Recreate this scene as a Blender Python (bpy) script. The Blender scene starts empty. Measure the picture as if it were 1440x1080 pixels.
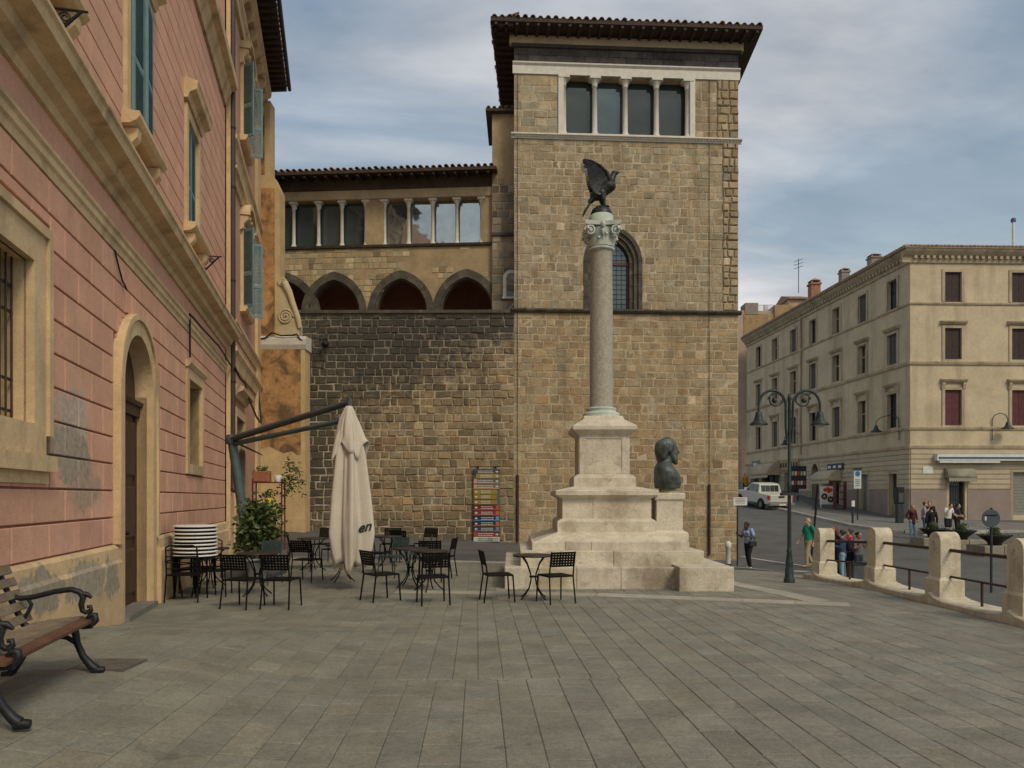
import bpy, bmesh, math, random
import numpy as np
from mathutils import Vector, Matrix, noise as mnoise
from mathutils.geometry import tessellate_polygon

random.seed(7)
R = math.radians
SC = bpy.context.scene
COL = SC.collection

# ------------------------------------------------------------------ camera
F = 1060.0          # focal length in photo pixels (1440 wide)
HZ = 700.0          # horizon row of the photo
EYE = 1.72
cam_d = bpy.data.cameras.new('camera')
cam = bpy.data.objects.new('camera', cam_d)
COL.objects.link(cam)
cam.location = (0, 0, EYE)
cam.rotation_euler = (R(90), 0, 0)
cam_d.sensor_fit = 'HORIZONTAL'
cam_d.sensor_width = 36.0
cam_d.lens = 36.0 * F / 1440.0
cam_d.shift_y = (HZ - 540.0) / 1440.0
cam_d.clip_start = 0.05
cam_d.clip_end = 3000
SC.camera = cam

# ------------------------------------------------------------------ light
SUN_EL, SUN_AZ = 44.0, 146.0     # azimuth clockwise from +Y: behind the camera, to the right
world = bpy.data.worlds.new('World')
SC.world = world
world.use_nodes = True
wn, wl = world.node_tree.nodes, world.node_tree.links
wn.clear()
def N(t, **k):
    n = wn.new(t)
    for a, v in k.items(): setattr(n, a, v)
    return n
sky = N('ShaderNodeTexSky', sky_type='NISHITA', sun_disc=False)
sky.sun_elevation = R(SUN_EL); sky.sun_rotation = R(SUN_AZ)
sky.air_density = 1.3; sky.dust_density = 3.0; sky.ozone_density = 1.5
tc = N('ShaderNodeTexCoord')
sep = N('ShaderNodeSeparateXYZ'); wl.new(tc.outputs['Generated'], sep.inputs[0])
za = N('ShaderNodeMath', operation='MAXIMUM'); wl.new(sep.outputs['Z'], za.inputs[0]); za.inputs[1].default_value = 0.0
zb = N('ShaderNodeMath', operation='ADD'); wl.new(za.outputs[0], zb.inputs[0]); zb.inputs[1].default_value = 0.28
dx = N('ShaderNodeMath', operation='DIVIDE'); wl.new(sep.outputs['X'], dx.inputs[0]); wl.new(zb.outputs[0], dx.inputs[1])
dy = N('ShaderNodeMath', operation='DIVIDE'); wl.new(sep.outputs['Y'], dy.inputs[0]); wl.new(zb.outputs[0], dy.inputs[1])
cmb = N('ShaderNodeCombineXYZ'); wl.new(dx.outputs[0], cmb.inputs[0]); wl.new(dy.outputs[0], cmb.inputs[1])
mp = N('ShaderNodeMapping'); wl.new(cmb.outputs[0], mp.inputs[0])
mp.inputs['Scale'].default_value = (0.75, 1.7, 1.0); mp.inputs['Rotation'].default_value = (0, 0, R(-28)); mp.inputs['Location'].default_value = (3.1, 1.7, 0)
ns = N('ShaderNodeTexNoise'); wl.new(mp.outputs[0], ns.inputs['Vector'])
ns.inputs['Scale'].default_value = 1.15; ns.inputs['Detail'].default_value = 7; ns.inputs['Roughness'].default_value = 0.52; ns.inputs['Distortion'].default_value = 0.5
cr = N('ShaderNodeValToRGB'); wl.new(ns.outputs['Fac'], cr.inputs[0])
cr.color_ramp.elements[0].position = 0.43; cr.color_ramp.elements[0].color = (0.08, 0.08, 0.08, 1)
cr.color_ramp.elements[1].position = 0.65; cr.color_ramp.elements[1].color = (1, 1, 1, 1)
ns2 = N('ShaderNodeTexNoise'); wl.new(mp.outputs[0], ns2.inputs['Vector'])
ns2.inputs['Scale'].default_value = 2.4; ns2.inputs['Detail'].default_value = 6; ns2.inputs['Roughness'].default_value = 0.55
cr2 = N('ShaderNodeValToRGB'); wl.new(ns2.outputs['Fac'], cr2.inputs[0])
cr2.color_ramp.elements[0].position = 0.35; cr2.color_ramp.elements[0].color = (3.4, 3.5, 3.75, 1)
cr2.color_ramp.elements[1].position = 0.72; cr2.color_ramp.elements[1].color = (7.0, 6.95, 7.0, 1)
hzr = N('ShaderNodeMapRange'); wl.new(za.outputs[0], hzr.inputs[0])
for i_, q_ in enumerate((0.10, 0.48, 0.50, 0.0)): hzr.inputs[i_ + 1].default_value = q_
hza = N('ShaderNodeMath', operation='ADD'); hza.use_clamp = True; wl.new(cr.outputs[0], hza.inputs[0]); wl.new(hzr.outputs[0], hza.inputs[1])
skt = N('ShaderNodeMix', data_type='RGBA', blend_type='MULTIPLY'); skt.inputs['Factor'].default_value = 1.0; wl.new(sky.outputs[0], skt.inputs['A']); skt.inputs['B'].default_value = (0.92, 1.0, 0.93, 1)
mx = N('ShaderNodeMix', data_type='RGBA'); wl.new(hza.outputs[0], mx.inputs['Factor'])
wl.new(skt.outputs['Result'], mx.inputs['A']); wl.new(cr2.outputs[0], mx.inputs['B'])
bg = N('ShaderNodeBackground'); bg.inputs['Strength'].default_value = 0.128
wl.new(mx.outputs['Result'], bg.inputs['Color'])
wo = N('ShaderNodeOutputWorld'); wl.new(bg.outputs[0], wo.inputs[0])

sun_d = bpy.data.lights.new('sun', 'SUN')
sun_d.energy = 1.55; sun_d.angle = R(16); sun_d.color = (1.0, 0.86, 0.66)
sun = bpy.data.objects.new('sun', sun_d); COL.objects.link(sun)
sd = Vector((math.sin(R(SUN_AZ)) * math.cos(R(SUN_EL)), math.cos(R(SUN_AZ)) * math.cos(R(SUN_EL)), math.sin(R(SUN_EL))))
sun.rotation_euler = sd.to_track_quat('Z', 'Y').to_euler()
sun.location = sd * 60
SC.view_settings.view_transform = 'Standard'
SC.view_settings.look = 'None'
SC.view_settings.exposure = -0.02
SC.view_settings.gamma = 1.0

# ------------------------------------------------------------------ helpers
def P(px, py, Y):
    return Vector(((px - 720) / F * Y, Y, EYE + (HZ - py) / F * Y))

def lerp(a, b, t): return a + (b - a) * t

class Fac:
    """A vertical facade line on plan. u runs along it, d is the distance out of it."""
    def __init__(s, a, b, flip=False):
        s.a = Vector((a[0], a[1])); s.dir = (Vector((b[0], b[1])) - s.a); s.len = s.dir.length; s.dir.normalize()
        n = Vector((s.dir.y, -s.dir.x))
        if n.dot(-s.a) < 0: n = -n
        if flip: n = -n
        s.n = n
    def p(s, u, d, z):
        q = s.a + s.dir * u + s.n * d
        return (q.x, q.y, z)
    def u(s, px, d=0.0):
        k = (px - 720) / F
        o = s.a + s.n * d
        # o.x+u*dx = k*(o.y+u*dy)
        return (k * o.y - o.x) / (s.dir.x - k * s.dir.y)
    def uz(s, px, py, d=0.0):
        u = s.u(px, d)
        y = s.p(u, d, 0)[1]
        return u, EYE + (HZ - py) / F * y
    def z(s, px, py, d=0.0): return s.uz(px, py, d)[1]

class XY:
    """axis frame for free-standing things: u=x, d=-y, z"""
    def __init__(s, m=None): s.m = m or Matrix()
    def p(s, u, d, z): return tuple(s.m @ Vector((u, -d, z)))
LOC = XY()

class MB:
    def __init__(s): s.v = []; s.f = []; s.t = []; s.sm = []; s.mi = []; s.cur = (1, 1, 1); s.curm = 0
    def add(s, vs, fs, smooth=False, tint=None):
        o = len(s.v); s.v += [tuple(q) for q in vs]
        for f in fs:
            s.f.append(tuple(i + o for i in f)); s.t.append(tint or s.cur); s.sm.append(smooth); s.mi.append(s.curm)
        return s
    def box(s, fr, u0, u1, z0, z1, d0, d1, tint=None):
        vs = [fr.p(u, d, z) for z in (z0, z1) for d in (d0, d1) for u in (u0, u1)]
        return s.add(vs, [(0, 1, 5, 4), (2, 6, 7, 3), (0, 2, 3, 1), (4, 5, 7, 6), (0, 4, 6, 2), (1, 3, 7, 5)], tint=tint)
    def block(s, fr, u0, u1, z0, z1, d0, d1, b=0.015, j=0.0, tint=None):
        jj = lambda: random.uniform(-j, j)
        r0 = [(u0, z0), (u1, z0), (u1, z1), (u0, z1)]
        r0 = [(a + jj(), c + jj()) for a, c in r0]
        cx, cz = (u0 + u1) / 2, (z0 + z1) / 2
        sx = max(0.2, 1 - 2 * b / max(1e-3, abs(u1 - u0))); sz = max(0.2, 1 - 2 * b / max(1e-3, abs(z1 - z0)))
        r1 = [(cx + (a - cx) * sx, cz + (c - cz) * sz) for a, c in r0]
        vs = [fr.p(a, d0, c) for a, c in r0] + [fr.p(a, d1 - b * 0.8, c) for a, c in r0] + [fr.p(a, d1 + jj() * 0.4, c) for a, c in r1]
        fs = []
        for k in range(4):
            n = (k + 1) % 4
            fs += [(k, n, n + 4, k + 4), (k + 4, n + 4, n + 8, k + 8)]
        fs.append((8, 9, 10, 11))
        return s.add(vs, fs, tint=tint)
    def poly(s, fr, pts, d0, d1, tint=None):
        """extrude a simple (u,z) polygon from d0 to d1 (closed solid)"""
        n = len(pts)
        vs = [fr.p(a, d0, c) for a, c in pts] + [fr.p(a, d1, c) for a, c in pts]
        fs = [(k, (k + 1) % n, (k + 1) % n + n, k + n) for k in range(n)]
        tr = tessellate_polygon([[Vector((a, c, 0)) for a, c in pts]])
        fs += [tuple(x + n for x in t) for t in tr] + [tuple(reversed(t)) for t in tr]
        return s.add(vs, fs, tint=tint)
    def sheet(s, fr, outer, holes, d, depth=0.0, tint=None):
        """wall face with holes, and the reveals of the holes going back by depth"""
        loops = [outer] + list(holes)
        flat = [q for l in loops for q in l]
        tr = tessellate_polygon([[Vector((a, c, 0)) for a, c in l] for l in loops])
        s.add([fr.p(a, d, c) for a, c in flat], [tuple(t) for t in tr], tint=tint)
        if depth:
            for l in holes:
                n = len(l)
                s.add([fr.p(a, d, c) for a, c in l] + [fr.p(a, d - depth, c) for a, c in l],
                      [(k, (k + 1) % n, (k + 1) % n + n, k + n) for k in range(n)], tint=tint)
        return s
    def mould(s, fr, u0, u1, prof, tint=None):
        """profile [(d,z)] (closed) run from u0 to u1"""
        n = len(prof)
        vs = [fr.p(u0, d, z) for d, z in prof] + [fr.p(u1, d, z) for d, z in prof]
        fs = [(k, (k + 1) % n, (k + 1) % n + n, k + n) for k in range(n)]
        tr = tessellate_polygon([[Vector((a, c, 0)) for a, c in prof]])
        fs += [tuple(t) for t in tr] + [tuple(x + n for x in reversed(t)) for t in tr]
        return s.add(vs, fs, tint=tint)
    def tube(s, pts, r, n=8, cap=True, tint=None, flat=1.0):
        pts = [Vector(q) for q in pts]
        rs = r if isinstance(r, (list, tuple)) else [r] * len(pts)
        vs, fs = [], []
        up = None
        for k, q in enumerate(pts):
            t = (pts[min(k + 1, len(pts) - 1)] - pts[max(k - 1, 0)])
            if t.length < 1e-9: t = Vector((0, 0, 1))
            t.normalize()
            if up is None:
                up = Vector((0, 0, 1)) if abs(t.z) < 0.9 else Vector((1, 0, 0))
            a = up - t * up.dot(t)
            if a.length < 1e-6: a = t.orthogonal()
            a.normalize(); b = t.cross(a); up = a
            for i in range(n):
                w = 2 * math.pi * i / n
                vs.append(q + a * math.cos(w) * rs[k] + b * math.sin(w) * rs[k] * flat)
        for k in range(len(pts) - 1):
            for i in range(n):
                j = (i + 1) % n
                fs.append((k * n + i, k * n + j, (k + 1) * n + j, (k + 1) * n + i))
        s.add(vs, fs, True, tint)
        if cap:
            m = len(vs)
            s.add(vs[:n], [tuple(reversed(range(n)))], False, tint)
            s.add(vs[m - n:], [tuple(range(n))], False, tint)
        return s
    def lathe(s, c, prof, n=20, tint=None, smooth=True, sy=1.0):
        vs, fs = [], []
        for r, z in prof:
            for i in range(n):
                w = 2 * math.pi * i / n
                vs.append((c[0] + r * math.cos(w), c[1] + r * math.sin(w) * sy, c[2] + z))
        for k in range(len(prof) - 1):
            for i in range(n):
                j = (i + 1) % n
                fs.append((k * n + i, k * n + j, (k + 1) * n + j, (k + 1) * n + i))
        s.add(vs, fs, smooth, tint)
        m = len(vs)
        if prof[0][0] > 1e-4: s.add(vs[:n], [tuple(reversed(range(n)))], False, tint)
        if prof[-1][0] > 1e-4: s.add(vs[m - n:], [tuple(range(n))], False, tint)
        return s
    def ball(s, c, r, n=10, tint=None):
        """r scalar or 3-vector"""
        rr = r if isinstance(r, (list, tuple)) else (r, r, r)
        vs, fs = [], []
        m = n // 2 + 1
        for k in range(m + 1):
            ph = math.pi * k / m
            for i in range(n):
                w = 2 * math.pi * i / n
                vs.append((c[0] + rr[0] * math.sin(ph) * math.cos(w), c[1] + rr[1] * math.sin(ph) * math.sin(w), c[2] - rr[2] * math.cos(ph)))
        for k in range(m):
            for i in range(n):
                j = (i + 1) % n
                fs.append((k * n + i, k * n + j, (k + 1) * n + j, (k + 1) * n + i))
        return s.add(vs, fs, True, tint)
    def cap(s, a, b, ra, rb, n=10):
        """tapered capsule (closed)"""
        a, b = Vector(a), Vector(b)
        t = (b - a)
        if t.length < 1e-6: return s.ball(a, ra, n)
        L = t.length; t.normalize()
        pts, rs = [], []
        for k in range(4):
            w = math.pi / 2 * k / 3.0
            pts.append(a - t * ra * math.cos(w)); rs.append(max(1e-4, ra * math.sin(w)))
        for k in range(4):
            w = math.pi / 2 * (1 - k / 3.0)
            pts.append(b + t * rb * math.cos(w)); rs.append(max(1e-4, rb * math.sin(w)))
        return s.tube(pts, rs, n, True)
    def build(s, name, mats, parent=None, local=False, tint=True):
        me = bpy.data.meshes.new(name)
        me.from_pydata(s.v, [], s.f); 
        me.polygons.foreach_set('use_smooth', s.sm)
        if not isinstance(mats, (list, tuple)): mats = [mats]
        for m in mats: me.materials.append(m)
        if len(mats) > 1: me.polygons.foreach_set('material_index', s.mi)
        if tint:
            at = me.attributes.new('tint', 'FLOAT_COLOR', 'FACE')
            at.data.foreach_set('color', [c for t in s.t for c in (t[0], t[1], t[2], 1.0)])
        me.update()
        o = bpy.data.objects.new(name, me); COL.objects.link(o)
        if parent:
            o.parent = parent
            if not local: o.matrix_parent_inverse = abs_inv(parent)
        return o

def abs_inv(par):
    m = Matrix()
    q = par
    chain = []
    while q: chain.append(q); q = q.parent
    w = Matrix()
    for q in reversed(chain): w = w @ (q.matrix_parent_inverse if q.parent else Matrix()) @ Matrix.LocRotScale(q.location, q.rotation_euler, q.scale)
    return w.inverted()

def fixn(o):
    """make normals consistent"""
    bm = bmesh.new(); bm.from_mesh(o.data); bmesh.ops.recalc_face_normals(bm, faces=bm.faces); bm.to_mesh(o.data); bm.free(); return o

def tag(o, label, cat, group=None, kind=None):
    if label: o['label'] = label
    if cat: o['category'] = cat
    if group: o['group'] = group
    if kind: o['kind'] = kind
    return o

def thing(name, label, cat, loc=(0, 0, 0), rz=0.0, group=None):
    o = bpy.data.objects.new(name, None); COL.objects.link(o)
    o.empty_display_size = 0.2
    o.location = loc; o.rotation_euler = (0, 0, rz)
    return tag(o, label, cat, group)

def copy_tree(o, parent=None):
    c = o.copy(); COL.objects.link(c)
    if parent: c.parent = parent
    for ch in o.children: copy_tree(ch, c)
    return c

def remesh(o, vox, smooth=4):
    m = o.modifiers.new('remesh', 'REMESH'); m.mode = 'VOXEL'; m.voxel_size = vox; m.use_smooth_shade = True
    if smooth:
        m2 = o.modifiers.new('smooth', 'SMOOTH'); m2.iterations = smooth; m2.factor = 0.5
    return o

# ------------------------------------------------------------------ materials
def srgb(r, g, b):
    f = lambda c: (c / 255 / 12.92) if c / 255 <= 0.04045 else ((c / 255 + 0.055) / 1.055) ** 2.4
    return (f(r), f(g), f(b))

MATS = {}
def mat(name, base, rough=0.8, var=0.18, scale=6.0, bump=0.15, bscale=45.0, metallic=0.0, spec=0.35, tint=False,
        stains=(), patches=(), detail=6, coords='pos', hue=None, emit=None, fine=None, streak=None, bdist=0.012):
    if name in MATS: return MATS[name]
    m = bpy.data.materials.new(name); m.use_nodes = True
    nt = m.node_tree; nd, lk = nt.nodes, nt.links
    bs = nd['Principled BSDF']
    def new(t, **k):
        n = nd.new(t)
        for a, v in k.items(): setattr(n, a, v)
        return n
    if coords == 'pos':
        g = new('ShaderNodeNewGeometry'); vec = g.outputs['Position']
    else:
        g = new('ShaderNodeTexCoord'); vec = g.outputs['Object']
    def noise(sc, det=detail, rg=0.6, dist=0.0, v=None):
        n = new('ShaderNodeTexNoise'); lk.new(v or vec, n.inputs['Vector'])
        n.inputs['Scale'].default_value = sc; n.inputs['Detail'].default_value = det
        n.inputs['Roughness'].default_value = rg; n.inputs['Distortion'].default_value = dist
        return n.outputs['Fac']
    def rng(x, a, b, c, d):
        n = new('ShaderNodeMapRange'); lk.new(x, n.inputs[0])
        for i, q in enumerate((a, b, c, d)): n.inputs[i + 1].default_value = q
        return n.outputs[0]
    def mixc(fac, A, B, bt='MIX'):
        n = new('ShaderNodeMix', data_type='RGBA', blend_type=bt)
        if isinstance(fac, float): n.inputs['Factor'].default_value = fac
        else: lk.new(fac, n.inputs['Factor'])
        for s_, q in (('A', A), ('B', B)):
            if isinstance(q, tuple): n.inputs[s_].default_value = (*q, 1)
            else: lk.new(q, n.inputs[s_])
        return n.outputs['Result']
    col = (*base,)
    n1 = noise(scale)
    lo = tuple(c * (1 - var) for c in base); hi = tuple(min(1, c * (1 + var)) for c in base)
    if hue: hi = hue
    cur = mixc(rng(n1, 0.3, 0.7, 0, 1), lo, hi)
    n3 = noise(scale * 7.3, 4)
    gray = rng(n3, 0.25, 0.75, 1 - var * 0.7, 1 + var * 0.7)
    cb = new('ShaderNodeCombineXYZ')
    for i in range(3): lk.new(gray, cb.inputs[i])
    cur = mixc(1.0, cur, cb.outputs[0], 'MULTIPLY')
    if tint:
        a = new('ShaderNodeAttribute', attribute_name='tint')
        cur = mixc(1.0, cur, a.outputs['Color'], 'MULTIPLY')
    hb = None
    if fine:
        fg = rng(noise(fine[0], 3, 0.7), 0.30, 0.70, 1 - fine[1], 1 + fine[1])
        fb = new('ShaderNodeCombineXYZ')
        for i in range(3): lk.new(fg, fb.inputs[i])
        cur = mixc(1.0, cur, fb.outputs[0], 'MULTIPLY')
    if streak:
        st = new('ShaderNodeVectorMath', operation='MULTIPLY'); lk.new(vec, st.inputs[0]); st.inputs[1].default_value = (1, 1, streak[3] if len(streak) > 3 else 0.12)
        cur = mixc(rng(noise(streak[0], 7, 0.6, 0.3, st.outputs[0]), 0.50, 0.70, 0, streak[1]), cur, streak[2])
    for (sc_, lo_, hi_, amt, colr) in stains:
        f = rng(noise(sc_, 8, 0.62, 0.6), lo_, hi_, 0, amt)
        cur = mixc(f, cur, colr)
    for (cen, rad, colr, amt, edge) in patches:
        sb = new('ShaderNodeVectorMath', operation='SUBTRACT'); lk.new(vec, sb.inputs[0]); sb.inputs[1].default_value = cen
        ml = new('ShaderNodeVectorMath', operation='MULTIPLY'); lk.new(sb.outputs[0], ml.inputs[0]); ml.inputs[1].default_value = tuple(1 / q for q in rad)
        ln = new('ShaderNodeVectorMath', operation='LENGTH'); lk.new(ml.outputs[0], ln.inputs[0])
        ad = new('ShaderNodeMath', operation='MULTIPLY_ADD'); lk.new(noise(4.5, 8, 0.65, 0.4), ad.inputs[0]); ad.inputs[1].default_value = 2.2
        lk.new(ln.outputs['Value'], ad.inputs[2])
        f = rng(ad.outputs[0], 2.05 - edge, 2.05 + edge, amt, 0)
        pc = mixc(rng(noise(14, 6), 0.3, 0.7, 0, 1), tuple(c * 0.7 for c in colr), tuple(min(1, c * 1.25) for c in colr))
        cur = mixc(f, cur, pc)
    lk.new(cur, bs.inputs['Base Color'])
    bs.inputs['Roughness'].default_value = rough; bs.inputs['Metallic'].default_value = metallic
    bs.inputs['Specular IOR Level'].default_value = spec
    if bump:
        h1 = noise(bscale, 6, 0.65)
        bp = new('ShaderNodeBump'); bp.inputs['Strength'].default_value = min(1.0, bump * 2.2); bp.inputs['Distance'].default_value = bdist
        lk.new(h1, bp.inputs['Height']); lk.new(bp.outputs[0], bs.inputs['Normal'])
    if emit:
        bs.inputs['Emission Color'].default_value = (*emit[0], 1); bs.inputs['Emission Strength'].default_value = emit[1]
    MATS[name] = m
    return m

def glass(name, base=(0.03, 0.04, 0.045), metallic=0.35, rough=0.04, wob=0.02):
    m = mat(name, base, rough, 0.1, 2.0, 0, metallic=metallic, spec=0.8)
    nt = m.node_tree; bs = nt.nodes['Principled BSDF']
    n = nt.nodes.new('ShaderNodeTexNoise'); n.inputs['Scale'].default_value = 0.9
    g = nt.nodes.new('ShaderNodeNewGeometry'); nt.links.new(g.outputs['Position'], n.inputs['Vector'])
    b = nt.nodes.new('ShaderNodeBump'); b.inputs['Strength'].default_value = wob * 5; b.inputs['Distance'].default_value = 0.05
    nt.links.new(n.outputs['Fac'], b.inputs['Height']); nt.links.new(b.outputs[0], bs.inputs['Normal'])
    return m

# colours (real-world base colours)
M_slab   = mat('paving_stone', (0.218, 0.207, 0.162), 0.8, 0.18, 2.2, 0.35, 50, tint=True, fine=(45, .22), stains=[(0.55, 0.55, 0.75, 0.45, (0.15, 0.14, 0.115)), (3.0, 0.62, 0.70, 0.6, (0.09, 0.085, 0.07)), (1.1, 0.56, 0.7, 0.45, (0.34, 0.315, 0.25)), (11.0, 0.70, 0.73, 0.7, (0.07, 0.065, 0.055)), (0.25, 0.52, 0.66, 0.4, (0.16, 0.15, 0.125))])
M_joint  = mat('joint_mortar', (0.135, 0.122, 0.095), 0.95, 0.3, 1.4, 0.3, 50, stains=[(0.9, 0.5, 0.62, 0.75, (0.36, 0.34, 0.29))])
M_strip  = mat('pale_paving', (0.40, 0.365, 0.29), 0.8, 0.15, 3.0, 0.2, 60, tint=True, stains=[(1.2, 0.5, 0.72, 0.5, (0.25, 0.23, 0.18))])
M_road   = mat('asphalt', (0.105, 0.102, 0.095), 0.9, 0.2, 0.8, 0.4, 90, stains=[(0.35, 0.5, 0.7, 0.4, (0.15, 0.145, 0.13))])
M_paint  = mat('road_paint', (0.48, 0.46, 0.41), 0.8, 0.2, 3.0, 0.1, 60, stains=[(2.2, 0.48, 0.62, 0.8, (0.16, 0.155, 0.14))])
M_side   = mat('sidewalk_stone', (0.17, 0.165, 0.15), 0.9, 0.2, 1.2, 0.3, 60, tint=True)
M_kerb   = mat('kerb_stone', (0.36, 0.34, 0.29), 0.85, 0.2, 2.0, 0.2, 50, tint=True)
M_earth  = mat('earth', (0.14, 0.13, 0.11), 0.95, 0.2, 0.2, 0)
M_trav   = mat('travertine', (0.60, 0.54, 0.425), 0.75, 0.16, 3.5, 0.5, 22, tint=True, fine=(60, .14), streak=(2.6, .45, (.36, .29, .20), .2), stains=[(2.3, 0.54, 0.68, 0.65, (0.33, 0.27, 0.19)), (6.0, 0.60, 0.70, 0.6, (0.25, 0.21, 0.16))], patches=[((2.75, 14.1, .2), (.5, 1, .34), (.22, .17, .11), .75, .5), ((.75, 14.1, .2), (.35, 1, .3), (.3, .23, .15), .6, .5), ((2.1, 15.2, 1.5), (.35, .4, .25), (.40, .33, .24), .7, .4)])
M_granite= mat('grey_granite', (0.36, 0.33, 0.265), 0.65, 0.2, 14.0, 0.2, 60, fine=(70, .45), stains=[(60, 0.55, 0.65, 0.5, (0.16, 0.14, 0.12))])
M_capital= mat('weathered_capital', (0.50, 0.53, 0.46), 0.7, 0.2, 6.0, 0.2, 40, stains=[(4, 0.5, 0.66, 0.7, (0.36, 0.50, 0.43)), (9, 0.6, 0.7, 0.6, (0.22, 0.20, 0.15))])
M_bronze = mat('dark_bronze', (0.035, 0.036, 0.036), 0.42, 0.35, 9.0, 0.12, 60, metallic=0.55, stains=[(5, 0.52, 0.70, 0.55, (0.085, 0.105, 0.10))])
M_bust   = mat('bust_bronze', (0.060, 0.068, 0.062), 0.5, 0.35, 8.0, 0.15, 60, metallic=0.3, streak=(7, .7, (.15, .19, .17), .25), stains=[(6, 0.48, 0.66, 0.7, (0.14, 0.18, 0.16))])
M_tower  = mat('tower_tuff', (0.365, 0.287, 0.178), 0.9, 0.26, 2.4, 0.7, 16, tint=True, fine=(55, 0.30), bdist=.03, streak=(1.6, 0.55, (0.17, 0.125, 0.075)),
               stains=[(0.30, 0.47, 0.68, 0.40, (0.27, 0.175, 0.085)), (3.5, 0.56, 0.70, 0.6, (0.52, 0.43, 0.28)), (1.3, 0.60, 0.74, 0.55, (0.15, 0.115, 0.07))])
M_towmort= mat('tower_mortar', (0.49, 0.405, 0.275), 0.95, 0.28, 2.0, 0.6, 22, fine=(50, 0.3), bdist=.03, streak=(1.6, 0.5, (0.18, 0.135, 0.08)), stains=[(0.8, 0.48, 0.66, 0.6, (0.25, 0.18, 0.10))])
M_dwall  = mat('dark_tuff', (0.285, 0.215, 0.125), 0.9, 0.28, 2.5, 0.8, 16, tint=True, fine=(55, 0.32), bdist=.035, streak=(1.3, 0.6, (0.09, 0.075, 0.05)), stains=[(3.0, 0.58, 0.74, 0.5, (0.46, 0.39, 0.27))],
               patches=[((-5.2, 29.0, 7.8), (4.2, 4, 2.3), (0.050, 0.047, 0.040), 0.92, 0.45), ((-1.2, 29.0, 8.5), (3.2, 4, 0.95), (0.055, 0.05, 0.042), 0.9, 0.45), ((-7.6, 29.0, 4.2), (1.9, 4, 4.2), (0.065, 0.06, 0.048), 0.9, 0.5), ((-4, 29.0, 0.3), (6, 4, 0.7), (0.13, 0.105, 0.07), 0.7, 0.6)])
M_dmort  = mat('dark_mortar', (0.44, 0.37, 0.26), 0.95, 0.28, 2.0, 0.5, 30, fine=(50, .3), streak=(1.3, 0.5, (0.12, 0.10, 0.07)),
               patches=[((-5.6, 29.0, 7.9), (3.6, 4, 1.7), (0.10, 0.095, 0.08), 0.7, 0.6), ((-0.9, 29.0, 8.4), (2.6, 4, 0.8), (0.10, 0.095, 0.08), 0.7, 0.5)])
M_basalt = mat('basalt', (0.070, 0.062, 0.055), 0.85, 0.25, 4.0, 0.4, 25, tint=True, stains=[(3, 0.55, 0.72, 0.5, (0.15, 0.13, 0.105))])
M_archst = mat('arch_stone', (0.082, 0.070, 0.052), 0.85, 0.3, 4.0, 0.5, 25, tint=True, fine=(50, .25), stains=[(2.5, 0.54, 0.72, 0.6, (0.24, 0.20, 0.14))])
M_marble = mat('white_marble', (0.62, 0.585, 0.50), 0.6, 0.10, 5.0, 0.15, 40, stains=[(3, 0.55, 0.75, 0.5, (0.42, 0.38, 0.30))])
M_plaster= mat('old_plaster', (0.36, 0.265, 0.15), 0.92, 0.2, 1.2, 0.3, 30, stains=[(0.9, 0.5, 0.7, 0.5, (0.21, 0.145, 0.08)), (2.6, 0.58, 0.74, 0.4, (0.44, 0.36, 0.24))])
M_creamp = mat('cream_plaster', (0.50, 0.41, 0.26), 0.92, 0.15, 1.5, 0.2, 30, stains=[(2, 0.5, 0.75, 0.4, (0.34, 0.26, 0.15))])
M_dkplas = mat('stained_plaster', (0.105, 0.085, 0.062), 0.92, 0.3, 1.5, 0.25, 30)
M_loggia = mat('loggia_interior', (0.36, 0.185, 0.125), 0.9, 0.2, 1.0, 0.2, 20)
M_wood   = mat('old_timber', (0.055, 0.036, 0.024), 0.8, 0.3, 5.0, 0.2, 40)
M_tile   = mat('roof_tile_clay', (0.30, 0.205, 0.145), 0.9, 0.3, 4.0, 0.3, 40, tint=True, stains=[(3, 0.5, 0.7, 0.6, (0.20, 0.18, 0.14))])
M_glass  = glass('window_glass', (0.10, 0.13, 0.135), 0.55)
M_glassd = glass('dark_glass', (0.045, 0.058, 0.050), 0.30)
M_glassb = glass('cloud_reflect_glass', (0.42, 0.45, 0.44), 0.85, 0.04, 0.06)  # paler copy of the window glass, bright cloud reflection put into its base colour
M_iron   = mat('black_iron', (0.018, 0.018, 0.019), 0.5, 0.3, 20, 0.05, 80, metallic=0.3)
M_rust   = mat('rusty_iron', (0.060, 0.036, 0.026), 0.7, 0.35, 12, 0.1, 80, metallic=0.2)

# ------------------------------------------------------------------ terrain
def hp(x, y):
    s = min(1, max(0, (y - 14) / 15))
    ss = lambda t: (lambda q: q * q * (3 - 2 * q))(min(1, max(0, t)))
    return s * (-0.04 - 0.0633 * x) - 0.06 * max(0, x - 4) * s + 0.26 * ss((-x - 1.3) / 2.4) * ss((10.6 - y) / 2.6)

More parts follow.
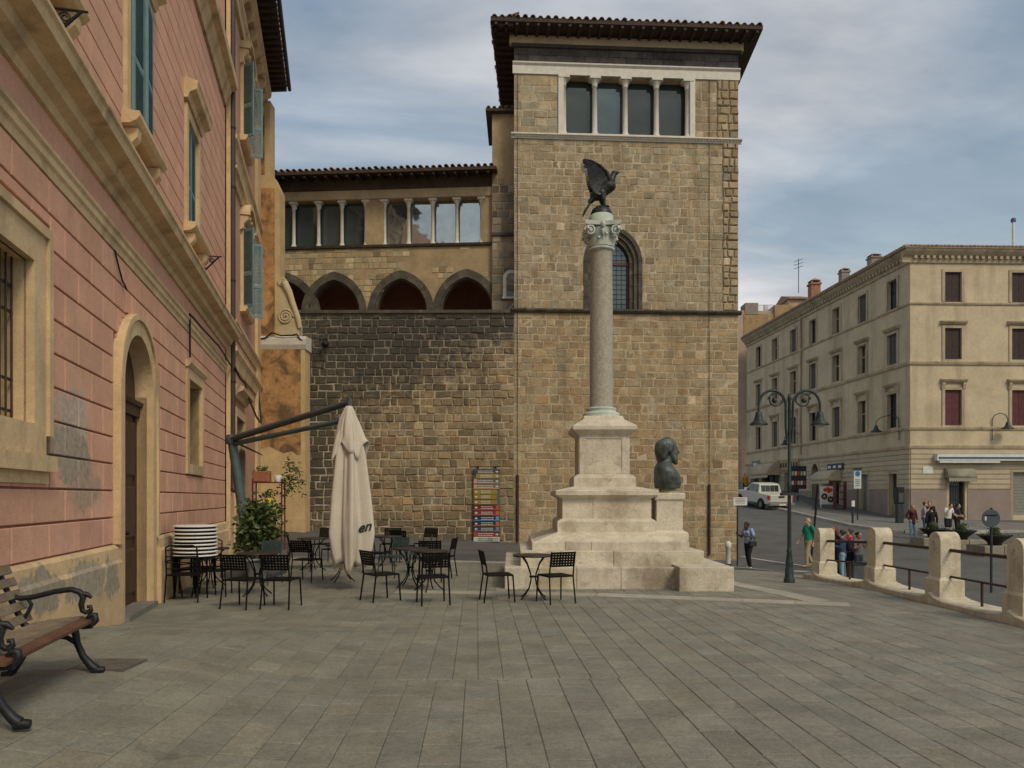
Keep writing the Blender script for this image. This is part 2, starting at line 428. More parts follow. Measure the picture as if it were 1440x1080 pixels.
ROADPTS = [(10.6, 27, -.72), (10.8, 24, -1.0), (9, 15, -1.1), (9, 5, -1.0), (20, 10, -1.1), (15, 18, -1.1), (19.0, 30, -.56), (19.7, 35, -.48),
           (19.7, 37, -.30), (22, 39, -.26), (17.0, 53, 1.0), (17.9, 51, .9), (19.2, 43, .06), (20.5, 40, -.16), (27.5, 40.3, -.14), (30, 30, -.8), (60, 41, -.45),
           (60, 20, -1), (60, 0, -1), (30, 0, -1), (9.5, 35, -.55), (11, 45, .35), (13, 60, 1.9), (16.5, 60, 1.95), (15.8, 75, 3.6), (12, 75, 3.6), (12, 105, 6.5), (20, 105, 6.5), (9, -10, -1), (30, -10, -1), (60, -10, -1)]
for yy in (20.4, 24, 29):
    for xx in (-10, -6, -2, 2, 5, 7.2):
        ROADPTS.append((xx, yy, hp(xx, yy)))
ROADPTS.append((8.3, 27, -.80)); ROADPTS.append((7.4, 19.5, hp(7.4, 19.5) - .05))
_A = np.array(ROADPTS)
def _phi(r2):
    return np.where(r2 > 1e-9, 0.5 * r2 * np.log(np.maximum(r2, 1e-9)), 0.0)
def _solve():
    X = _A[:, :2]; n = len(X)
    K = _phi(((X[:, None] - X[None]) ** 2).sum(-1)) + np.eye(n) * 0.5
    Pm = np.c_[np.ones(n), X]
    M = np.block([[K, Pm], [Pm.T, np.zeros((3, 3))]])
    return np.linalg.solve(M, np.r_[_A[:, 2], 0, 0, 0])
_W = _solve()
def hr(x, y):
    d2 = (_A[:, 0] - x) ** 2 + (_A[:, 1] - y) ** 2
    return float(_phi(d2) @ _W[:-3] + _W[-3] + _W[-2] * x + _W[-1] * y)

YB = 20.4     # far edge of the paved square
XB = 7.2      # right edge of the paved square
def hg(x, y):
    return hp(x, y) if (x < XB and y < YB) else hr(x, y)

def grid_sheet(xs, ys, hf, keep=None, dz=0.0):
    mb = MB(); idx = {}
    for j, y in enumerate(ys):
        for i, x in enumerate(xs):
            idx[i, j] = len(mb.v); mb.v.append((x, y, hf(x, y) + dz))
    for j in range(len(ys) - 1):
        for i in range(len(xs) - 1):
            if keep and not keep((xs[i] + xs[i + 1]) / 2, (ys[j] + ys[j + 1]) / 2): continue
            mb.f.append((idx[i, j], idx[i + 1, j], idx[i + 1, j + 1], idx[i, j + 1])); mb.t.append((1, 1, 1)); mb.sm.append(True); mb.mi.append(0)
    return mb

gm = MB(); gm.add([(-400, -300, -2.6), (400, -300, -2.6), (400, 700, -2.6), (-400, 700, -2.6)], [(0, 1, 2, 3)])
ground = tag(gm.build('ground', M_earth), None, None, kind='structure')
xs = sorted(set([-13 + k for k in range(0, 21)] + [XB] + [8 + k for k in range(0, 24)] + [34 + 3 * k for k in range(13)]))
ys = sorted(set([-12 + k * 1.5 for k in range(0, 22)] + [YB] + [21.5 + k for k in range(0, 40)] + [62 + 3 * k for k in range(18)]))
road = tag(grid_sheet(xs, ys, hr, lambda x, y: not (x < XB and y < YB)).build('road', M_road), None, None, kind='structure')
plz = tag(grid_sheet([-13 + k * .5 for k in range(40)] + [XB], [-8 + k * .5 for k in range(56)] + [YB], hp).build('plaza', M_joint), None, None, kind='structure')

# ---- left wall line on plan (pink building), used to trim the paving
WL0 = Vector((-5.45, 10.54)); WLd = Vector((-0.232, 1.0)).normalized()
def left_of_wall(x, y): return x < -5.45 - 0.232 * (y - 10.54)

# ---- paving slabs
pv = []
ang = math.atan2(0.046, 1.0)
pd = Vector((-math.sin(ang), math.cos(ang))); pe = Vector((math.cos(ang), math.sin(ang)))
class Flat:
    def __init__(s, o, e, d): s.o, s.e, s.d = o, e, d
def slab(mb, a0, a1, b0, b1, top, tint, bev=0.006):
    """a across, b along (plan frame pe/pd)"""
    c = lambda a, b: pe * a + pd * b
    ring = lambda q, dz: [(w.x, w.y, hp(w.x, w.y) + dz) for w in (c(a0 + q, b0 + q), c(a1 - q, b0 + q), c(a1 - q, b1 - q), c(a0 + q, b1 - q))]
    vs = ring(0, -0.002) + ring(0, top - 0.004) + ring(bev, top)
    fs = []
    for k in range(4):
        n = (k + 1) % 4
        fs += [(k, n, n + 4, k + 4), (k + 4, n + 4, n + 8, k + 8)]
    fs.append((8, 9, 10, 11))
    mb.add(vs, fs, tint=tint)
rp = random.Random(3)
SEG = []
for si in range(3):
    e_ = [-9.9 + rp.uniform(-.1, .1)]
    while len(e_) < 80: e_.append(e_[-1] + rp.choice((.24, .27, .27, .30)))
    SEG.append(e_)
for k in range(-36, 40):
    for si, (bs, be) in enumerate(((1.2, 7.12), (7.12, 13.0), (13.0, YB - 0.05))):
        a0 = SEG[si][k + 36]; a9 = SEG[si][k + 37]
        b = bs - rp.uniform(0, 0.5) * (bs < 2)
        while b < be - 0.02:
            L = rp.choice((0.30, 0.40, 0.48, 0.55, 0.66)) * rp.uniform(0.95, 1.05)
            e = min(b + L, be)
            if be - e < 0.2: e = be
            w = pe * ((a0 + a9) / 2) + pd * ((b + e) / 2)
            ok = w.x < 6.72 + (0.5 if w.y > 17.6 else 0) and not left_of_wall(w.x - 0.05, w.y) and w.y > 0.5 and not (0.0 < w.x < 3.8 and 14.35 < w.y < 18.1)
            if ok:
                g = rp.gauss(1.0, 0.06); wrm = rp.gauss(0, 0.018)
                pv.append((w.y + abs(w.x) * 0.1, a0 + 0.0025, a9 - 0.0025, b + 0.0045, e - 0.0045, 0.009 + rp.uniform(-.002, .002), (g * (1 + wrm), g, g * (1 - wrm))))
            b = e
infr = lambda r: abs(((pe * r[1] + pd * r[3]).x) / max(0.1, (pe * r[1] + pd * r[3]).y)) < 0.70 and (pe * r[1] + pd * r[4]).y > 4.7
vis = sorted([r for r in pv if infr(r)], key=lambda r: r[0]); near = set(map(id, vis[:300]))
rest = MB()
for r in pv:
    if id(r) in near:
        mb = MB(); slab(mb, *r[1:]); mb.build('paving_slab', M_slab, plz)
    else: slab(rest, *r[1:])
tag(rest.build('paving_slabs', M_slab, plz), None, None, kind='stuff')

# ---- pale stone border strips let into the paving
def strip(pts, w, parent, m, name, hf, seg=0.8, dz=0.0165, thick=0.02):
    for (p0, p1) in zip(pts[:-1], pts[1:]):
        p0, p1 = Vector(p0), Vector(p1); d = (p1 - p0); L = d.length; d.normalize(); n = Vector((-d.y, d.x)) * w / 2
        q = max(1, int(L / seg))
        for i in range(q):
            a = p0 + d * (L * i / q + 0.004); b = p0 + d * (L * (i + 1) / q - 0.004)
            mb = MB(); g = random.uniform(0.85, 1.1)
            top = [(c.x, c.y, hf(c.x, c.y) + dz) for c in (a - n, b - n, b + n, a + n)]
            bot = [(x, y, z - thick) for x, y, z in top]
            mb.add(bot + top, [(4, 5, 6, 7), (0, 1, 5, 4), (1, 2, 6, 5), (2, 3, 7, 6), (3, 0, 4, 7)], tint=(g, g, g))
            mb.build(name, m, parent)
strip([(-2.1, 13.75), (1.5, 13.3), (5.4, 12.05)], 0.42, plz, M_strip, 'border_stone', hp)
strip([(4.45, 15.3), (5.05, 12.45)], 0.42, plz, M_strip, 'border_stone', hp)
strip([(4.25, 20.2), (4.45, 15.3)], 0.42, plz, M_strip, 'border_stone', hp)
strip([(-2.2, 20.0), (4.1, 20.1)], 0.42, plz, M_strip, 'border_stone', hp)
# ---- painted lines on the road
def paint(name, pts, w, hf=hr):
    pts = [Vector(q) for q in pts]
    mb = MB()
    for p0, p1 in zip(pts[:-1], pts[1:]):
        d = p1 - p0; L = d.length; d.normalize(); n = Vector((-d.y, d.x)) * w / 2; q = max(1, int(L / 0.6))
        for i in range(q):
            a, b = p0 + d * L * i / q, p0 + d * L * (i + 1) / q
            mb.add([(c.x, c.y, hf(c.x, c.y) + 0.012) for c in (a - n, b - n, b + n, a + n)], [(0, 1, 2, 3)])
    return mb.build(name, M_paint, road)
paint('stop_line', [(5.6, 23.6), (7.9, 23.4), (9.6, 22.6)], 0.45)
paint('stop_line', [(6.0, 21.3), (9.2, 20.7)], 0.28)
paint('edge_line', [(9.4, 31.0), (10.3, 27.6), (10.6, 26.8)], 0.16)
paint('edge_line', [(9.6, 26.0), (10.6, 25.8)], 0.3)

# ---- sidewalk and kerb in front of the far palazzo
KB = [(16.6, 90, 5.2), (17, 75, 3.7), (17.4, 60, 2.1), (18.0, 51, 1.05), (19.4, 43, .2), (20.1, 41.0, .04), (20.9, 40.2, -.02), (22, 40.1, -.02), (27.5, 40.5, -.02), (60, 42, -.3)]
BB = [(21, 90, 5.2), (22.1, 75, 3.6), (23.2, 60, 1.85), (23.92, 51, .62), (24.1, 48, .52), (24.2, 47, .5), (24.3, 46, .48), (25, 46.0, .45), (30, 46.2, .35), (62, 47.3, 0)]
sw = MB()
for i in range(len(KB) - 1):
    for j in range(4):
        q = lambda i, t: tuple(lerp(KB[i][c], BB[i][c] + (0.4 if c == 1 and i > 5 else 0) + (0.4 if c == 0 and i < 6 else 0), t) for c in range(3))
        g = random.uniform(0.92, 1.06)
        sw.add([q(i, j / 4), q(i + 1, j / 4), q(i + 1, (j + 1) / 4), q(i, (j + 1) / 4)], [(0, 3, 2, 1)], True)
swo = tag(sw.build('sidewalk', M_side), None, None, kind='structure')
ks = [Vector(q) for q in KB]
for p0, p1 in zip(ks[:-1], ks[1:]):
    d = p1 - p0; L = d.length; q = max(1, int(L / 1.1))
    if L > 14: q = max(1, int(L / 3))
    n = Vector((-d.y, d.x, 0)).normalized() * 0.15
    for i in range(q):
        a, b = p0 + d * ((i + 0.01) / q), p0 + d * ((i + 0.99) / q)
        mb = MB(); g = random.uniform(0.85, 1.12)
        top = [(c.x, c.y, c.z + 0.01) for c in (a - n, b - n, b + n, a + n)]
        mb.add([(x, y, z - 0.35) for x, y, z in top] + top, [(4, 5, 6, 7), (0, 1, 5, 4), (1, 2, 6, 5), (2, 3, 7, 6), (3, 0, 4, 7)], tint=(g, g, g))
        mb.build('kerb_stone', M_kerb, swo)

# ------------------------------------------------------------------ stone walls: courses of blocks
def courses(fac, u0, u1, z0, z1, hmin, hmax, wmin, wmax, inside=None, rnd=None, zfloor=None):
    rnd = rnd or random
    out = []; z = z0
    while z < z1 - 0.03:
        h = rnd.uniform(hmin, hmax); e = z + h
        if z1 - e < hmin * 0.6: e = z1
        u = u0 - rnd.uniform(0, wmin) * 0.0; first = True
        while u < u1 - 0.03:
            w = rnd.uniform(wmin, wmax) * (rnd.choice((0.75, 1, 1, 1.15)))
            if first: w *= rnd.uniform(0.4, 1.0); first = False
            f = u + w
            if u1 - f < wmin * 0.5: f = u1
            if not (inside and inside(u, f, z, e)): out.append((u, f, z, e))
            u = f
        z = e
    return out

def lay(parent, fac, blocks, material, tintf, limit, d_base=0.0, proud=(0.004, 0.022), gap=0.019, bev=0.016, jit=0.014, name='stone_block', rest_name='stone_blocks'):
    order = sorted(blocks, key=lambda b: -(b[1] - b[0]) * (b[3] - b[2]))
    big = set(order[:limit])
    rest = MB()
    for b in blocks:
        mb = MB() if b in big else rest
        j = random.uniform(-gap * .5, gap * .5)
        mb.block(fac, b[0] + gap, b[1] - gap, b[2] + gap, b[3] - gap, d_base - 0.03, d_base + random.uniform(*proud), bev, jit, tintf(b))
        if b in big: mb.build(name, material, parent)
    if rest.f: tag(rest.build(rest_name, material, parent), None, None, kind='stuff')

def arch_pts(uc, zs, hw, rise, n=14, pointed=True):
    """curve from right spring over the apex to left spring"""
    pts = []
    if pointed:
        c = (rise * rise - hw * hw) / (2 * hw); r = hw + c     # centre at -c on the other side
        a1 = math.atan2(rise, c)
        for k in range(n + 1):
            a = a1 * k / n; pts.append((uc - c + r * math.cos(a), zs + r * math.sin(a)))
        left = [(2 * uc - x, z) for x, z in reversed(pts[:-1])]
        return pts + left
    for k in range(2 * n + 1):
        a = math.pi * k / (2 * n); pts.append((uc + hw * math.cos(a), zs + rise * math.sin(a)))
    return pts
def arch_poly(uc, z0, zs, hw, rise, n=14, pointed=True):
    return [(uc - hw, z0), (uc + hw, z0)] + arch_pts(uc, zs, hw, rise, n, pointed)
def ring(parent, fac, uc, z0, zs, hw, rise, w, d0, d1, material, name='voussoir', n=14, pointed=True, jamb=0.35, step=2, rise_add=None):
    """arch ring of separate wedge stones, plus jamb stones down to z0"""
    inn = arch_pts(uc, zs, hw, rise, n, pointed); out = arch_pts(uc, zs, hw + w, rise + (rise_add if rise_add is not None else w * 1.15), n, pointed)
    for k in range(0, len(inn) - 1, step):
        e = min(k + step, len(inn) - 1)
        g = random.uniform(0.75, 1.25)
        mb = MB(); mid = list(range(k, e + 1))
        mb.poly(fac, [inn[i] for i in mid] + [out[i] for i in reversed(mid)], d0, d1 + random.uniform(0, .008), (g, g, g)); fixn(mb.build(name, material, parent))
    if zs - z0 > 0.05:
        q = max(1, round((zs - z0) / jamb))
        for s_ in (-1, 1):
            for i in range(q):
                g = random.uniform(0.75, 1.25); mb = MB()
                ua, ub = uc + s_ * hw, uc + s_ * (hw + w)
                mb.block(fac, min(ua, ub), max(ua, ub), z0 + (zs - z0) * i / q + .004, z0 + (zs - z0) * (i + 1) / q - .004, d0, d1, 0.008, 0, (g, g, g))
                mb.build('jamb_stone', material, parent)

def tint_stone(sd=0.16, pale=0.06, brown=0.10):
    def f(b):
        g = max(0.55, random.gauss(1.0, sd)); r = random.random()
        if r < pale: return (g * 1.32, g * 1.34, g * 1.42)
        if r < pale + brown: return (g * 0.88, g * 0.80, g * 0.74)
        w = random.gauss(0, 0.05)
        return (g * (1 + w), g, g * (1 - w))
    return f

def column(parent, fac, u, z0, z1, d, r, m=None, name='column'):
    x, y, _ = fac.p(u, d, 0); H = z1 - z0
    mb = MB()
    mb.lathe((x, y, z0), [(r * 1.55, 0), (r * 1.55, .05), (r * 1.25, .07), (r * 1.4, .10), (r * 1.05, .14), (r, .18), (r * .88, H - .34), (r * 1.1, H - .33), (r * 1.0, H - .30)], 14)
    mb.lathe((x, y, z0 + H - .30), [(r * 1.0, 0), (r * 1.2, .10), (r * 1.75, .20), (r * 1.9, .22)], 8)
    mb.box(fac, u - r * 2.0, u + r * 2.0, z0 + H - .085, z0 + H, d - r * 2, d + r * 2)
    return mb.build(name, m or M_marble, parent)

def roof_tiles(parent, fac, u0, u1, z, d_edge, slope, length, pitch=0.30, r=0.095, m=None, name='roof_tile'):
    """cover tiles seen from their ends along an eave"""
    n = max(1, round((u1 - u0) / pitch)); sp = (u1 - u0) / n
    for k in range(n):
        u = u0 + sp * (k + .5); mb = MB(); g = random.uniform(0.75, 1.2); t = (g, g * random.uniform(.92, 1.05), g * random.uniform(.9, 1.05))
        vs, fs = [], []
        jz = random.uniform(-.012, .012)
        for (d, dz) in ((d_edge + random.uniform(-.03, .03), 0), (d_edge - length, slope * length)):
            for rr in (r, r * 0.80):
                for i in range(7):
                    a = math.pi * i / 6
                    vs.append(fac.p(u + rr * math.cos(a), d, z + jz + dz + rr * math.sin(a)))
        for i in range(6):
            fs += [(i, i + 1, i + 15, i + 14), (i + 7, i + 21, i + 22, i + 8), (i, i + 7, i + 8, i + 1)]
        fs += [(0, 14, 21, 7), (6, 13, 27, 20)]
        mb.add(vs, fs, True, t); mb.build(name, m or M_tile, parent)

# ================================================================== TOWER
TA = ((723 - 720) / F * 29.0, 29.0); TB = ((1038 - 720) / F * 29.5, 29.5)
T = Fac(TA, TB); TW = T.len
Z = lambda py: EYE + (HZ - py) / F * 29.0
tower = thing('tower', 'tall square tuff tower with white four-light window under the roof', 'tower', (T.p(TW / 2, -5, 0)[0], T.p(TW / 2, -5, 0)[1], -0.6))
TBK = [(0.63, 40.3), (9.65, 40.6)]
zG, zS, zC, zF0, zF1, zB1, zE = -1.2, Z(437), Z(191), Z(104), Z(88), Z(63), Z(50)
uW0, uW1 = T.u(785), T.u(977); wz0, wz1 = Z(190), Z(104)
ucA = T.u(862); rA = T.u(862 + 24) - ucA; ringA = T.u(862 + 41) - ucA - rA
zA0, zAs, zAr = Z(434), Z(366), 0.0
riseA = Z(333) - zAs
wsA = ringA / 3
hole_arch = arch_poly(ucA, zA0, zAs, rA + 2 * wsA, riseA + 2.1 * wsA, 12)
wall = MB()
wall.sheet(T, [(0, zG), (TW, zG), (TW, zE), (0, zE)], [hole_arch, [(uW0 + .12, wz0), (uW1 - .12, wz0), (uW1 - .12, wz1), (uW0 + .12, wz1)]], 0.0, 0.55)
c0, c1, c2, c3 = T.p(0, 0, 0)[:2], TBK[0], TBK[1], T.p(TW, 0, 0)[:2]
for a, b in ((c0, c1), (c1, c2), (c2, c3)):
    wall.add([(*a, zG), (*b, zG), (*b, zE), (*a, zE)], [(0, 1, 2, 3)])
wall.build('wall', M_towmort, tower)
def in_tower(u0, u1, z0, z1):
    if z0 < wz1 and z1 > zC + .05 and u1 > uW0 and u0 < uW1: return True
    if z1 > zA0 and z0 < Z(318):
        for (a, b) in ((u0, z0), (u1, z0), (u0, z1), (u1, z1), ((u0 + u1) / 2, (z0 + z1) / 2)):
            if abs(a - ucA) < rA + 2 * wsA and b < zAs + (riseA + 2.1 * wsA) * max(0, 1 - (abs(a - ucA) / (rA + 2 * wsA)) ** 1.9) + .02: return True
    return False
rt = random.Random(11)
blk = courses(T, 0.0, TW, zG + .5, zS - .06, 0.24, 0.36, 0.30, 0.56, None, rt)
blk += courses(T, 0.0, TW - .62, zS + .10, zC - .08, 0.25, 0.35, 0.26, 0.48, in_tower, rt)
blk += courses(T, 0.0, uW0 - .01, zC + .10, zF0 - .01, 0.26, 0.36, 0.32, 0.6, None, rt)
blk += courses(T, uW1 + .01, TW - .85, zC + .10, zF0 - .01, 0.26, 0.36, 0.32, 0.6, None, rt)
tsf = tint_stone(0.105, .05, .05)
def tower_tint(b):
    q = tsf(b)
    return (q[0] * 1.0, q[1] * .95, q[2] * .88) if b[2] < zS else (q[0] * .97, q[1] * 1.0, q[2] * 1.02)
lay(tower, T, blk, M_tower, tower_tint, 290, jit=.018, gap=.020, proud=(.002, .016), bev=.010)
quo = courses(T, TW - .62, TW, zS + .10, zC - .08, 0.24, 0.36, 0.25, 0.42, None, rt) + courses(T, TW - .85, TW, zC + .10, zF0 - .01, 0.26, 0.36, 0.28, 0.42, None, rt)
lay(tower, T, quo, M_tower, tint_stone(0.12, .12, .05), 90, 0, (0.05, 0.09), 0.02, 0.03, 0.02, 'quoin', 'quoins')
bas = courses(T, 0, TW, zF1 + .03, zB1 - .12, (zB1 - zF1 - .15) / 2 - .001, (zB1 - zF1 - .15) / 2, 0.4, 0.75, None, rt)
lay(tower, T, bas, M_basalt, tint_stone(0.2, 0.03, 0), 60, 0.02, (.01, .025), 0.006, 0.008, 0.004, 'basalt_block')
mb = MB(); mb.mould(T, -.10, TW + .10, [(0, zS - .06), (.10, zS - .05), (.16, zS + .02), (.16, zS + .07), (0, zS + .12)]); mb.build('string_course', M_archst, tower)
mb = MB(); mb.mould(T, -.12, TW + .12, [(0, zC - .10), (.05, zC - .10), (.07, zC - .03), (.17, zC + .02), (.17, zC + .07), (0, zC + .11)])
for k in range(70):
    u = TW * (k + .5) / 70; mb.box(T, u - .03, u + .03, zC - .045, zC + .005, .05, .115)
mb.build('cornice', M_marble, tower)
mb = MB(); mb.mould(T, -.06, TW + .06, [(0, zF0 + .003), (.06, zF0 + .003), (.06, zF1 - .12), (.13, zF1 - .05), (.13, zF1), (0, zF1 + .02)]); mb.build('frieze', M_marble, tower)
mb = MB(); mb.mould(T, -.10, TW + .10, [(0, zB1 - .11), (.10, zB1 - .10), (.18, zB1 - .02), (0, zB1)]); mb.build('dark_cornice', M_basalt, tower)
mb = MB(); mb.box(T, -.18, TW + .18, zB1 + .003, zE - .02, -.1, .10); mb.build('plaster_band', M_creamp, tower)
# four-light window
for a_ in (uW0, uW1 - .20):
    win = MB(); win.box(T, a_, a_ + .20, wz0 + .02, wz1, -.20, .07); win.build('window_jamb', M_marble, tower)
cu = [T.u(p) for p in (793, 837, 880, 924, 968)]
for u in cu: column(tower, T, u, wz0 + .1, wz1 - .01, -.12, 0.105)
for k in range(4):
    a, b = cu[k], cu[k + 1]
    mb = MB(); mb.box(T, a + .03, b - .03, wz0 + .03, wz1 - .02, -.42, -.40)
    mb.build('pane', M_glassd if k != 1 else M_glass, tower)
    # stone head with rounded corners
    mb = MB()
    for s_, e in ((1, a + .07), (-1, b - .07)):
        pts = [(e, wz1 - .01), (e, wz1 - .30)] + [(e + s_ * .16 * (1 - math.cos(t)), wz1 - .30 + .20 * math.sin(t)) for t in [math.pi / 2 * i / 5 for i in range(1, 6)]] + [(e + s_ * .19, wz1 - .01)]
        mb.poly(T, pts, -.24, -.03)
    fixn(mb.build('window_head', M_marble, tower))
mb = MB(); mb.box(T, uW0, uW1, wz0 - .02, wz0 + .095, -.40, .10); mb.build('sill', M_marble, tower)
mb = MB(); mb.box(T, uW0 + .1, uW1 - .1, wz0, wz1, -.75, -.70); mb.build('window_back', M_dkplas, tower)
# pointed window with stepped mouldings
ws = ringA / 3
for k in range(3):
    ring(tower, T, ucA, zA0, zAs, rA + ws * k, riseA + ws * k * 1.05, ws, -.30 + .1 * k, -.12 + .085 * k, M_archst, 'arch_stone', 12, True, .5, 3, ws * 1.05)
fr_ = MB(); gl = MB()
fr_.box(T, ucA - rA, ucA - rA + .07, zA0, zAs + .1, -.36, -.26); fr_.box(T, ucA + rA - .07, ucA + rA, zA0, zAs + .1, -.36, -.26)
fr_.box(T, ucA - .035, ucA + .035, zA0, zAs, -.355, -.265); fr_.box(T, ucA - rA + .07, ucA + rA - .07, zAs - .05, zAs + .06, -.36, -.255)
fr_.box(T, ucA - rA + .07, ucA + rA - .07, zA0, zA0 + .07, -.35, -.262)
M_redwood = mat('red_wood', (0.10, 0.038, 0.026), 0.6, 0.25, 10, 0.1, 60)
pw = fr_.build('window_frame', M_redwood, tower)
for i in range(-3, 4):
    uu = ucA + i * rA / 3.4
    gl.box(T, uu - .006, uu + .006, zA0 + .05, zAs + riseA * (1 - abs(i) / 4.2), -.318, -.300)
for j in range(14):
    zz = zA0 + .12 + j * .19
    if zz < zAs + riseA * .8: 
        hw_ = rA * (1 if zz < zAs else math.sqrt(max(0, 1 - ((zz - zAs) / riseA) ** 1.5)))
        gl.box(T, ucA - hw_, ucA + hw_, zz - .006, zz + .006, -.316, -.302)
gl.build('leading', M_iron, tower)
mb = MB(); mb.poly(T, arch_poly(ucA, zA0, zAs, rA + .02, riseA, 10), -.34, -.325); fixn(mb.build('pane', M_glass, tower))
# roof: soffit boards, rafters, fascia, tiles
ov = 0.88
zR = zE + .02
eL0, eL1 = (c0[0] - ov, c0[1] - ov - .02), (c1[0] - ov * .95, c1[1] + ov)
eR0, eR1 = (c3[0] + ov * .78, c3[1] - ov + .02), (c2[0] + ov * .78, c2[1] + ov)
ctr = ((c0[0] + c2[0]) / 2, (c0[1] + c2[1]) / 2)
rf = MB()
E = [eL0, eR0, eR1, eL1]
rf.add([(*q, zR) for q in E] + [(*q, zR + .16) for q in E] + [(ctr[0], ctr[1] - 1, zR + 2.0), (ctr[0], ctr[1] + 1, zR + 2.0)],
       [(3, 2, 1, 0), (0, 1, 5, 4), (1, 2, 6, 5), (2, 3, 7, 6), (3, 0, 4, 7), (4, 5, 8), (5, 6, 9, 8), (6, 7, 9), (7, 4, 8, 9)])
roof = rf.build('roof', M_wood, tower)
def rafters(f_, n, z, d0, d1):
    for k in range(n):
        u = f_.len * (k + .5) / n
        mb = MB(); mb.box(f_, u - .05, u + .05, z - .11, z - .002, d0, d1); mb.build('rafter', M_wood, roof)
EF = Fac(eL0, eR0); EL = Fac(eL0, eL1)
rafters(EF, 26, zR, -.85, -.03); 
if EL.n.x > 0: EL.n = -EL.n
rafters(EL, 30, zR, -.82, -.03)
roof_tiles(roof, EF, 0.0, EF.len, zR + .13, .05, .30, 1.1, .29, .10)
roof_tiles(roof, EL, 0.3, EL.len, zR + .13, .05, .30, 1.1, .29, .10)

# ================================================================== LOGGIA WING
D = Fac(((425 - 720) / F * 29.1, 29.1), ((723 - 720) / F * 29.02, 29.02))
U = Fac(((372 - 720) / F * 30.75, 30.75), ((697 - 720) / F * 30.1, 30.1))
wing = thing('loggia_wing', 'old stone palace wing with pointed loggia arches above a dark blackened wall', 'building', (-4.5, 34, 0))
zD = D.z(560, 441)
mb = MB(); mb.sheet(D, [(-.6, -1), (D.len, -1), (D.len, zD), (-.6, zD)], [], 0); mb.add([D.p(-.6, 0, zD), D.p(D.len, 0, zD), D.p(D.len, -1.6, zD), D.p(-.6, -1.6, zD)], [(0, 1, 2, 3)]); mb.build('lower_wall', M_dmort, wing)
blk = courses(D, -.6, D.len, -0.5, zD - .02, 0.24, 0.34, 0.28, 0.56, None, rt)
lay(wing, D, blk, M_dwall, tint_stone(0.17, .07, .06), 300, 0, (0.01, 0.05), 0.018, 0.022, 0.022)
mb = MB(); mb.box(D, -.7, D.len, zD + .004, zD + .12, -1.2, .10); mb.build('ledge', M_archst, wing)
# railing
rl = MB(); zr = D.z(560, 437)
rl.tube([D.p(0.2, -.1, zr + .03), D.p(D.len - .1, -.1, zr + .03)], 0.02, 6)
for k in range(9): rl.tube([D.p(.3 + k * .95, -.1, zD + .1), D.p(.3 + k * .95, -.1, zr + .03)], 0.014, 5)
rl.build('railing', M_iron, wing)
zU0, zSill, zWt, zFr, zTop = zD - .1, U.z(550, 345), U.z(550, 280), U.z(550, 272), U.z(550, 246)
arch_c = [U.u(p) for p in (402, 470, 564, 656)]
hwA = (U.u(656 + 37) - U.u(656 - 37)) / 2; zAb = U.z(560, 440) - .30; zAsp = U.z(560, 438); riA = U.z(560, 392) - zAsp
holes = [arch_poly(u, zAb, zAsp, hwA, riA, 12) for u in arch_c]
# 4th lights groups
G1 = [U.u(p) for p in (382, 412, 447, 480, 514)]; G2 = [U.u(p) for p in (540, 574, 608, 642, 677)]
for g in (G1, G2): holes.append([(g[0], zSill + .02), (g[-1], zSill + .02), (g[-1], zWt), (g[0], zWt)])
mb = MB(); mb.sheet(U, [(-1, zU0 - .5), (U.len + .2, zU0 - .5), (U.len + .2, zTop), (-1, zTop)], holes, 0, 0.45); mb.build('upper_wall', M_plaster, wing)
def in_u(u0, u1, z0, z1):
    for c in arch_c:
        for a in (u0, u1, (u0 + u1) / 2):
            t = abs(a - c) / (hwA + .05)
            if t < 1 and z0 < zAsp + riA * max(0.02, 1 - t ** 1.8) + .03: return True
    uu = (u0 + u1) / 2 / U.len; zz = (z0 + z1) / 2
    # plaster survives to the right and in patches
    return (mnoise.noise(Vector((u0 * .9, z0 * 1.6, 3.3))) + (uu - .52) * 1.5) > 0.15
blk = courses(U, 0, U.len, zAsp - .1, zSill - .12, 0.19, 0.25, 0.22, 0.36, in_u, rt)
M_ublk = mat('small_tuff', (0.37, 0.30, 0.175), 0.9, 0.2, 3, 0.4, 25, tint=True)
lay(wing, U, blk, M_ublk, tint_stone(0.17, .10, .05), 230, 0, (0.006, 0.022), 0.012, 0.01, 0.008, 'small_stone', 'small_stones')
for u in arch_c: ring(wing, U, u, zAb, zAsp, hwA, riA, (U.u(656 + 47) - U.u(656 + 37)), -.35, .07, M_archst, 'voussoir', 12, True, .4, 2)
for u in arch_c[1:] + [arch_c[0]]:
    ring(wing, U, u, zAb, zAsp, hwA - .05, riA - .05, .05, -.40, -.03, M_archst, 'arch_moulding', 12, True, .4, 4, .05)
for i in range(3):
    um = (arch_c[i] + arch_c[i + 1]) / 2
    mb = MB(); mb.box(U, um - .36, um + .36, zAb, zAsp - .02, -.40, .09); mb.build('impost', M_marble, wing)
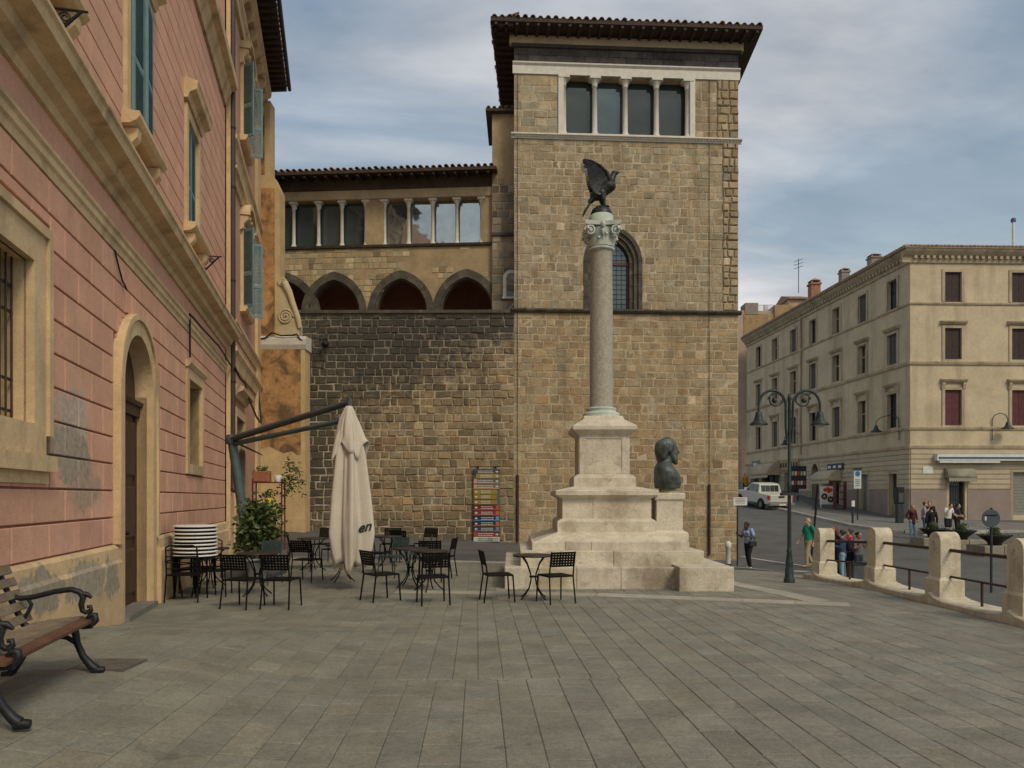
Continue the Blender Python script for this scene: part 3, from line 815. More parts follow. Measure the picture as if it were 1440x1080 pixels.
# loggia room
lg = MB(); b0, b1 = -3.4, -.44
lg.add([U.p(-1, b0, zAb - .4), U.p(U.len, b0, zAb - .4), U.p(U.len, b0, zSill - .2), U.p(-1, b0, zSill - .2)], [(0, 1, 2, 3)])
lg.add([U.p(-1, b0, zSill - .2), U.p(U.len, b0, zSill - .2), U.p(U.len, b1, zSill - .2), U.p(-1, b1, zSill - .2)], [(0, 1, 2, 3)])
lg.add([U.p(-1, b0, zAb - .2), U.p(U.len, b0, zAb - .2), U.p(U.len, b1, zAb - .2), U.p(-1, b1, zAb - .2)], [(0, 1, 2, 3)])
for uu in (-1, U.len): lg.add([U.p(uu, b0, zAb - .4), U.p(uu, b1, zAb - .4), U.p(uu, b1, zSill - .2), U.p(uu, b0, zSill - .2)], [(0, 1, 2, 3)])
lg.build('loggia_room', M_loggia, wing)
mb = MB(); mb.mould(U, -.5, U.len + .1, [(0, zSill - .10), (.10, zSill - .08), (.14, zSill), (0, zSill + .02)]); mb.build('sill_course', M_archst, wing)
mb = MB(); mb.mould(U, -.5, U.len + .1, [(0, zWt + .01), (.06, zWt + .02), (.10, zFr + .06), (.10, zFr + .12), (0, zFr + .14)]); mb.build('lintel_course', M_creamp, wing)
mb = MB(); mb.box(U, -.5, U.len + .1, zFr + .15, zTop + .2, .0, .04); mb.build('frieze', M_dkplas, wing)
gi = 0
for g in (G1, G2):
    for u in g:
        column(wing, U, u, zSill + .02, zWt - .01, -.10, 0.075)
    for k in range(4):
        mb = MB(); mb.box(U, g[k] + .03, g[k + 1] - .03, zSill + .02, zWt, -.34, -.32)
        mb.build('pane', M_glassb if g is G2 else M_glass, wing)
        mb = MB(); a, b = g[k], g[k + 1]
        for s_, e in ((1, a + .05), (-1, b - .05)):
            pts = [(e, zWt - .005), (e, zWt - .20)] + [(e + s_ * .11 * (1 - math.cos(t)), zWt - .20 + .14 * math.sin(t)) for t in [math.pi / 2 * i / 4 for i in range(1, 5)]] + [(e + s_ * .13, zWt - .005)]
            mb.poly(U, pts, -.18, -.02)
        fixn(mb.build('window_head', M_marble, wing))
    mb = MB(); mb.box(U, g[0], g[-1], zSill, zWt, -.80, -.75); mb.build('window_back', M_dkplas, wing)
# wing roof
zr0 = U.z(540, 246) - .30
rfw = MB(); 
pr = [(-.3, zr0 + .25), (1.0, zr0 - .02), (1.0, zr0 + .10), (-.3, zr0 + .40), (-6, zr0 + 2.0), (-6, zr0 + 1.8)]
rfw.mould(U, -1.2, U.len + .1, pr); wroof = rfw.build('roof', M_wood, wing)
roof_tiles(wroof, U, -.8, U.len + .05, zr0 + .12, 1.03, .235, 2.4, .25, .085)
for k in range(24):
    u = -.8 + (U.len + .8) * (k + .5) / 24; mb = MB(); mb.mould(U, u - .045, u + .045, [(0, zr0 + .08), (.94, zr0 - .12), (.94, zr0 - .025), (0, zr0 + .17)]); mb.build('rafter', M_wood, wroof)

# link block between wing and tower
K = Fac(((692 - 720) / F * 29.9, 29.9), ((724 - 720) / F * 29.9, 29.9))
link = thing('link_block', 'narrow grey stone block squeezed between the tower and the loggia wing', 'building', (-.4, 31, 0))
mb = MB()
zk = K.z(700, 160)
mb.sheet(K, [(0, 5), (K.len, 5), (K.len, zk), (0, zk)], [], 0); mb.add([K.p(0, 0, 5), K.p(0, -5, 5), K.p(0, -5, zk), K.p(0, 0, zk)], [(0, 1, 2, 3)])
mb.build('wall', M_plaster, link)
M_lgrey = mat('link_tuff', (0.20, 0.17, 0.125), 0.9, 0.25, 2.5, 0.4, 25, tint=True)
lay(link, K, courses(K, 0, K.len, zD - .4, K.z(700, 250), .28, .4, .3, .55, None, rt), M_lgrey, tint_stone(.2, .15, 0), 80, 0, (.01, .03))
mb = MB(); mb.box(K, -.05, K.len, K.z(700, 332), K.z(700, 328), 0, .10); mb.build('string_course', M_basalt, link)
mb = MB(); mb.mould(K, -.25, K.len, [(-4, zk + .6), (.25, zk), (.25, zk + .1), (-4, zk + .75)]); lr = mb.build('roof', M_wood, link)
roof_tiles(lr, K, -.25, K.len, zk + .10, .28, .15, 1.0, .22, .08)
uc = K.u(719); zw0, zw1 = K.z(719, 418), K.z(719, 392)
ring(link, K, uc, zw0, zw1, .19, .20, .14, .01, .07, M_marble, 'arch_stone', 6, False, .4, 3, .14)
mb = MB(); mb.poly(K, arch_poly(uc, zw0, zw1, .19, .2, 6, False), .002, .02); fixn(mb.build('pane', M_glassd, link))
mb = MB(); mb.box(K, uc - .36, uc + .3, zw0 - .08, zw0, 0, .12); mb.build('sill', M_marble, link)
mb = MB(); mb.tube([K.p(.7, .3, D.z(700, 430)), K.p(.9, .5, D.z(700, 424))], .07, 10); cam_o = mb.build('security_camera', mat('grey_plastic', (.4, .4, .4), .5), None)
tag(cam_o, 'small grey security camera fixed at the foot of the link block', 'camera')

# ================================================================== COLUMN MONUMENT
MX, MY = 1.92, 16.2
mon = thing('column_monument', 'grey granite column on a stepped travertine base with pale green capital', 'monument', (MX, MY, -0.1))
def slabs_ring(hw, z0, z1, n, name, m=M_trav, lip=0.0, b=0.012):
    """one course of separate stones round a square of half width hw"""
    for side in range(4):
        a = math.pi / 2 * side
        fr = XY(Matrix.Translation((MX, MY, 0)) @ Matrix.Rotation(a, 4, 'Z'))
        e = hw if side % 2 == 0 else hw - .452
        cuts = [-e] + sorted(random.uniform(-e * .8 + 1.6 * e * k / n, -e * .8 + 1.6 * e * (k + .6) / n) for k in range(n - 1)) + [e]
        for p, q in zip(cuts[:-1], cuts[1:]):
            g = random.uniform(0.88, 1.1); mb = MB()
            mb.block(fr, p + .003, q - .003, z0, z1, hw - .45, hw, b, 0, (g, g * random.uniform(.97, 1.02), g * random.uniform(.94, 1.03)))
            mb.build(name, m, mon)
slabs_ring(2.06, -.25, .41, 4, 'base_stone')
mb = MB(); mb.box(XY(), MX - 1.9, MX + 1.9, -.2, .405, -(MY + 1.9), -(MY - 1.9)); mb.build('base_core', M_trav, mon)
# projecting corner block on the right of the lowest step
fr0 = XY()
mb = MB(); mb.block(fr0, 3.06, 4.06, -.3, .45, -(MY + 2.06), -(13.78), .015, 0, (.98, .97, .95))
mb.add([(3.07, 13.80, .449), (4.05, 13.80, .449), (4.05, 15.2, .449), (3.07, 15.2, .449)], [(0, 1, 2, 3)], tint=(1, 1, 1)); mb.build('corner_block', M_trav, mon)
slabs_ring(1.76, .40, .70, 3, 'step_stone')
mb = MB(); mb.box(fr0, MX - 1.6, MX + 1.6, .4, .695, -(MY + 1.6), -(MY - 1.6)); mb.build('step_core', M_trav, mon)
def frustum(name, hw0, z0, hw1, z1, m=M_trav, hw2=None, z2=None, tint=(1, 1, 1), cx=MX, cy=MY, par=None, nseg=1):
    lv = [(hw0, z0), (hw1, z1)] + ([(hw2, z2)] if hw2 else [])
    mb = MB(); vs = []
    for h, z in lv: vs += [(cx - h, cy - h, z), (cx + h, cy - h, z), (cx + h, cy + h, z), (cx - h, cy + h, z)]
    fs = [(4 * k + i, 4 * k + (i + 1) % 4, 4 * k + 4 + (i + 1) % 4, 4 * k + 4 + i) for k in range(len(lv) - 1) for i in range(4)]
    fs += [(3, 2, 1, 0), tuple(range(4 * len(lv) - 4, 4 * len(lv)))]
    mb.add(vs, fs, tint=tint); return mb.build(name, m, par or mon)
def profile_sq(name, prof, m=M_trav, cx=MX, cy=MY, tint=(1, 1, 1), par=None):
    mb = MB(); vs = []
    for h, z in prof: vs += [(cx - h, cy - h, z), (cx + h, cy - h, z), (cx + h, cy + h, z), (cx - h, cy + h, z)]
    n = len(prof)
    fs = [(4 * k + i, 4 * k + (i + 1) % 4, 4 * k + 4 + (i + 1) % 4, 4 * k + 4 + i) for k in range(n - 1) for i in range(4)]
    fs += [(3, 2, 1, 0), tuple(range(4 * n - 4, 4 * n))]
    mb.add(vs, fs, tint=tint); return mb.build(name, m, par or mon)
slabs_ring(1.535, .69, .862, 3, 'step_stone')
frustum('sloped_top', 1.50, .855, .985, 1.035, tint=(1.03, 1.02, 1.0))
profile_sq('plinth_base', [(1.0, 1.02), (1.0, 1.235), (.985, 1.25), (.93, 1.29), (.905, 1.30)])
# die of the plinth: two slabs on each side
for side in range(4):
    fr = XY(Matrix.Translation((MX, MY, 0)) @ Matrix.Rotation(math.pi / 2 * side, 4, 'Z'))
    for p, q in ((-.90, -.28), (-.28, .899)):
        g = random.uniform(.9, 1.05); mb = MB(); mb.block(fr, p + .002, q - .002, 1.295, 1.70, .5, .90, .006, 0, (g, g, g * .98)); mb.build('die_slab', M_trav, mon)
profile_sq('plinth_cap', [(.90, 1.695), (.95, 1.73), (1.0, 1.76), (1.04, 1.775), (1.04, 1.86), (1.02, 1.875), (.64, 1.955)])
profile_sq('pedestal_base', [(.64, 1.94), (.64, 2.13), (.60, 2.18), (.53, 2.215)])
profile_sq('pedestal_die', [(.51, 2.20), (.51, 3.0)])
for side in range(4):   # raised frame on each side of the die
    fr = XY(Matrix.Translation((MX, MY, 0)) @ Matrix.Rotation(math.pi / 2 * side, 4, 'Z'))
    mb = MB()
    mb.box(fr, -.51, -.37, 2.22, 2.99, .50, .528); mb.box(fr, .37, .508, 2.22, 2.99, .50, .528); mb.box(fr, -.37, .37, 2.22, 2.27, .50, .527); mb.box(fr, -.37, .37, 2.955, 2.99, .50, .527)
    mb.build('panel_frame', M_trav, mon)
profile_sq('pedestal_cap', [(.52, 2.985), (.54, 3.03), (.58, 3.06), (.655, 3.12), (.665, 3.14), (.665, 3.20), (.65, 3.22), (.43, 3.36), (.40, 3.44)])
mb = MB(); mb.lathe((MX, MY, 3.40), [(.39, 0), (.39, .05), (.37, .055), (.395, .10), (.37, .14), (.31, .16), (.31, .19), (.335, .215), (.31, .24), (.275, .25)], 32); mb.build('column_base', M_capital, mon)
mb = MB(); mb.lathe((MX, MY, 3.62), [(.262, 0), (.250, .08), (.250, 1.0), (.246, 1.9), (.232, 3.30), (.24, 3.36), (.258, 3.40)], 36); mb.build('shaft', M_granite, mon)
# capital
mb = MB()
mb.lathe((MX, MY, 7.0), [(.25, 0), (.285, .015), (.285, .05), (.25, .065), (.235, .09), (.25, .30), (.30, .42), (.30, .46)], 28)
zq = 7.46
mb2 = [(-.37, -.37), (0, -.31), (.37, -.37), (.31, 0), (.37, .37), (0, .31), (-.37, .37), (-.31, 0)]
mb.add([(MX + a, MY + b, zq + .02) for a, b in mb2] + [(MX + a * 1.03, MY + b * 1.03, zq + .10) for a, b in mb2], [tuple(range(8, 16)), tuple(reversed(range(8)))] + [(i, (i + 1) % 8, (i + 1) % 8 + 8, i + 8) for i in range(8)])
cap_o = mb.build('capital', M_capital, mon)
for sx in (-1, 1):
    for sy in (-1, 1):
        mb = MB()
        # volute: a spiral band seen on both faces
        for ax in (0, 1):
            cx, cy = MX + sx * .27, MY + sy * .27
            pts = []
            for i in range(26):
                a = i / 25 * 4.2 * math.pi; r = .115 * (1 - i / 27)
                q = (cx + (sx * math.cos(a) * r if ax == 0 else sx * .05), cy + (sy * .05 if ax == 0 else sy * math.cos(a) * r), zq - .10 + math.sin(a) * r)
                pts.append(q)
            mb.tube(pts, [.028 - .018 * i / 25 for i in range(26)], 6)
            mb.ball((cx + (0 if ax == 0 else sx * .05), cy + (sy * .05 if ax == 0 else 0), zq - .10), .035, 8)
        mb.build('volute', M_capital, cap_o)
for k in range(12):
    a = 2 * math.pi * (k + .5) / 12; hi = .30 if k % 2 else .22
    mb = MB(); ca, sa = math.cos(a), math.sin(a); n = (-sa, ca)
    vs = []
    for (r, z, w) in ((.25, .08, .07), (.265, .16, .075), (.275, hi - .04, .06), (.315, hi + .02, .04), (.335, hi - .02, .015)):
        vs += [(MX + ca * r - n[0] * w, MY + sa * r - n[1] * w, 7.0 + z), (MX + ca * (r + .025), MY + sa * (r + .025), 7.0 + z), (MX + ca * r + n[0] * w, MY + sa * r + n[1] * w, 7.0 + z)]
    mb.add(vs, [(3 * i + j, 3 * i + j + 1, 3 * i + j + 4, 3 * i + j + 3) for i in range(4) for j in range(2)], True); mb.build('acanthus_leaf', M_capital, cap_o)
for a in (0, math.pi / 2, math.pi, 3 * math.pi / 2):
    mb = MB(); mb.ball((MX + math.cos(a) * .31, MY + math.sin(a) * .31, zq + .03), (.06, .06, .085), 8); mb.ball((MX + math.cos(a) * .29, MY + math.sin(a) * .29, zq - .10), (.045, .045, .09), 8); mb.build('rosette', M_capital, cap_o)
mb = MB(); mb.lathe((MX, MY, 7.56), [(.27, 0), (.275, .02), (.255, .06), (.255, .20), (.24, .215)], 28); mb.build('drum', M_capital, mon)
mb = MB(); mb.lathe((MX, MY, 7.77), [(.235, 0), (.232, .05), (.20, .13), (.13, .19), (.0, .215)], 24); mb.build('dome', M_bronze, mon)
# stone pier carrying the bust
BX, BY = 3.20, 15.55
profile_sq('bust_pier_base', [(.36, .85), (.36, 1.0), (.33, 1.03), (.27, 1.06)], cx=BX, cy=BY)
profile_sq('bust_pier', [(.265, 1.05), (.265, 1.66)], cx=BX, cy=BY)
profile_sq('bust_pier_cap', [(.265, 1.655), (.30, 1.69), (.305, 1.70), (.305, 1.80), (.29, 1.82)], cx=BX, cy=BY)

# ------------------------------------------------------------------ bronze eagle
eg = thing('eagle_statue', 'dark bronze eagle with raised wings perched on top of the column', 'statue', (MX, MY, 7.955))
eg.scale = (1.06, 1.06, 0.81)
B = MB(); o = Vector((0, 0, 0))
# profile lies in x-z, looking to the right and up; z=0 at the dome top
B.cap((-.10, 0, .32), (.14, 0, .56), .135, .16, 12); B.cap((.10, 0, .55), (.19, 0, .70), .13, .10, 12)
B.cap((.17, 0, .66), (.245, 0, .86), .095, .065, 12); B.ball((.27, 0, .915), (.075, .062, .065), 12)
B.cap((.30, 0, .93), (.345, 0, .945), .03, .02, 8); B.cap((.345, 0, .945), (.36, 0, .915), .02, .008, 8)
B.cap((-.10, 0, .34), (-.22, 0, .16), .085, .06, 10)
for s_ in (-1, 1):
    B.cap((.0, s_ * .07, .36), (.03, s_ * .09, .17), .085, .05, 10); B.cap((.03, s_ * .09, .17), (.06, s_ * .085, .02), .042, .032, 8)
    for dx_, dy_ in ((.11, 0), (.09, .05), (.09, -.05), (-.05, 0)):
        B.cap((.05, s_ * .085, .015), (.05 + dx_, s_ * .085 + dy_, -.02), .024, .014, 6)
body = remesh(B.build('body', M_bronze, eg, local=True), .014, 3)
for k in range(5):   # tail feathers
    mb = MB(); y = (k - 2) * .035
    mb.add([(-.16, y - .02, .25), (-.16, y + .02, .25), (-.34, y * 2.0 + .026, -.14), (-.36, y * 2.0, -.18), (-.34, y * 2.0 - .026, -.14),
            (-.19, y - .02, .23), (-.19, y + .02, .23), (-.365, y * 2 + .026, -.15), (-.385, y * 2, -.19), (-.365, y * 2 - .026, -.15)],
           [(0, 1, 2, 3, 4), (9, 8, 7, 6, 5), (0, 5, 6, 1), (1, 6, 7, 2), (2, 7, 8, 3), (3, 8, 9, 4), (4, 9, 5, 0)]); mb.build('tail_feather', M_bronze, eg, local=True)
# wings: outline in side view with feather tips, bowed outwards
lead = [(.17, .50), (.165, .70), (.09, .88), (-.04, 1.02), (-.22, 1.14), (-.36, 1.20)]
for s_ in (-1, 1):
    w = MB(); n = 17
    tips = [(-.385, 1.19), (-.385, 1.13), (-.36, 1.07), (-.315, 1.01), (-.295, .95), (-.29, .88), (-.285, .81), (-.278, .74), (-.265, .67), (-.25, .60), (-.232, .53), (-.21, .47), (-.185, .41), (-.155, .36), (-.12, .315), (-.08, .29), (-.03, .28)]
    def leadp(t):
        q = t * (len(lead) - 1); i = min(int(q), len(lead) - 2); f = q - i
        return (lerp(lead[i][0], lead[i + 1][0], f), lerp(lead[i][1], lead[i + 1][1], f))
    for k in range(n - 1):
        a0, a1 = leadp(1 - k / (n - 1)), leadp(1 - (k + 1) / (n - 1))
        t0, t1 = tips[k], tips[k + 1]; tm = ((t0[0] + t1[0]) / 2 - .018, (t0[1] + t1[1]) / 2 - .018)
        yy = lambda q: s_ * (.08 + .09 * max(0, (q[1] - .55)) + .05 * math.sin((q[0] + .4) * 6) - .0)
        pp = [a0, a1, t1, tm, t0]
        th = s_ * .016
        st = s_ * .006 * (k % 2)
        w.add([(q[0], yy(q) + st, q[1]) for q in pp] + [(q[0], yy(q) + th + st, q[1]) for q in pp], [(0, 1, 2, 3, 4), (9, 8, 7, 6, 5), (0, 5, 6, 1), (1, 6, 7, 2), (2, 7, 8, 3), (3, 8, 9, 4), (4, 9, 5, 0)])
    w.tube([(q[0], s_ * (.085 + .09 * max(0, q[1] - .55) + .05 * math.sin((q[0] + .4) * 6)), q[1]) for q in lead], [.06, .055, .045, .035, .025, .012], 8)
    w.build('wing', M_bronze, eg, local=True)

# ------------------------------------------------------------------ bronze bust
bu = thing('bust_statue', 'dark bronze bust of a bearded man in profile on a stone pier', 'statue', (BX, BY, 1.82))
bu.scale = (1.05, 1.05, 1.03)
mb = MB(); mb.lathe((0, 0, -.02), [(.20, 0), (.20, .05), (.17, .08), (.15, .12), (.17, .15)], 20); mb.build('socle', mat('mossy_stone', (.30, .29, .16), .85, .3, 12, .2, 50, stains=[(8, .5, .65, .7, (.10, .10, .05))]), bu, local=True)
B = MB()
# torso: cut bust, faces +x
def ell(zs):  # stacked ellipses (z, cx, rx, ry)
    n = 18; vs = []
    for z, cx, rx, ry in zs:
        for i in range(n):
            a = 2 * math.pi * i / n; vs.append((cx + rx * math.cos(a), ry * math.sin(a), z))
    fs = [(k * n + i, k * n + (i + 1) % n, (k + 1) * n + (i + 1) % n, (k + 1) * n + i) for k in range(len(zs) - 1) for i in range(n)]
    fs += [tuple(reversed(range(n))), tuple(range((len(zs) - 1) * n, len(zs) * n))]
    B.add(vs, fs, True)
ell([(.09, .0, .235, .25), (.10, .0, .245, .27), (.20, .01, .265, .31), (.32, .0, .255, .34), (.43, -.03, .225, .34), (.51, -.055, .19, .29), (.57, -.06, .155, .20), (.64, -.05, .12, .13)])
B0_, B = B, MB()
B.cap((-.055, 0, .60), (-.03, 0, .76), .095, .09, 12)
B.ball((-.02, 0, .90), (.155, .125, .165), 16); B.ball((-.07, 0, .89), (.145, .15, .15), 14)     # skull and hair
B.cap((-.13, .0, .86), (-.12, 0, .73), .09, .07, 10)                                         # hair at the nape
for s_ in (-1, 1):
    B.cap((-.05, s_ * .125, .90), (-.09, s_ * .115, .74), .05, .045, 8); B.ball((.01, s_ * .128, .85), (.03, .02, .045), 8)
B.ball((.06, 0, .845), (.088, .095, .14), 12)                                                # face
B.cap((.128, 0, .885), (.152, 0, .825), .018, .026, 8)                                         # nose
B.cap((.112, -.05, .905), (.112, .05, .905), .026, .026, 8)                                  # brow
B.cap((.122, -.03, .785), (.122, .03, .785), .026, .026, 8)                                  # moustache
B.cap((.075, 0, .75), (.11, 0, .665), .08, .04, 10); B.cap((.03, -.07, .80), (.09, -.03, .72), .04, .04, 8); B.cap((.03, .07, .80), (.09, .03, .72), .04, .04, 8)
for v_ in B.v: B0_.v.append(((v_[0] + .03) * 1.27 - .015, v_[1] * 1.2, (v_[2] - .70) * 1.27 + .655))
o_ = len(B0_.v) - len(B.v)
for f_, t_, m_ in zip(B.f, B.t, B.sm): B0_.f.append(tuple(k_ + o_ for k_ in f_)); B0_.t.append(t_); B0_.sm.append(m_); B0_.mi.append(0)
B = B0_
B.cap((.16, -.09, .20), (.05, -.10, .56), .03, .03, 8); B.cap((.16, .09, .20), (.05, .10, .56), .03, .03, 8)  # coat lapels
remesh(B.build('bust_body', M_bust, bu, local=True), .013, 2)

# ================================================================== PINK BUILDING (left)
L1 = Fac((WL0.x - 0.232 * (1.5 - WL0.y), 1.5), (WL0.x - 0.232 * (20.0 - WL0.y), 20.0))
def uY(y): return (y - L1.a.y) / L1.dir.y
pinkA = (0.66, 0.36, 0.245)
cen = lambda px, py, f_=L1: f_.p(f_.uz(px, py)[0], 0, f_.uz(px, py)[1])
M_pink  = mat('pink_stucco', pinkA, 0.92, 0.12, 1.6, 0.25, 40, tint=True, fine=(70, .12), streak=(2.2, .35, (.47, .30, .21)), stains=[(0.7, 0.52, 0.75, 0.35, (0.53, 0.36, 0.26)), (3.2, 0.63, 0.76, 0.4, (0.47, 0.36, 0.27))],
              patches=[(cen(98, 590), (.5, .55, .34), (0.50, 0.42, 0.33), 0.9, 0.10), (cen(96, 640), (.62, .68, .36), (0.38, 0.315, 0.245), 0.95, 0.07), (cen(118, 690), (.55, .6, .25), (0.40, 0.30, 0.22), 0.8, 0.2)])
M_pinkj = mat('pink_joint', (0.34, 0.15, 0.105), 0.95, 0.2, 2.0, 0.1, 40, patches=[(cen(96, 632), (.62, .68, .5), (0.16, 0.145, 0.12), 0.95, 0.07)])
M_ochre = mat('ochre_stucco', (0.62, 0.44, 0.245), 0.9, 0.14, 1.5, 0.25, 40, fine=(60, .12), streak=(2.0, .4, (.40, .27, .15)), stains=[(0.9, 0.52, 0.75, 0.4, (0.40, 0.27, 0.15)), (3.0, 0.62, 0.76, 0.4, (0.30, 0.24, 0.16))],
              patches=[(cen(105, 815), (.75, .8, .26), (0.37, 0.315, 0.235), 0.95, 0.06), (cen(40, 835), (.45, .6, .24), (0.31, 0.27, 0.205), 0.9, 0.07), (cen(142, 812), (.30, .34, .30), (0.31, 0.27, 0.205), 0.9, 0.07), (cen(228, 800), (.35, .5, .6), (0.27, 0.24, 0.18), 0.8, 0.12)])
M_oclean= mat('ochre_trim', (0.62, 0.45, 0.255), 0.88, 0.14, 2.0, 0.2, 40, fine=(60, .12), streak=(2.4, .6, (.24, .165, .10)), stains=[(1.5, 0.52, 0.75, 0.45, (0.34, 0.235, 0.13)), (5.0, 0.62, 0.75, 0.35, (0.25, 0.20, 0.14))])
M_wdoor = mat('brown_door', (0.060, 0.030, 0.020), 0.55, 0.25, 6, 0.1, 60)
M_shut  = mat('teal_shutter', (0.14, 0.235, 0.25), 0.6, 0.18, 6, 0.08, 60, stains=[(3, .55, .75, .4, (.16, .24, .235))])
M_room  = mat('dark_room', (0.020, 0.017, 0.014), 0.9, 0.2, 2, 0)
pink = thing('pink_building', 'long pink stucco building with ochre trim and a tall arched doorway', 'building', (-9, 11, 0))
UA, UE = 0.0, L1.len
zp, zt = 1.10, 5.02
# openings (u ranges by depth Y, heights)
wb = (uY(5.75), uY(7.28), 2.44, 4.02)            # barred window
dr = (uY(10.30), uY(11.90)); dzs = 3.30; dri = 0.80; ducx = (dr[0] + dr[1]) / 2; dhw = (dr[1] - dr[0]) / 2
wn_ = (uY(15.0), uY(16.45), 2.40, 4.10)          # blind narrow window
ups = [(7.45, 7.7), (11.25, 7.7), (15.45, 7.7), (2.9, 7.7)]   # first-floor windows: Y centre
upw = 0.56
holes = [[(wb[0], wb[2]), (wb[1], wb[2]), (wb[1], wb[3]), (wb[0], wb[3])], arch_poly(ducx, -.3, dzs, dhw, dri, 12, False), [(wn_[0], wn_[2]), (wn_[1], wn_[2]), (wn_[1], wn_[3]), (wn_[0], wn_[3])]]
z1a, z1b = 7.10, 9.25
for y, _ in ups:
    u = uY(y); holes.append([(u - upw, z1a), (u + upw, z1a), (u + upw, z1b), (u - upw, z1b)])
TOPZ = 17.2
mb = MB(); mb.sheet(L1, [(UA, -.35), (UE, -.35), (UE, TOPZ), (UA, TOPZ)], holes, 0, 0)
for h_ in holes:
    n_ = len(h_); dd_ = .31; rvl = MB()
    rvl.add([L1.p(a, 0, c) for a, c in h_] + [L1.p(a, -dd_, c) for a, c in h_], [(k, (k + 1) % n_, (k + 1) % n_ + n_, k + n_) for k in range(n_)]); rvl.build('window_reveal', M_oclean, pink)
mb.add([L1.p(UE, 0, 0), L1.p(UE, -9, 0), L1.p(UE, -9, TOPZ), L1.p(UE, 0, TOPZ)], [(0, 1, 2, 3)]); mb.add([L1.p(UA, 0, -.3), L1.p(UA, -9, -.3), L1.p(UA, -9, TOPZ), L1.p(UA, 0, TOPZ)], [(0, 1, 2, 3)])
mb.add([L1.p(UA, 0, TOPZ), L1.p(UE, 0, TOPZ), L1.p(UE, -9, TOPZ), L1.p(UA, -9, TOPZ)], [(0, 1, 2, 3)])
mb.build('wall', M_pinkj, pink)
# rusticated blocks
def clip_rects(u0, u1, z0, z1, rects):
    out = [(u0, u1, z0, z1)]
    for (a, b, c, d) in rects:
        nx = []
        for (p, q, r, s) in out:
            if q <= a or p >= b or s <= c or r >= d: nx.append((p, q, r, s)); continue
            if p < a: nx.append((p, a, r, s))
            if q > b: nx.append((b, q, r, s))
            if r < c: nx.append((max(p, a), min(q, b), r, c))
            if s > d: nx.append((max(p, a), min(q, b), d, s))
        out = nx
    return [r for r in out if r[1] - r[0] > .06 and r[3] - r[2] > .05]
fw = 0.30
rects = [(wb[0] - .42, wb[1] + .55, 2.0, 4.52), (dr[0] - .26, dr[1] + .42, -1, 3.35),  (wn_[0] - .19, wn_[1] + .19, 2.21, 4.42)]
for k_ in range(10):
    za_ = 3.3 + k_ * .115; hh_ = (dhw + .28) * math.sqrt(max(0, 1 - ((za_ + .05 - 3.3) / (dri + .28)) ** 2))
    if za_ + .115 < 3.3 + dri + .29: rects.append((ducx - hh_, ducx + hh_, za_, za_ + .115))
ch = (zt - zp) / 11.0
bl = []
for i in range(11):
    z0, z1 = zp + ch * i, zp + ch * (i + 1); u = UA - (0.45 if i % 2 else 0.0)
    while u < UE - .05:
        e = min(u + .92, UE)
        bl += clip_rects(max(u, UA), e, z0, z1, rects); u += .92
pblocks = sorted(bl, key=lambda b: -(b[1] - b[0]) * (b[3] - b[2]))
for b in bl:
    g = random.gauss(1, .035); mb = MB()
    mb.block(L1, b[0] + .009, b[1] - .009, b[2] + .012, b[3] - .012, -.01, .030, .008, 0, (g, g * random.uniform(.97, 1.03), g * random.uniform(.96, 1.03)))
    mb.build('stucco_block', M_pink, pink)
# upper-storey channelled bands
rects = [(uY(y) - upw - .24, uY(y) + upw + .24, 6.6, 9.95) for y, _ in ups]
z = 6.62; k = 0
while z < 12.0:
    for b in clip_rects(UA, UE, z, z + .36, rects):
        g = random.gauss(1, .025); mb = MB(); mb.block(L1, b[0] + .006, b[1] - .006, b[2] + .010, b[3] - .010, -.01, .028, .006, 0, (g, g, g)); mb.build('stucco_band', M_pink, pink)
    z += .36
# smooth friezes
mb = MB(); mb.box(L1, UA, UE, 5.30, 5.70, 0, .028, (1, 1, 1)); mb.box(L1, UA, UE, 6.10, 6.61, 0, .027); mb.box(L1, UA, UE, 12.9, TOPZ, 0, .026); mb.build('plain_frieze', M_pink, pink)
# plinth, with the doorway left open
def plinth(u0, u1):
    mb = MB(); mb.mould(L1, u0, u1, [(-.05, -.35), (.13, -.35), (.13, zp - .24), (.10, zp - .20), (.085, zp - .05), (.05, zp - .01), (-.05, zp)]); return mb.build('plinth', M_ochre, pink)
plinth(UA, dr[0] - .24); plinth(dr[1] + .40, UE)
# mouldings
mb = MB(); mb.mould(L1, UA, UE, [(0, zt + .0), (.04, zt + .005), (.05, zt + .09), (.075, zt + .12), (.075, zt + .20), (.10, zt + .23), (.10, zt + .27), (0, zt + .285)]); mb.build('moulding', M_oclean, pink)
mb = MB(); mb.mould(L1, UA, UE + .02, [(0, 5.66), (.07, 5.67), (.10, 5.75), (.20, 5.80), (.23, 5.90), (.40, 5.95), (.42, 6.05), (.45, 6.08), (.45, 6.12), (0, 6.16)]); mb.build('cornice', M_oclean, pink)
mb = MB(); mb.mould(L1, UA, UE, [(.005, 6.30), (.06, 6.31), (.06, 6.55), (.09, 6.58), (.09, 6.62), (0.005, 6.64)]); mb.build('sill_band', M_oclean, pink)
mb = MB(); mb.mould(L1, UA, UE + .02, [(0, 12.15), (.06, 12.16), (.10, 12.3), (.16, 12.4), (.20, 12.52), (.34, 12.58), (.36, 12.74), (0, 12.82)]); mb.build('upper_cornice', M_oclean, pink)
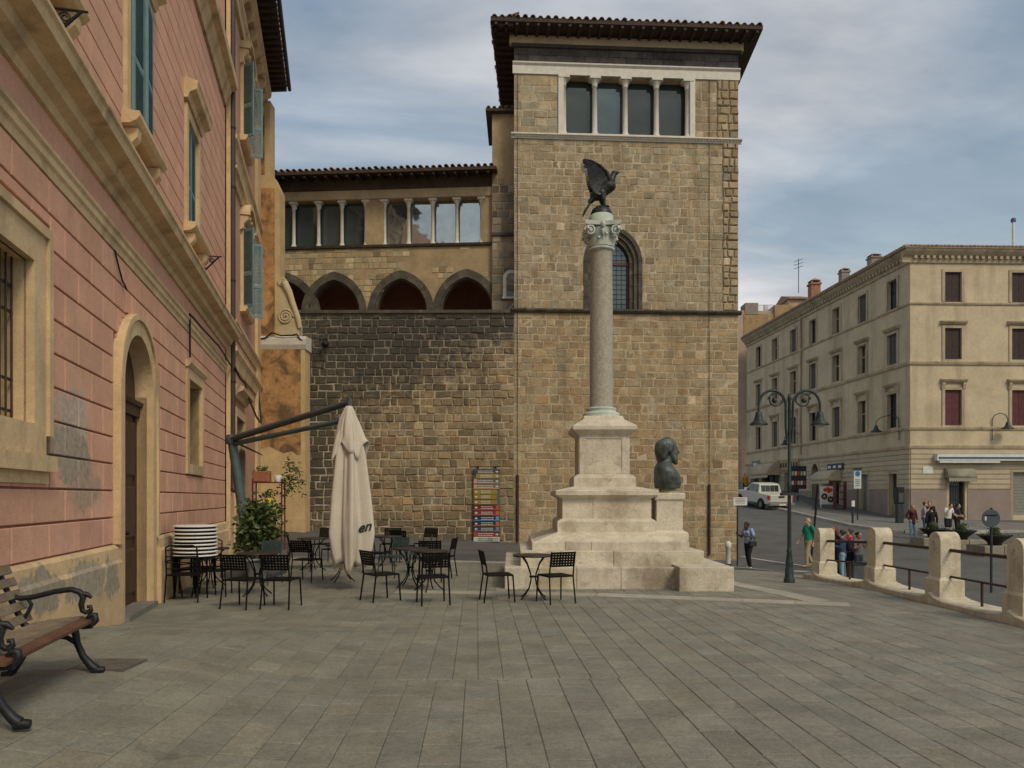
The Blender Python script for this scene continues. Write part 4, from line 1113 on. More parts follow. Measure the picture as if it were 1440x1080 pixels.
# ------- barred window
def surround(f_, u0, u1, z0, z1, w, d0, d1, par, m, name='window_frame', bottom=True):
    mb = MB()
    mb.box(f_, u0 - w, u0, z0 - (w if bottom else 0), z1 + w, d0, d1); mb.box(f_, u1, u1 + w, z0 - (w if bottom else 0), z1 + w, d0, d1); mb.box(f_, u0, u1, z1, z1 + w, d0, d1 - .001)
    if bottom: mb.box(f_, u0, u1, z0 - w, z0, d0, d1 - .001)
    return mb.build(name, m, par)
wfr = surround(L1, wb[0], wb[1], wb[2], wb[3], .30, -.02, .075, pink, M_oclean)
surround(L1, wb[0] - .30, wb[1] + .30, wb[2] - .1, wb[3] + .3, .10, -.02, .11, pink, M_oclean, 'outer_moulding', False)
mb = MB(); mb.box(L1, wb[0] - .45, wb[1] + .45, wb[2] - .46, wb[2] - .30, -.02, .13); mb.build('sill', M_oclean, pink)
mb = MB(); mb.box(L1, wb[0] - .42, wb[1] + .42, 1.86, wb[2] - .46, -.02, .06); mb.build('apron', M_oclean, pink)
mb = MB(); mb.add([L1.p(wb[0], -.31, wb[2]), L1.p(wb[1], -.31, wb[2]), L1.p(wb[1], -.31, wb[3]), L1.p(wb[0], -.31, wb[3])], [(0, 1, 2, 3)]); mb.build('pane', M_glassd, pink)
mb = MB()
for zz in (2.48, 3.2, 3.95): mb.box(L1, wb[0], wb[1], zz - .04, zz + .04, -.305, -.26)
for uu in (wb[0] + .04, (wb[0] + wb[1]) / 2, wb[1] - .04): mb.box(L1, uu - .04, uu + .04, wb[2], wb[3], -.306, -.262)
mb.build('casement', mat('brown_casement', (.10, .055, .03), .7, .25, 8, .1), pink)
for k in range(12):
    u = lerp(wb[0], wb[1], (k + .5) / 12); mb = MB(); mb.tube([L1.p(u, -.10, wb[2]), L1.p(u, -.10, wb[3])], .011, 6); mb.build('window_bar', M_rust, pink)
for zz in (2.55, 2.85, 3.5, 3.75):
    mb = MB(); mb.box(L1, wb[0], wb[1], zz - .014, zz + .014, -.125, -.112); mb.build('cross_bar', M_rust, pink)
# ------- arched doorway
dp = MB()
dp.box(L1, dr[0] - .22, dr[0], -.35, dzs, -.30, .10); dp.box(L1, dr[1], dr[1] + .22, -.35, dzs, -.30, .10); dp.build('door_jamb', M_ochre, pink)
dp = MB(); dp.box(L1, dr[1] + .22, dr[1] + .40, -.35, zp + .02, -.02, .06); dp.build('jamb_foot', M_ochre, pink)
inn, out = arch_pts(ducx, dzs, dhw, dri, 14, False), arch_pts(ducx, dzs, dhw + .22, dri + .22, 14, False); out2 = arch_pts(ducx, dzs, dhw + .30, dri + .30, 14, False)
dp = MB(); dp.poly(L1, inn + list(reversed(out)), -.3, .10); fixn(dp.build('archivolt', M_oclean, pink))
dp = MB(); dp.poly(L1, out + list(reversed(out2)), -.1, .135); fixn(dp.build('arch_moulding', M_oclean, pink))
for a_ in (dr[0] - .30, dr[1] + .22):
    dp = MB(); dp.box(L1, a_, a_ + .08, zp, dzs, -.02, .13); dp.build('outer_moulding', M_oclean, pink)
# deep reveal and the door itself
a2 = arch_poly(ducx, -.3, dzs, dhw, dri, 12, False); n = len(a2)
door = MB(); door.poly(L1, a2, -.24, -.17); door = fixn(door.build('door', M_wdoor, pink))
mb = MB(); mb.box(L1, dr[0], dr[1], 2.98, 3.14, -.18, -.10); mb.mould(L1, dr[0], dr[1], [(-.17, 3.14), (-.06, 3.14), (-.04, 3.20), (-.17, 3.22)]); mb.build('transom', M_wdoor, door)
for s_ in (0, 1):
    ua, ub = (dr[0], ducx) if s_ == 0 else (ducx, dr[1])
    for (za, zb) in ((.25, .95), (1.1, 1.9), (2.05, 2.9)):
        mb = MB(); mb.block(L1, ua + .12, ub - .12, za, zb, -.18, -.135, .03); mb.build('door_panel', M_wdoor, door)
    mb = MB(); mb.box(L1, ua + .02, ua + .10, .0, 2.97, -.18, -.14); mb.box(L1, ub - .10, ub - .02, .0, 2.97, -.18, -.14); mb.build('stile', M_wdoor, door)
mb = MB(); mb.ball(L1.p(ducx + .1, -.10, 1.2), .035, 8); mb.build('handle', M_iron, door)
mb = MB(); mb.box(L1, dr[0] - .02, dr[1] + .02, -.1, .09, -.17, .16); mb.build('doorstep', mat('grey_step', (.19, .17, .14), .85, .2, 4, .2, 40), pink)
# ------- blind narrow window
surround(L1, wn_[0], wn_[1], wn_[2], wn_[3], .20, -.02, .07, pink, M_oclean)
mb = MB(); mb.add([L1.p(wn_[0], -.30, wn_[2]), L1.p(wn_[1], -.30, wn_[2]), L1.p(wn_[1], -.30, wn_[3]), L1.p(wn_[0], -.30, wn_[3])], [(0, 1, 2, 3)])
for uu in (wn_[0], wn_[1]): mb.add([L1.p(uu, -.30, wn_[2]), L1.p(uu, -.001, wn_[2]), L1.p(uu, -.001, wn_[3]), L1.p(uu, -.30, wn_[3])], [(0, 1, 2, 3)])
mb.build('blind_niche', mat('niche_plaster', (.40, .29, .16), .92, .15, 2, .2, 40, stains=[(2.2, .5, .7, .7, (.22, .19, .14))]), pink)
mb = MB(); mb.mould(L1, wn_[0] - .24, wn_[1] + .24, [(0, wn_[3] + .2), (.08, wn_[3] + .205), (.14, wn_[3] + .28), (.14, wn_[3] + .32), (0, wn_[3] + .34)]); mb.build('hood', M_oclean, pink)
# ------- first-floor windows: frame, pediment, sill on corbels, shutters
def louvre(parent, f_, hinge_u, d, ang_, w, z0, z1, m, slat=0.05):
    """a shutter leaf hinged at (hinge_u, d); ang_ measured from the wall plane, + swings outwards; w signed along u"""
    hx = Vector(f_.p(hinge_u, d, 0)); ud = Vector((f_.dir.x, f_.dir.y, 0)); nd_ = Vector((f_.n.x, f_.n.y, 0))
    s_ = 1 if w > 0 else -1
    e = ud * s_ * math.cos(ang_) + nd_ * math.sin(ang_); t = e.cross(Vector((0, 0, 1))); w = abs(w)
    class LF:
        def p(self, u, dd, z): q = hx + e * u + t * dd; return (q.x, q.y, z)
    lf = LF(); sh = MB(); zm = lerp(z0, z1, .42)
    sg = 1 if t.dot(nd_) >= 0 else -1
    for (a, b, c, dd) in ((0, .06, z0, z1), (w - .06, w, z0, z1), (.06, w - .06, z0, z0 + .09), (.06, w - .06, z1 - .09, z1), (.06, w - .06, zm - .05, zm + .05)):
        sh.box(lf, a, b, c, dd, -.02, .02)
    leaf = sh.build('shutter', m, parent)
    sl = MB(); z = z0 + .11
    while z < z1 - .12:
        if abs(z - zm) > .07:
            si, so_ = -.018 * sg, .018 * sg
            sl.add([lf.p(.06, si, z + .034), lf.p(w - .06, si, z + .034), lf.p(w - .06, so_, z), lf.p(.06, so_, z), lf.p(.06, si, z + .046), lf.p(w - .06, si, z + .046), lf.p(w - .06, so_, z + .012), lf.p(.06, so_, z + .012)],
                   [(0, 1, 2, 3), (7, 6, 5, 4), (0, 4, 5, 1), (2, 6, 7, 3)])
        z += slat
    tag(sl.build('louvres', m, leaf), None, None, kind='stuff')
    return leaf
for wi, (y, _) in enumerate(ups):
    u = uY(y)
    surround(L1, u - upw, u + upw, z1a, z1b, .20, -.02, .075, pink, M_oclean, 'window_frame', False)
    mb = MB(); mb.mould(L1, u - upw - .30, u + upw + .30, [(0, 9.50), (.10, 9.51), (.14, 9.62), (.26, 9.68), (.28, 9.80), (.30, 9.84), (0, 9.92)]); mb.build('pediment', M_oclean, pink)
    mb = MB(); mb.mould(L1, u - upw - .32, u + upw + .32, [(0, 6.90), (.14, 6.92), (.22, 6.97), (.26, 7.02), (.26, 7.09), (0, 7.095)]); mb.build('sill', M_oclean, pink)
    for s_ in (-1, 1):
        mb = MB(); uc_ = u + s_ * (upw + .10)
        mb.mould(L1, uc_ - .09, uc_ + .09, [(0, 6.50), (.06, 6.52), (.07, 6.62), (.13, 6.70), (.20, 6.78), (.21, 6.90), (0, 6.90)]); mb.build('corbel', M_oclean, pink)
    mb = MB(); mb.add([L1.p(u - upw, -.31, z1a), L1.p(u + upw, -.31, z1a), L1.p(u + upw, -.31, z1b), L1.p(u - upw, -.31, z1b)], [(0, 1, 2, 3)]); mb.build('pane', M_glassd, pink)
    if wi == 2:
        louvre(pink, L1, u - upw, -.02, R(2), upw - .01, z1a, z1b, M_shut); louvre(pink, L1, u + upw, -.02, R(2), -(upw - .01), z1a, z1b, M_shut)
    else:
        louvre(pink, L1, u - upw, .10, R(1), upw - .01, z1a, z1b, M_shut); louvre(pink, L1, u + upw, .10, R(5), -(upw - .01), z1a, z1b, M_shut)
# iron scroll brackets under the sills (flower-box holders)
for y, dz_ in ((7.5, -.36), (16.35, 0)):
    u = uY(y); mb = MB(); 
    for s_ in (0,):
        mb.tube([L1.p(u, .03, 6.55 + dz_), L1.p(u, .42, 6.98 + dz_)], .018, 6); mb.tube([L1.p(u, .03, 6.98 + dz_), L1.p(u, .48, 6.98 + dz_)], .014, 6)
        for (cd, cz, r0, sg) in ((.13, 6.86, .10, 1), (.27, 6.90, .07, -1), (.10, 6.68, .05, 1)):
            mb.tube([L1.p(u, cd + math.cos(a * sg) * r0 * (1 - a / 16), cz + dz_ + math.sin(a * sg) * r0 * (1 - a / 16)) for a in [i * .5 for i in range(26)]], .010, 5)
    mb.build('iron_bracket', M_iron, pink)
# attic windows, barely seen
for y in (7, 11.25, 15.45):
    u = uY(y); surround(L1, u - .5, u + .5, 13.6, 15.4, .2, .0, .09, pink, M_oclean, 'attic_frame'); mb = MB(); mb.box(L1, u - .5, u + .5, 13.6, 15.4, .0, .04); mb.build('attic_shutter', M_shut, pink)
# drainpipe
mb = MB(); ud_ = UE + .16
mb.tube([L1.p(ud_, .20, 2.15), L1.p(ud_, .20, 17)], .075, 10)
mb.tube([L1.p(ud_, .20, 2.2), L1.p(ud_, .20, 2.0), L1.p(ud_ - .05, .27, 1.9)], .078, 10)
dpipe = mb.build('drainpipe', mat('brown_pipe', (.06, .035, .03), .5, .2, 8, .05), pink)
for zz in (3.0, 4.8, 7.5, 10, 11.6):
    mb = MB(); mb.lathe((*L1.p(ud_, .20, 0)[:2], zz), [(.085, 0), (.085, .05)], 10); mb.build('pipe_clip', M_iron, dpipe)
# cable running along the wall
def cable(parent, pts, r=.018, name='cable', sag=0.0):
    mb = MB(); out = []
    for a, b in zip(pts[:-1], pts[1:]):
        for i in range(6):
            t = i / 6; q = Vector(a).lerp(Vector(b), t); q.z -= sag * math.sin(math.pi * t) + random.uniform(-.01, .01); out.append(q)
    out.append(Vector(pts[-1])); mb.tube(out, r, 6); return mb.build(name, M_iron, parent)
cable(pink, [L1.p(wn_[0] - .1, .09, 4.5), L1.p(wn_[0] - .12, .09, 5.35), L1.p(UE - 2, .16, 5.36), L1.p(UE, .20, 5.2)], .022)
cable(pink, [L1.p(uY(10.0), .05, 5.0), L1.p(uY(10.3), .06, 4.7), L1.p(uY(10.5), .07, 4.62)], .012)

# ================================================================== SHUTTERED HOUSE (continues the left side)
L2 = Fac((WL0.x - 0.232 * (20.0 - WL0.y) + .06, 20.0), (WL0.x - 0.232 * (28.2 - WL0.y) + .06, 28.2))
def vY(y): return (y - L2.a.y) / L2.dir.y
house = thing('shuttered_house', 'tall pink and orange stucco house with open teal shutters and deep eaves', 'building', (-12, 24, 0))
M_pink2 = mat('pale_pink_stucco', (0.50, 0.285, 0.19), 0.92, 0.12, 1.4, 0.2, 40, stains=[(0.8, .52, .75, .45, (0.46, 0.31, 0.185))])
M_orange= mat('stained_orange', (0.47, 0.265, 0.11), 0.92, 0.2, 1.6, 0.3, 40, fine=(50, .2), streak=(2.5, .6, (.22, .12, .05), .3), stains=[(0.9, .46, .64, .75, (.33, .175, .07)), (1.3, .47, .60, .9, (.12, .072, .04)), (6, .56, .68, .6, (.08, .055, .035))])
M_ochre2= mat('pale_ochre', (0.52, 0.38, 0.20), 0.92, 0.14, 1.5, 0.2, 40, fine=(50, .12), streak=(2.2, .4, (.33, .22, .11)), stains=[(2.0, .58, .75, .3, (.36, .25, .13))])
HE = L2.len; HT = 17.0
hw_win = [(23.75, 7.55, 9.95), (23.75, 12.75, 15.0)]
hholes = [[(vY(y) - .6, a), (vY(y) + .6, a), (vY(y) + .6, b), (vY(y) - .6, b)] for y, a, b in hw_win]
hdoor = (vY(21.4), vY(23.3), 4.05); hholes.append([(hdoor[0], .05), (hdoor[1], .05), (hdoor[1], hdoor[2]), (hdoor[0], hdoor[2])])
mb = MB(); mb.sheet(L2, [(0, -.3), (HE, -.3), (HE, HT), (0, HT)], hholes, 0, .35)
mb.add([L2.p(HE, 0, -.3), L2.p(HE, -8, -.3), L2.p(HE, -8, HT), L2.p(HE, 0, HT)], [(0, 1, 2, 3)]); mb.build('wall', M_pink2, house)
mb = MB(); mb.box(L2, .05, .75, 0, HT, 0, .10); mb.build('pilaster', M_oclean, house)
mb = MB(); mb.box(L2, HE - 1.2, HE - .02, -.2, HT, 0, .10); mb.build('pilaster', M_oclean, house)
for z_, w_ in ((5.4, .5), (6.3, .35), (11.3, .45), (10.6, .3)):
    mb = MB(); mb.mould(L2, .75, HE, [(0, z_), (.06, z_ + .01), (.10, z_ + w_ * .6), (.18, z_ + w_ * .8), (.18, z_ + w_), (0, z_ + w_ + .02)]); mb.build('string_course', M_oclean, house)
for (za, zb) in ((5.95, 6.25), (11.8, 12.3)):
    mb = MB(); mb.box(L2, 1.3, HE - 1.6, za, zb, 0, .03); mb.build('wall_panel', M_pink2, house)
for (y, a, b) in hw_win:
    u = vY(y)
    surround(L2, u - .6, u + .6, a, b, .22, -.02, .09, house, M_oclean, 'window_frame', False)
    mb = MB(); mb.mould(L2, u - .95, u + .95, [(0, a - .18), (.16, a - .16), (.22, a - .06), (.22, a), (0, a + .01)]); mb.build('sill', M_oclean, house)
    # carved head with segmental hood
    hd = arch_pts(u, b + .35, 1.0, .55, 8, False); hi_ = arch_pts(u, b + .35, .86, .40, 8, False)
    mb = MB(); mb.poly(L2, hi_ + list(reversed(hd)), 0, .30); fixn(mb.build('hood', M_oclean, house))
    for s_ in (-1, 1):
        mb = MB(); mb.mould(L2, u + s_ * .86 - .1, u + s_ * .86 + .1, [(0, b - .1), (.1, b - .05), (.12, b + .1), (.24, b + .22), (.25, b + .36), (0, b + .36)]); mb.build('hood_bracket', M_oclean, house)
    mb = MB()
    for s_ in (-1, 1): mb.ball(L2.p(u + s_ * .2, .07, b + .48), (.2, .2, .10), 8)
    mb.ball(L2.p(u, .1, b + .5), (.14, .14, .16), 8); mb.build('carving', M_oclean, house)
    mb = MB(); mb.add([L2.p(u - .6, -.34, a), L2.p(u + .6, -.34, a), L2.p(u + .6, -.34, b), L2.p(u - .6, -.34, b)], [(0, 1, 2, 3)]); mb.build('pane', M_glassd, house)
    louvre(house, L2, u + .60, .02, R(98), -.50, a, b, M_shut, .045); louvre(house, L2, u - .60, .02, R(132), .50, a, b, M_shut, .045)
# door with hood, overlight and a small iron canopy
surround(L2, hdoor[0], hdoor[1], .2, hdoor[2], .24, -.02, .10, house, M_oclean, 'door_frame', False)
mb = MB(); mb.mould(L2, hdoor[0] - .4, hdoor[1] + .4, [(0, 4.55), (.1, 4.56), (.16, 4.66), (.32, 4.74), (.34, 4.84), (0, 4.92)]); mb.build('hood', M_oclean, house)
mb = MB(); mb.box(L2, hdoor[0], hdoor[1], 0, 2.9, -.34, -.28); mb.build('door', M_wdoor, house)
mb = MB(); mb.box(L2, hdoor[0], hdoor[1], 2.9, 3.1, -.34, -.2); mb.box(L2, (hdoor[0] + hdoor[1]) / 2 - .06, (hdoor[0] + hdoor[1]) / 2 + .06, 3.1, hdoor[2], -.34, -.22); mb.build('transom', M_oclean, house)
mb = MB(); mb.add([L2.p(hdoor[0], -.33, 3.1), L2.p(hdoor[1], -.33, 3.1), L2.p(hdoor[1], -.33, hdoor[2]), L2.p(hdoor[0], -.33, hdoor[2])], [(0, 1, 2, 3)]); mb.build('overlight', M_glassd, house)
mb = MB(); mb.mould(L2, hdoor[0] + .1, hdoor[1] - .1, [(0, 3.3), (.62, 3.02), (.62, 3.05), (0, 3.36)]); mb.build('canopy', M_iron, house)
# bracketed cornice and deep eaves
mb = MB(); mb.mould(L2, 0, HE + .12, [(0, 15.75), (.10, 15.76), (.12, 15.95), (.20, 16.05), (.20, 16.2), (0, 16.25)]); mb.mould(L2, 0, HE + .2, [(0, 16.7), (.30, 16.72), (.44, 16.85), (.46, 17.0), (0, 17.02)]); mb.build('cornice', M_oclean, house)
for k in range(9):
    u = .4 + k * (HE - .6) / 8; mb = MB(); mb.mould(L2, u - .13, u + .13, [(0, 16.1), (.10, 16.14), (.14, 16.4), (.34, 16.58), (.36, 16.72), (0, 16.72)]); mb.build('bracket', M_oclean, house)
mb = MB(); mb.mould(L2, -.3, HE + .35, [(-8, 18.8), (-.1, 17.04), (1.0, 17.22), (1.0, 17.36), (-8, 19.4)]); er = mb.build('roof', M_wood, house)
for k in range(26):
    u = -.2 + (HE + .45) * (k + .5) / 26; mb = MB(); mb.mould(L2, u - .05, u + .05, [(-.05, 16.96), (.96, 17.10), (.96, 17.215), (-.05, 17.045)]); mb.build('rafter', M_wood, er)
roof_tiles(er, L2, -.3, HE + .35, 17.36, 1.04, .22, 1.2, .28, .09)
mb = MB(); mb.tube([L2.p(-.3, 1.1, 17.30), L2.p(HE + .35, 1.1, 17.30)], .07, 8); mb.build('gutter', mat('dark_gutter', (.03, .03, .05), .5, .2, 6, 0), er)
# end pier facing the square, with stained panel, base and scroll
Q = Fac(((361 - 720) / F * 28.25, 28.25), ((431 - 720) / F * 28.25, 28.25))
qu = lambda px: Q.u(px); qz = lambda py: EYE + (HZ - py) / F * 28.25
mb = MB(); mb.box(Q, qu(363), qu(380), -.3, 16.6, -.55, .0); mb.build('end_pier', M_ochre2, house)
mb = MB(); mb.box(Q, qu(364.5), qu(372), qz(262), 16.0, 0, .05); mb.build('pier_panel', M_orange, house)
mb = MB(); mb.poly(Q, [(qu(363), qz(474)), (qu(394), qz(474)), (qu(394), qz(268)), (qu(384), qz(247)), (qu(363), qz(247))], -.6, .06); fixn(mb.build('buttress', M_ochre2, house))
mb = MB(); mb.box(Q, qu(364), qu(387), qz(474), qz(266), .06, .10); mb.build('buttress_panel', M_orange, house)
mb = MB(); mb.box(Q, qu(362), qu(430), -.3, qz(490), -.6, .10); mb.build('base_pier', M_ochre2, house)
mb = MB(); mb.poly(Q, [(qu(364), qz(628)), (qu(370), qz(630)), (qu(380), qz(627)), (qu(390), qz(632)), (qu(400), qz(637)), (qu(412), qz(634)), (qu(420), qz(640)), (qu(424), qz(638)), (qu(424), qz(492)), (qu(364), qz(492))], .10, .118); fixn(mb.build('base_panel', M_orange, house))
mb = MB(); mb.mould(Q, qu(360), qu(432), [(-.6, qz(492)), (.12, qz(492)), (.20, qz(486)), (.22, qz(478)), (.16, qz(474)), (-.6, qz(472))]); mb.build('base_cap', M_marble, house)
mb = MB(); mb.box(Q, qu(363), qu(431), -.3, qz(729), .10, .17); mb.build('base_foot', M_ochre2, house)
vo = MB(); vo.poly(Q, [(qu(390), qz(472)), (qu(421), qz(472)), (qu(422), qz(458)), (qu(418), qz(445)), (qu(412), qz(432)), (qu(404), qz(412)), (qu(398), qz(397)), (qu(390), qz(390))], -.35, .05)
vol = fixn(vo.build('scroll', M_creamp, house))
for (cx, cz, r, tw) in ((402, 446, 11, 5.2), (397, 398, 6, 4)):
    mb = MB(); c_, z_ = qu(cx), qz(cz); rr = r / F * 28.25
    mb.tube([Q.p(c_ + math.cos(a) * rr * (1 - a / (tw * math.pi) * .88), .06, z_ + math.sin(a) * rr * (1 - a / (tw * math.pi) * .88)) for a in [i * tw * math.pi / 44 for i in range(45)]], .05, 6); mb.build('scroll_spiral', M_creamp, vol)
mb = MB(); mb.tube([Q.p(qu(400), .04, qz(398)), Q.p(qu(407), .04, qz(412)), Q.p(qu(413), .04, qz(430)), Q.p(qu(419), .04, qz(447)), Q.p(qu(422), .04, qz(462))], [.15, .13, .11, .11, .09], 8); mb.build('scroll_roll', M_creamp, vol)
cable(house, [L2.p(.0, .22, 5.2), L2.p(1.5, .3, 5.0), L2.p(4, .25, 4.6), L2.p(HE - 1.3, .22, 4.4), Q.p(qu(363), .14, qz(505)), Q.p(qu(366), .22, qz(478)), Q.p(qu(385), .26, qz(470)), Q.p(qu(420), .26, qz(472)), Q.p(qu(431), .15, qz(482))], .03, sag=.08)
mb = MB(); mb.tube([Q.p(qu(364), .12, qz(690)), Q.p(qu(364), .12, qz(640))], .03, 6); mb.build('gas_pipe', M_shut, house)

# ================================================================== FAR PALAZZO (right)
CN = (24.3, 46.0)
N1 = Fac(CN, (24.3 - 0.0755 * 25.8, 71.8)); N2 = Fac(CN, (46.0, 46.75))
pal = thing('cream_palazzo', 'cream four-storey corner palazzo with rows of windows and shops below', 'building', (32, 56, 0.5))
M_cream = mat('cream_render', (0.55, 0.45, 0.30), 0.9, 0.14, 0.8, 0.2, 30, fine=(30, .12), streak=(0.9, .65, (.29, .225, .145)), stains=[(0.35, .5, .75, .35, (.40, .32, .21)), (1.6, .62, .78, .35, (.33, .27, .19))])
M_creamt= mat('cream_trim', (0.47, 0.385, 0.26), 0.88, 0.16, 1.5, 0.1, 30, streak=(1.2, .65, (.17, .135, .09)), stains=[(1.2, .55, .75, .4, (.30, .25, .18))])
M_rustc = mat('rusticated_stone', (0.47, 0.395, 0.275), 0.9, 0.12, 1.5, 0.2, 30, tint=True, stains=[(1.0, .55, .75, .4, (.33, .27, .19))])
M_mauve = mat('mauve_dado', (0.27, 0.215, 0.18), 0.9, 0.12, 1.5, 0.2, 30, tint=True)
M_maroon= mat('maroon_shutter', (0.105, 0.030, 0.030), 0.6, 0.2, 4, 0.05)
M_dkshut= mat('dark_shutter', (0.045, 0.025, 0.022), 0.6, 0.2, 4, 0.05)
M_roll  = mat('roller_shutter', (0.20, 0.20, 0.19), 0.6, 0.15, 4, 0.05)
ZC = lambda py: EYE + (HZ - py) / F * 46.0
zt_ = ZC(362)
cols1 = [N1.u(p) for p in (1255, 1213, 1176.5, 1143.5, 1116, 1090, 1067)]
cols2 = [N2.u(1340), N2.u(1434), N2.u(1434) * 2 - N2.u(1340)]
rows = [(ZC(424), ZC(382), 0), (ZC(505), ZC(461), 1), (ZC(598), ZC(548), 2)]
wh = .52
h1 = [[(c - wh, a), (c + wh, a), (c + wh, b), (c - wh, b)] for c in cols1 for a, b, _ in rows]
h2 = [[(c - wh, a), (c + wh, a), (c + wh, b), (c - wh, b)] for c in cols2 for a, b, _ in rows]
zg = ZC(626)
# ground-floor openings  (fac, px0, px1, top py, bottom py, kind)
def rect(f_, p0, p1, y0, y1):
    u0, u1 = sorted((f_.u(p0), f_.u(p1))); zc = lambda y: f_.z((p0 + p1) / 2, y)
    return (u0, u1, zc(y1), zc(y0))
g1 = {'shop_door': rect(N1, 1251, 1262, 666, 727), 'garage': rect(N1, 1211, 1221, 667, 726), 'shop': rect(N1, 1170, 1181, 680, 722), 'arch': rect(N1, 1142.5, 1152, 652, 718), 'shop_b': rect(N1, 1104, 1124, 664, 712), 'shop_c': rect(N1, 1072, 1096, 668, 706), 'shop_d': rect(N1, 1056, 1068, 665, 700)}
g2 = {'door': rect(N2, 1334, 1356, 668, 736), 'roller': rect(N2, 1424, 1475, 664, 724)}
for k, r in list(g1.items()):
    h1.append([(r[0], -.5 if k != 'garage' else -.5), (r[1], -.5), (r[1], r[3]), (r[0], r[3])])
for r in g2.values(): h2.append([(r[0], -.5 if r is g2['door'] else r[2]), (r[1], -.5 if r is g2['door'] else r[2]), (r[1], r[3]), (r[0], r[3])])
for f_, hh in ((N1, h1), (N2, h2)):
    mb = MB(); mb.sheet(f_, [(0, -1), (f_.len, -1), (f_.len, zt_ + .6), (0, zt_ + .6)], hh, 0, .35); mb.build('wall', M_cream, pal)
    mb = MB(); mb.add([f_.p(0.1, -.9, -1), f_.p(f_.len - .1, -.9, -1), f_.p(f_.len - .1, -.9, zt_), f_.p(0.1, -.9, zt_)], [(0, 1, 2, 3)]); mb.build('inner_wall', M_room, pal)
for f_, cols in ((N1, cols1), (N2, cols2)):
    for py, w_, dd in ((425, .16, .10), (508, .22, .14), (600, .20, .12), (626, .22, .14)):
        mb = MB(); z_ = ZC(py); mb.mould(f_, -.1 if f_ is N2 else .0, f_.len, [(0, z_ - w_), (dd * .6, z_ - w_ + .02), (dd, z_ - .06), (dd, z_), (0, z_ + .03)]); mb.build('string_course', M_creamt, pal)
    mb = MB(); z_ = zt_; o_ = .55; ust = -o_ if f_ is N2 else 0
    mb.mould(f_, ust, f_.len, [(0, z_ - .35), (.10, z_ - .33), (.14, z_), (.30, z_ + .08), (.48, z_ + .25), (o_, z_ + .35), (o_, z_ + .48), (0, z_ + .52)]); mb.build('cornice', M_creamt, pal)
    nd_ = int(f_.len / .38)
    mb = MB()
    for k in range(nd_):
        u = (k + .5) * .38; mb.box(f_, u - .09, u + .09, z_ - .12, z_ + .06, .12, .30)
    tag(mb.build('dentils', M_creamt, pal), None, None, kind='stuff')
    for ci, c in enumerate(cols):
        for a, b, r in rows:
            surround(f_, c - wh, c + wh, a, b, .17, -.02, .06, pal, M_creamt, 'window_frame', r != 0)
            if r: 
                mb = MB(); z_ = b + (.30 if r == 1 else .52); q = .12 * r
                mb.mould(f_, c - wh - .28, c + wh + .28, [(0, z_ - .1), (.10, z_ - .09), (.22, z_ + .02), (.26, z_ + .10), (0, z_ + .16)])
                mb.build('hood', M_creamt, pal)
                if r == 2:
                    for s_ in (-1, 1):
                        mb = MB(); uu = c + s_ * (wh + .14); mb.mould(f_, uu - .09, uu + .09, [(0, z_ - .5), (.08, z_ - .48), (.18, z_ - .18), (.18, z_ - .09), (0, z_ - .09)]); mb.build('bracket', M_creamt, pal)
            mb = MB()
            if f_ is N2:
                for s_ in (0, 1):
                    mb = MB(); ua = c - wh + s_ * wh; mb.box(f_, ua + .01, ua + wh - .01, a, b, -.14, -.10)
                    for zz in (a + .1, lerp(a, b, .5), b - .1): mb.box(f_, ua + .03, ua + wh - .03, zz - .06, zz + .06, -.102, -.085)
                    nsl = 14
                    for i in range(nsl): mb.box(f_, ua + .1, ua + wh - .1, lerp(a + .2, b - .2, i / nsl), lerp(a + .2, b - .2, (i + .5) / nsl), -.102, -.09)
                    mb.build('shutter', M_maroon if r == 2 else M_dkshut, pal)
            else:
                mb.add([f_.p(c - wh, -.26, a), f_.p(c + wh, -.26, a), f_.p(c + wh, -.26, b), f_.p(c - wh, -.26, b)], [(0, 1, 2, 3)]); pn = mb.build('pane', M_glass if (r == 0 and ci < 4) else M_glassd, pal)
                mb = MB(); mb.box(f_, c - .04, c + .04, a, b, -.25, -.20); mb.box(f_, c - wh, c - wh + .06, a, b, -.25, -.20); mb.box(f_, c + wh - .06, c + wh, a, b, -.25, -.20); mb.box(f_, c - wh, c + wh, lerp(a, b, .6) - .03, lerp(a, b, .6) + .03, -.251, -.21); mb.build('casement', M_creamt if ci % 3 else M_dkshut, pn)
                if (ci + r) % 3 == 1:
                    mb = MB(); mb.box(f_, c - wh + .02, c - .02, a, b, -.16, -.12); mb.box(f_, c + .02, c + wh - .02, a, b, -.16, -.12); mb.build('shutter', mat('grey_brown_shutter', (.085, .075, .06), .7, .2, 4, .05), pal)
    # rustication bands
    gg = g1 if f_ is N1 else g2
    rects = [(r[0] - .16, r[1] + .16, -3, r[3] + .12) for r in gg.values()]
    z_ = ZC(688); nb = 8; hh = (zg - .25 - z_) / nb
    for i in range(nb):
        for b in clip_rects(0.0, f_.len, z_ + hh * i, z_ + hh * (i + 1), rects):
            g = random.uniform(.93, 1.05); mb = MB(); mb.block(f_, b[0] + .006, b[1] - .006, b[2] + .018, b[3] - .018, -.01, .06, .02, 0, (g, g, g)); mb.build('stone_band', M_rustc, pal)
    for b in clip_rects(0.0, f_.len, -1, z_ - .02, rects):
        mb = MB(); mb.box(f_, b[0], b[1], b[2], b[3], -.01, .075); mb.build('dado', M_mauve, pal)
    for r in gg.values():
        mb = MB(); mb.box(f_, r[0] - .15, r[0], -.8, r[3] + .1, -.02, .05); mb.box(f_, r[1], r[1] + .15, -.8, r[3] + .1, -.02, .05); mb.box(f_, r[0], r[1], r[3], r[3] + .1, -.02, .049); mb.build('door_frame', M_creamt, pal)
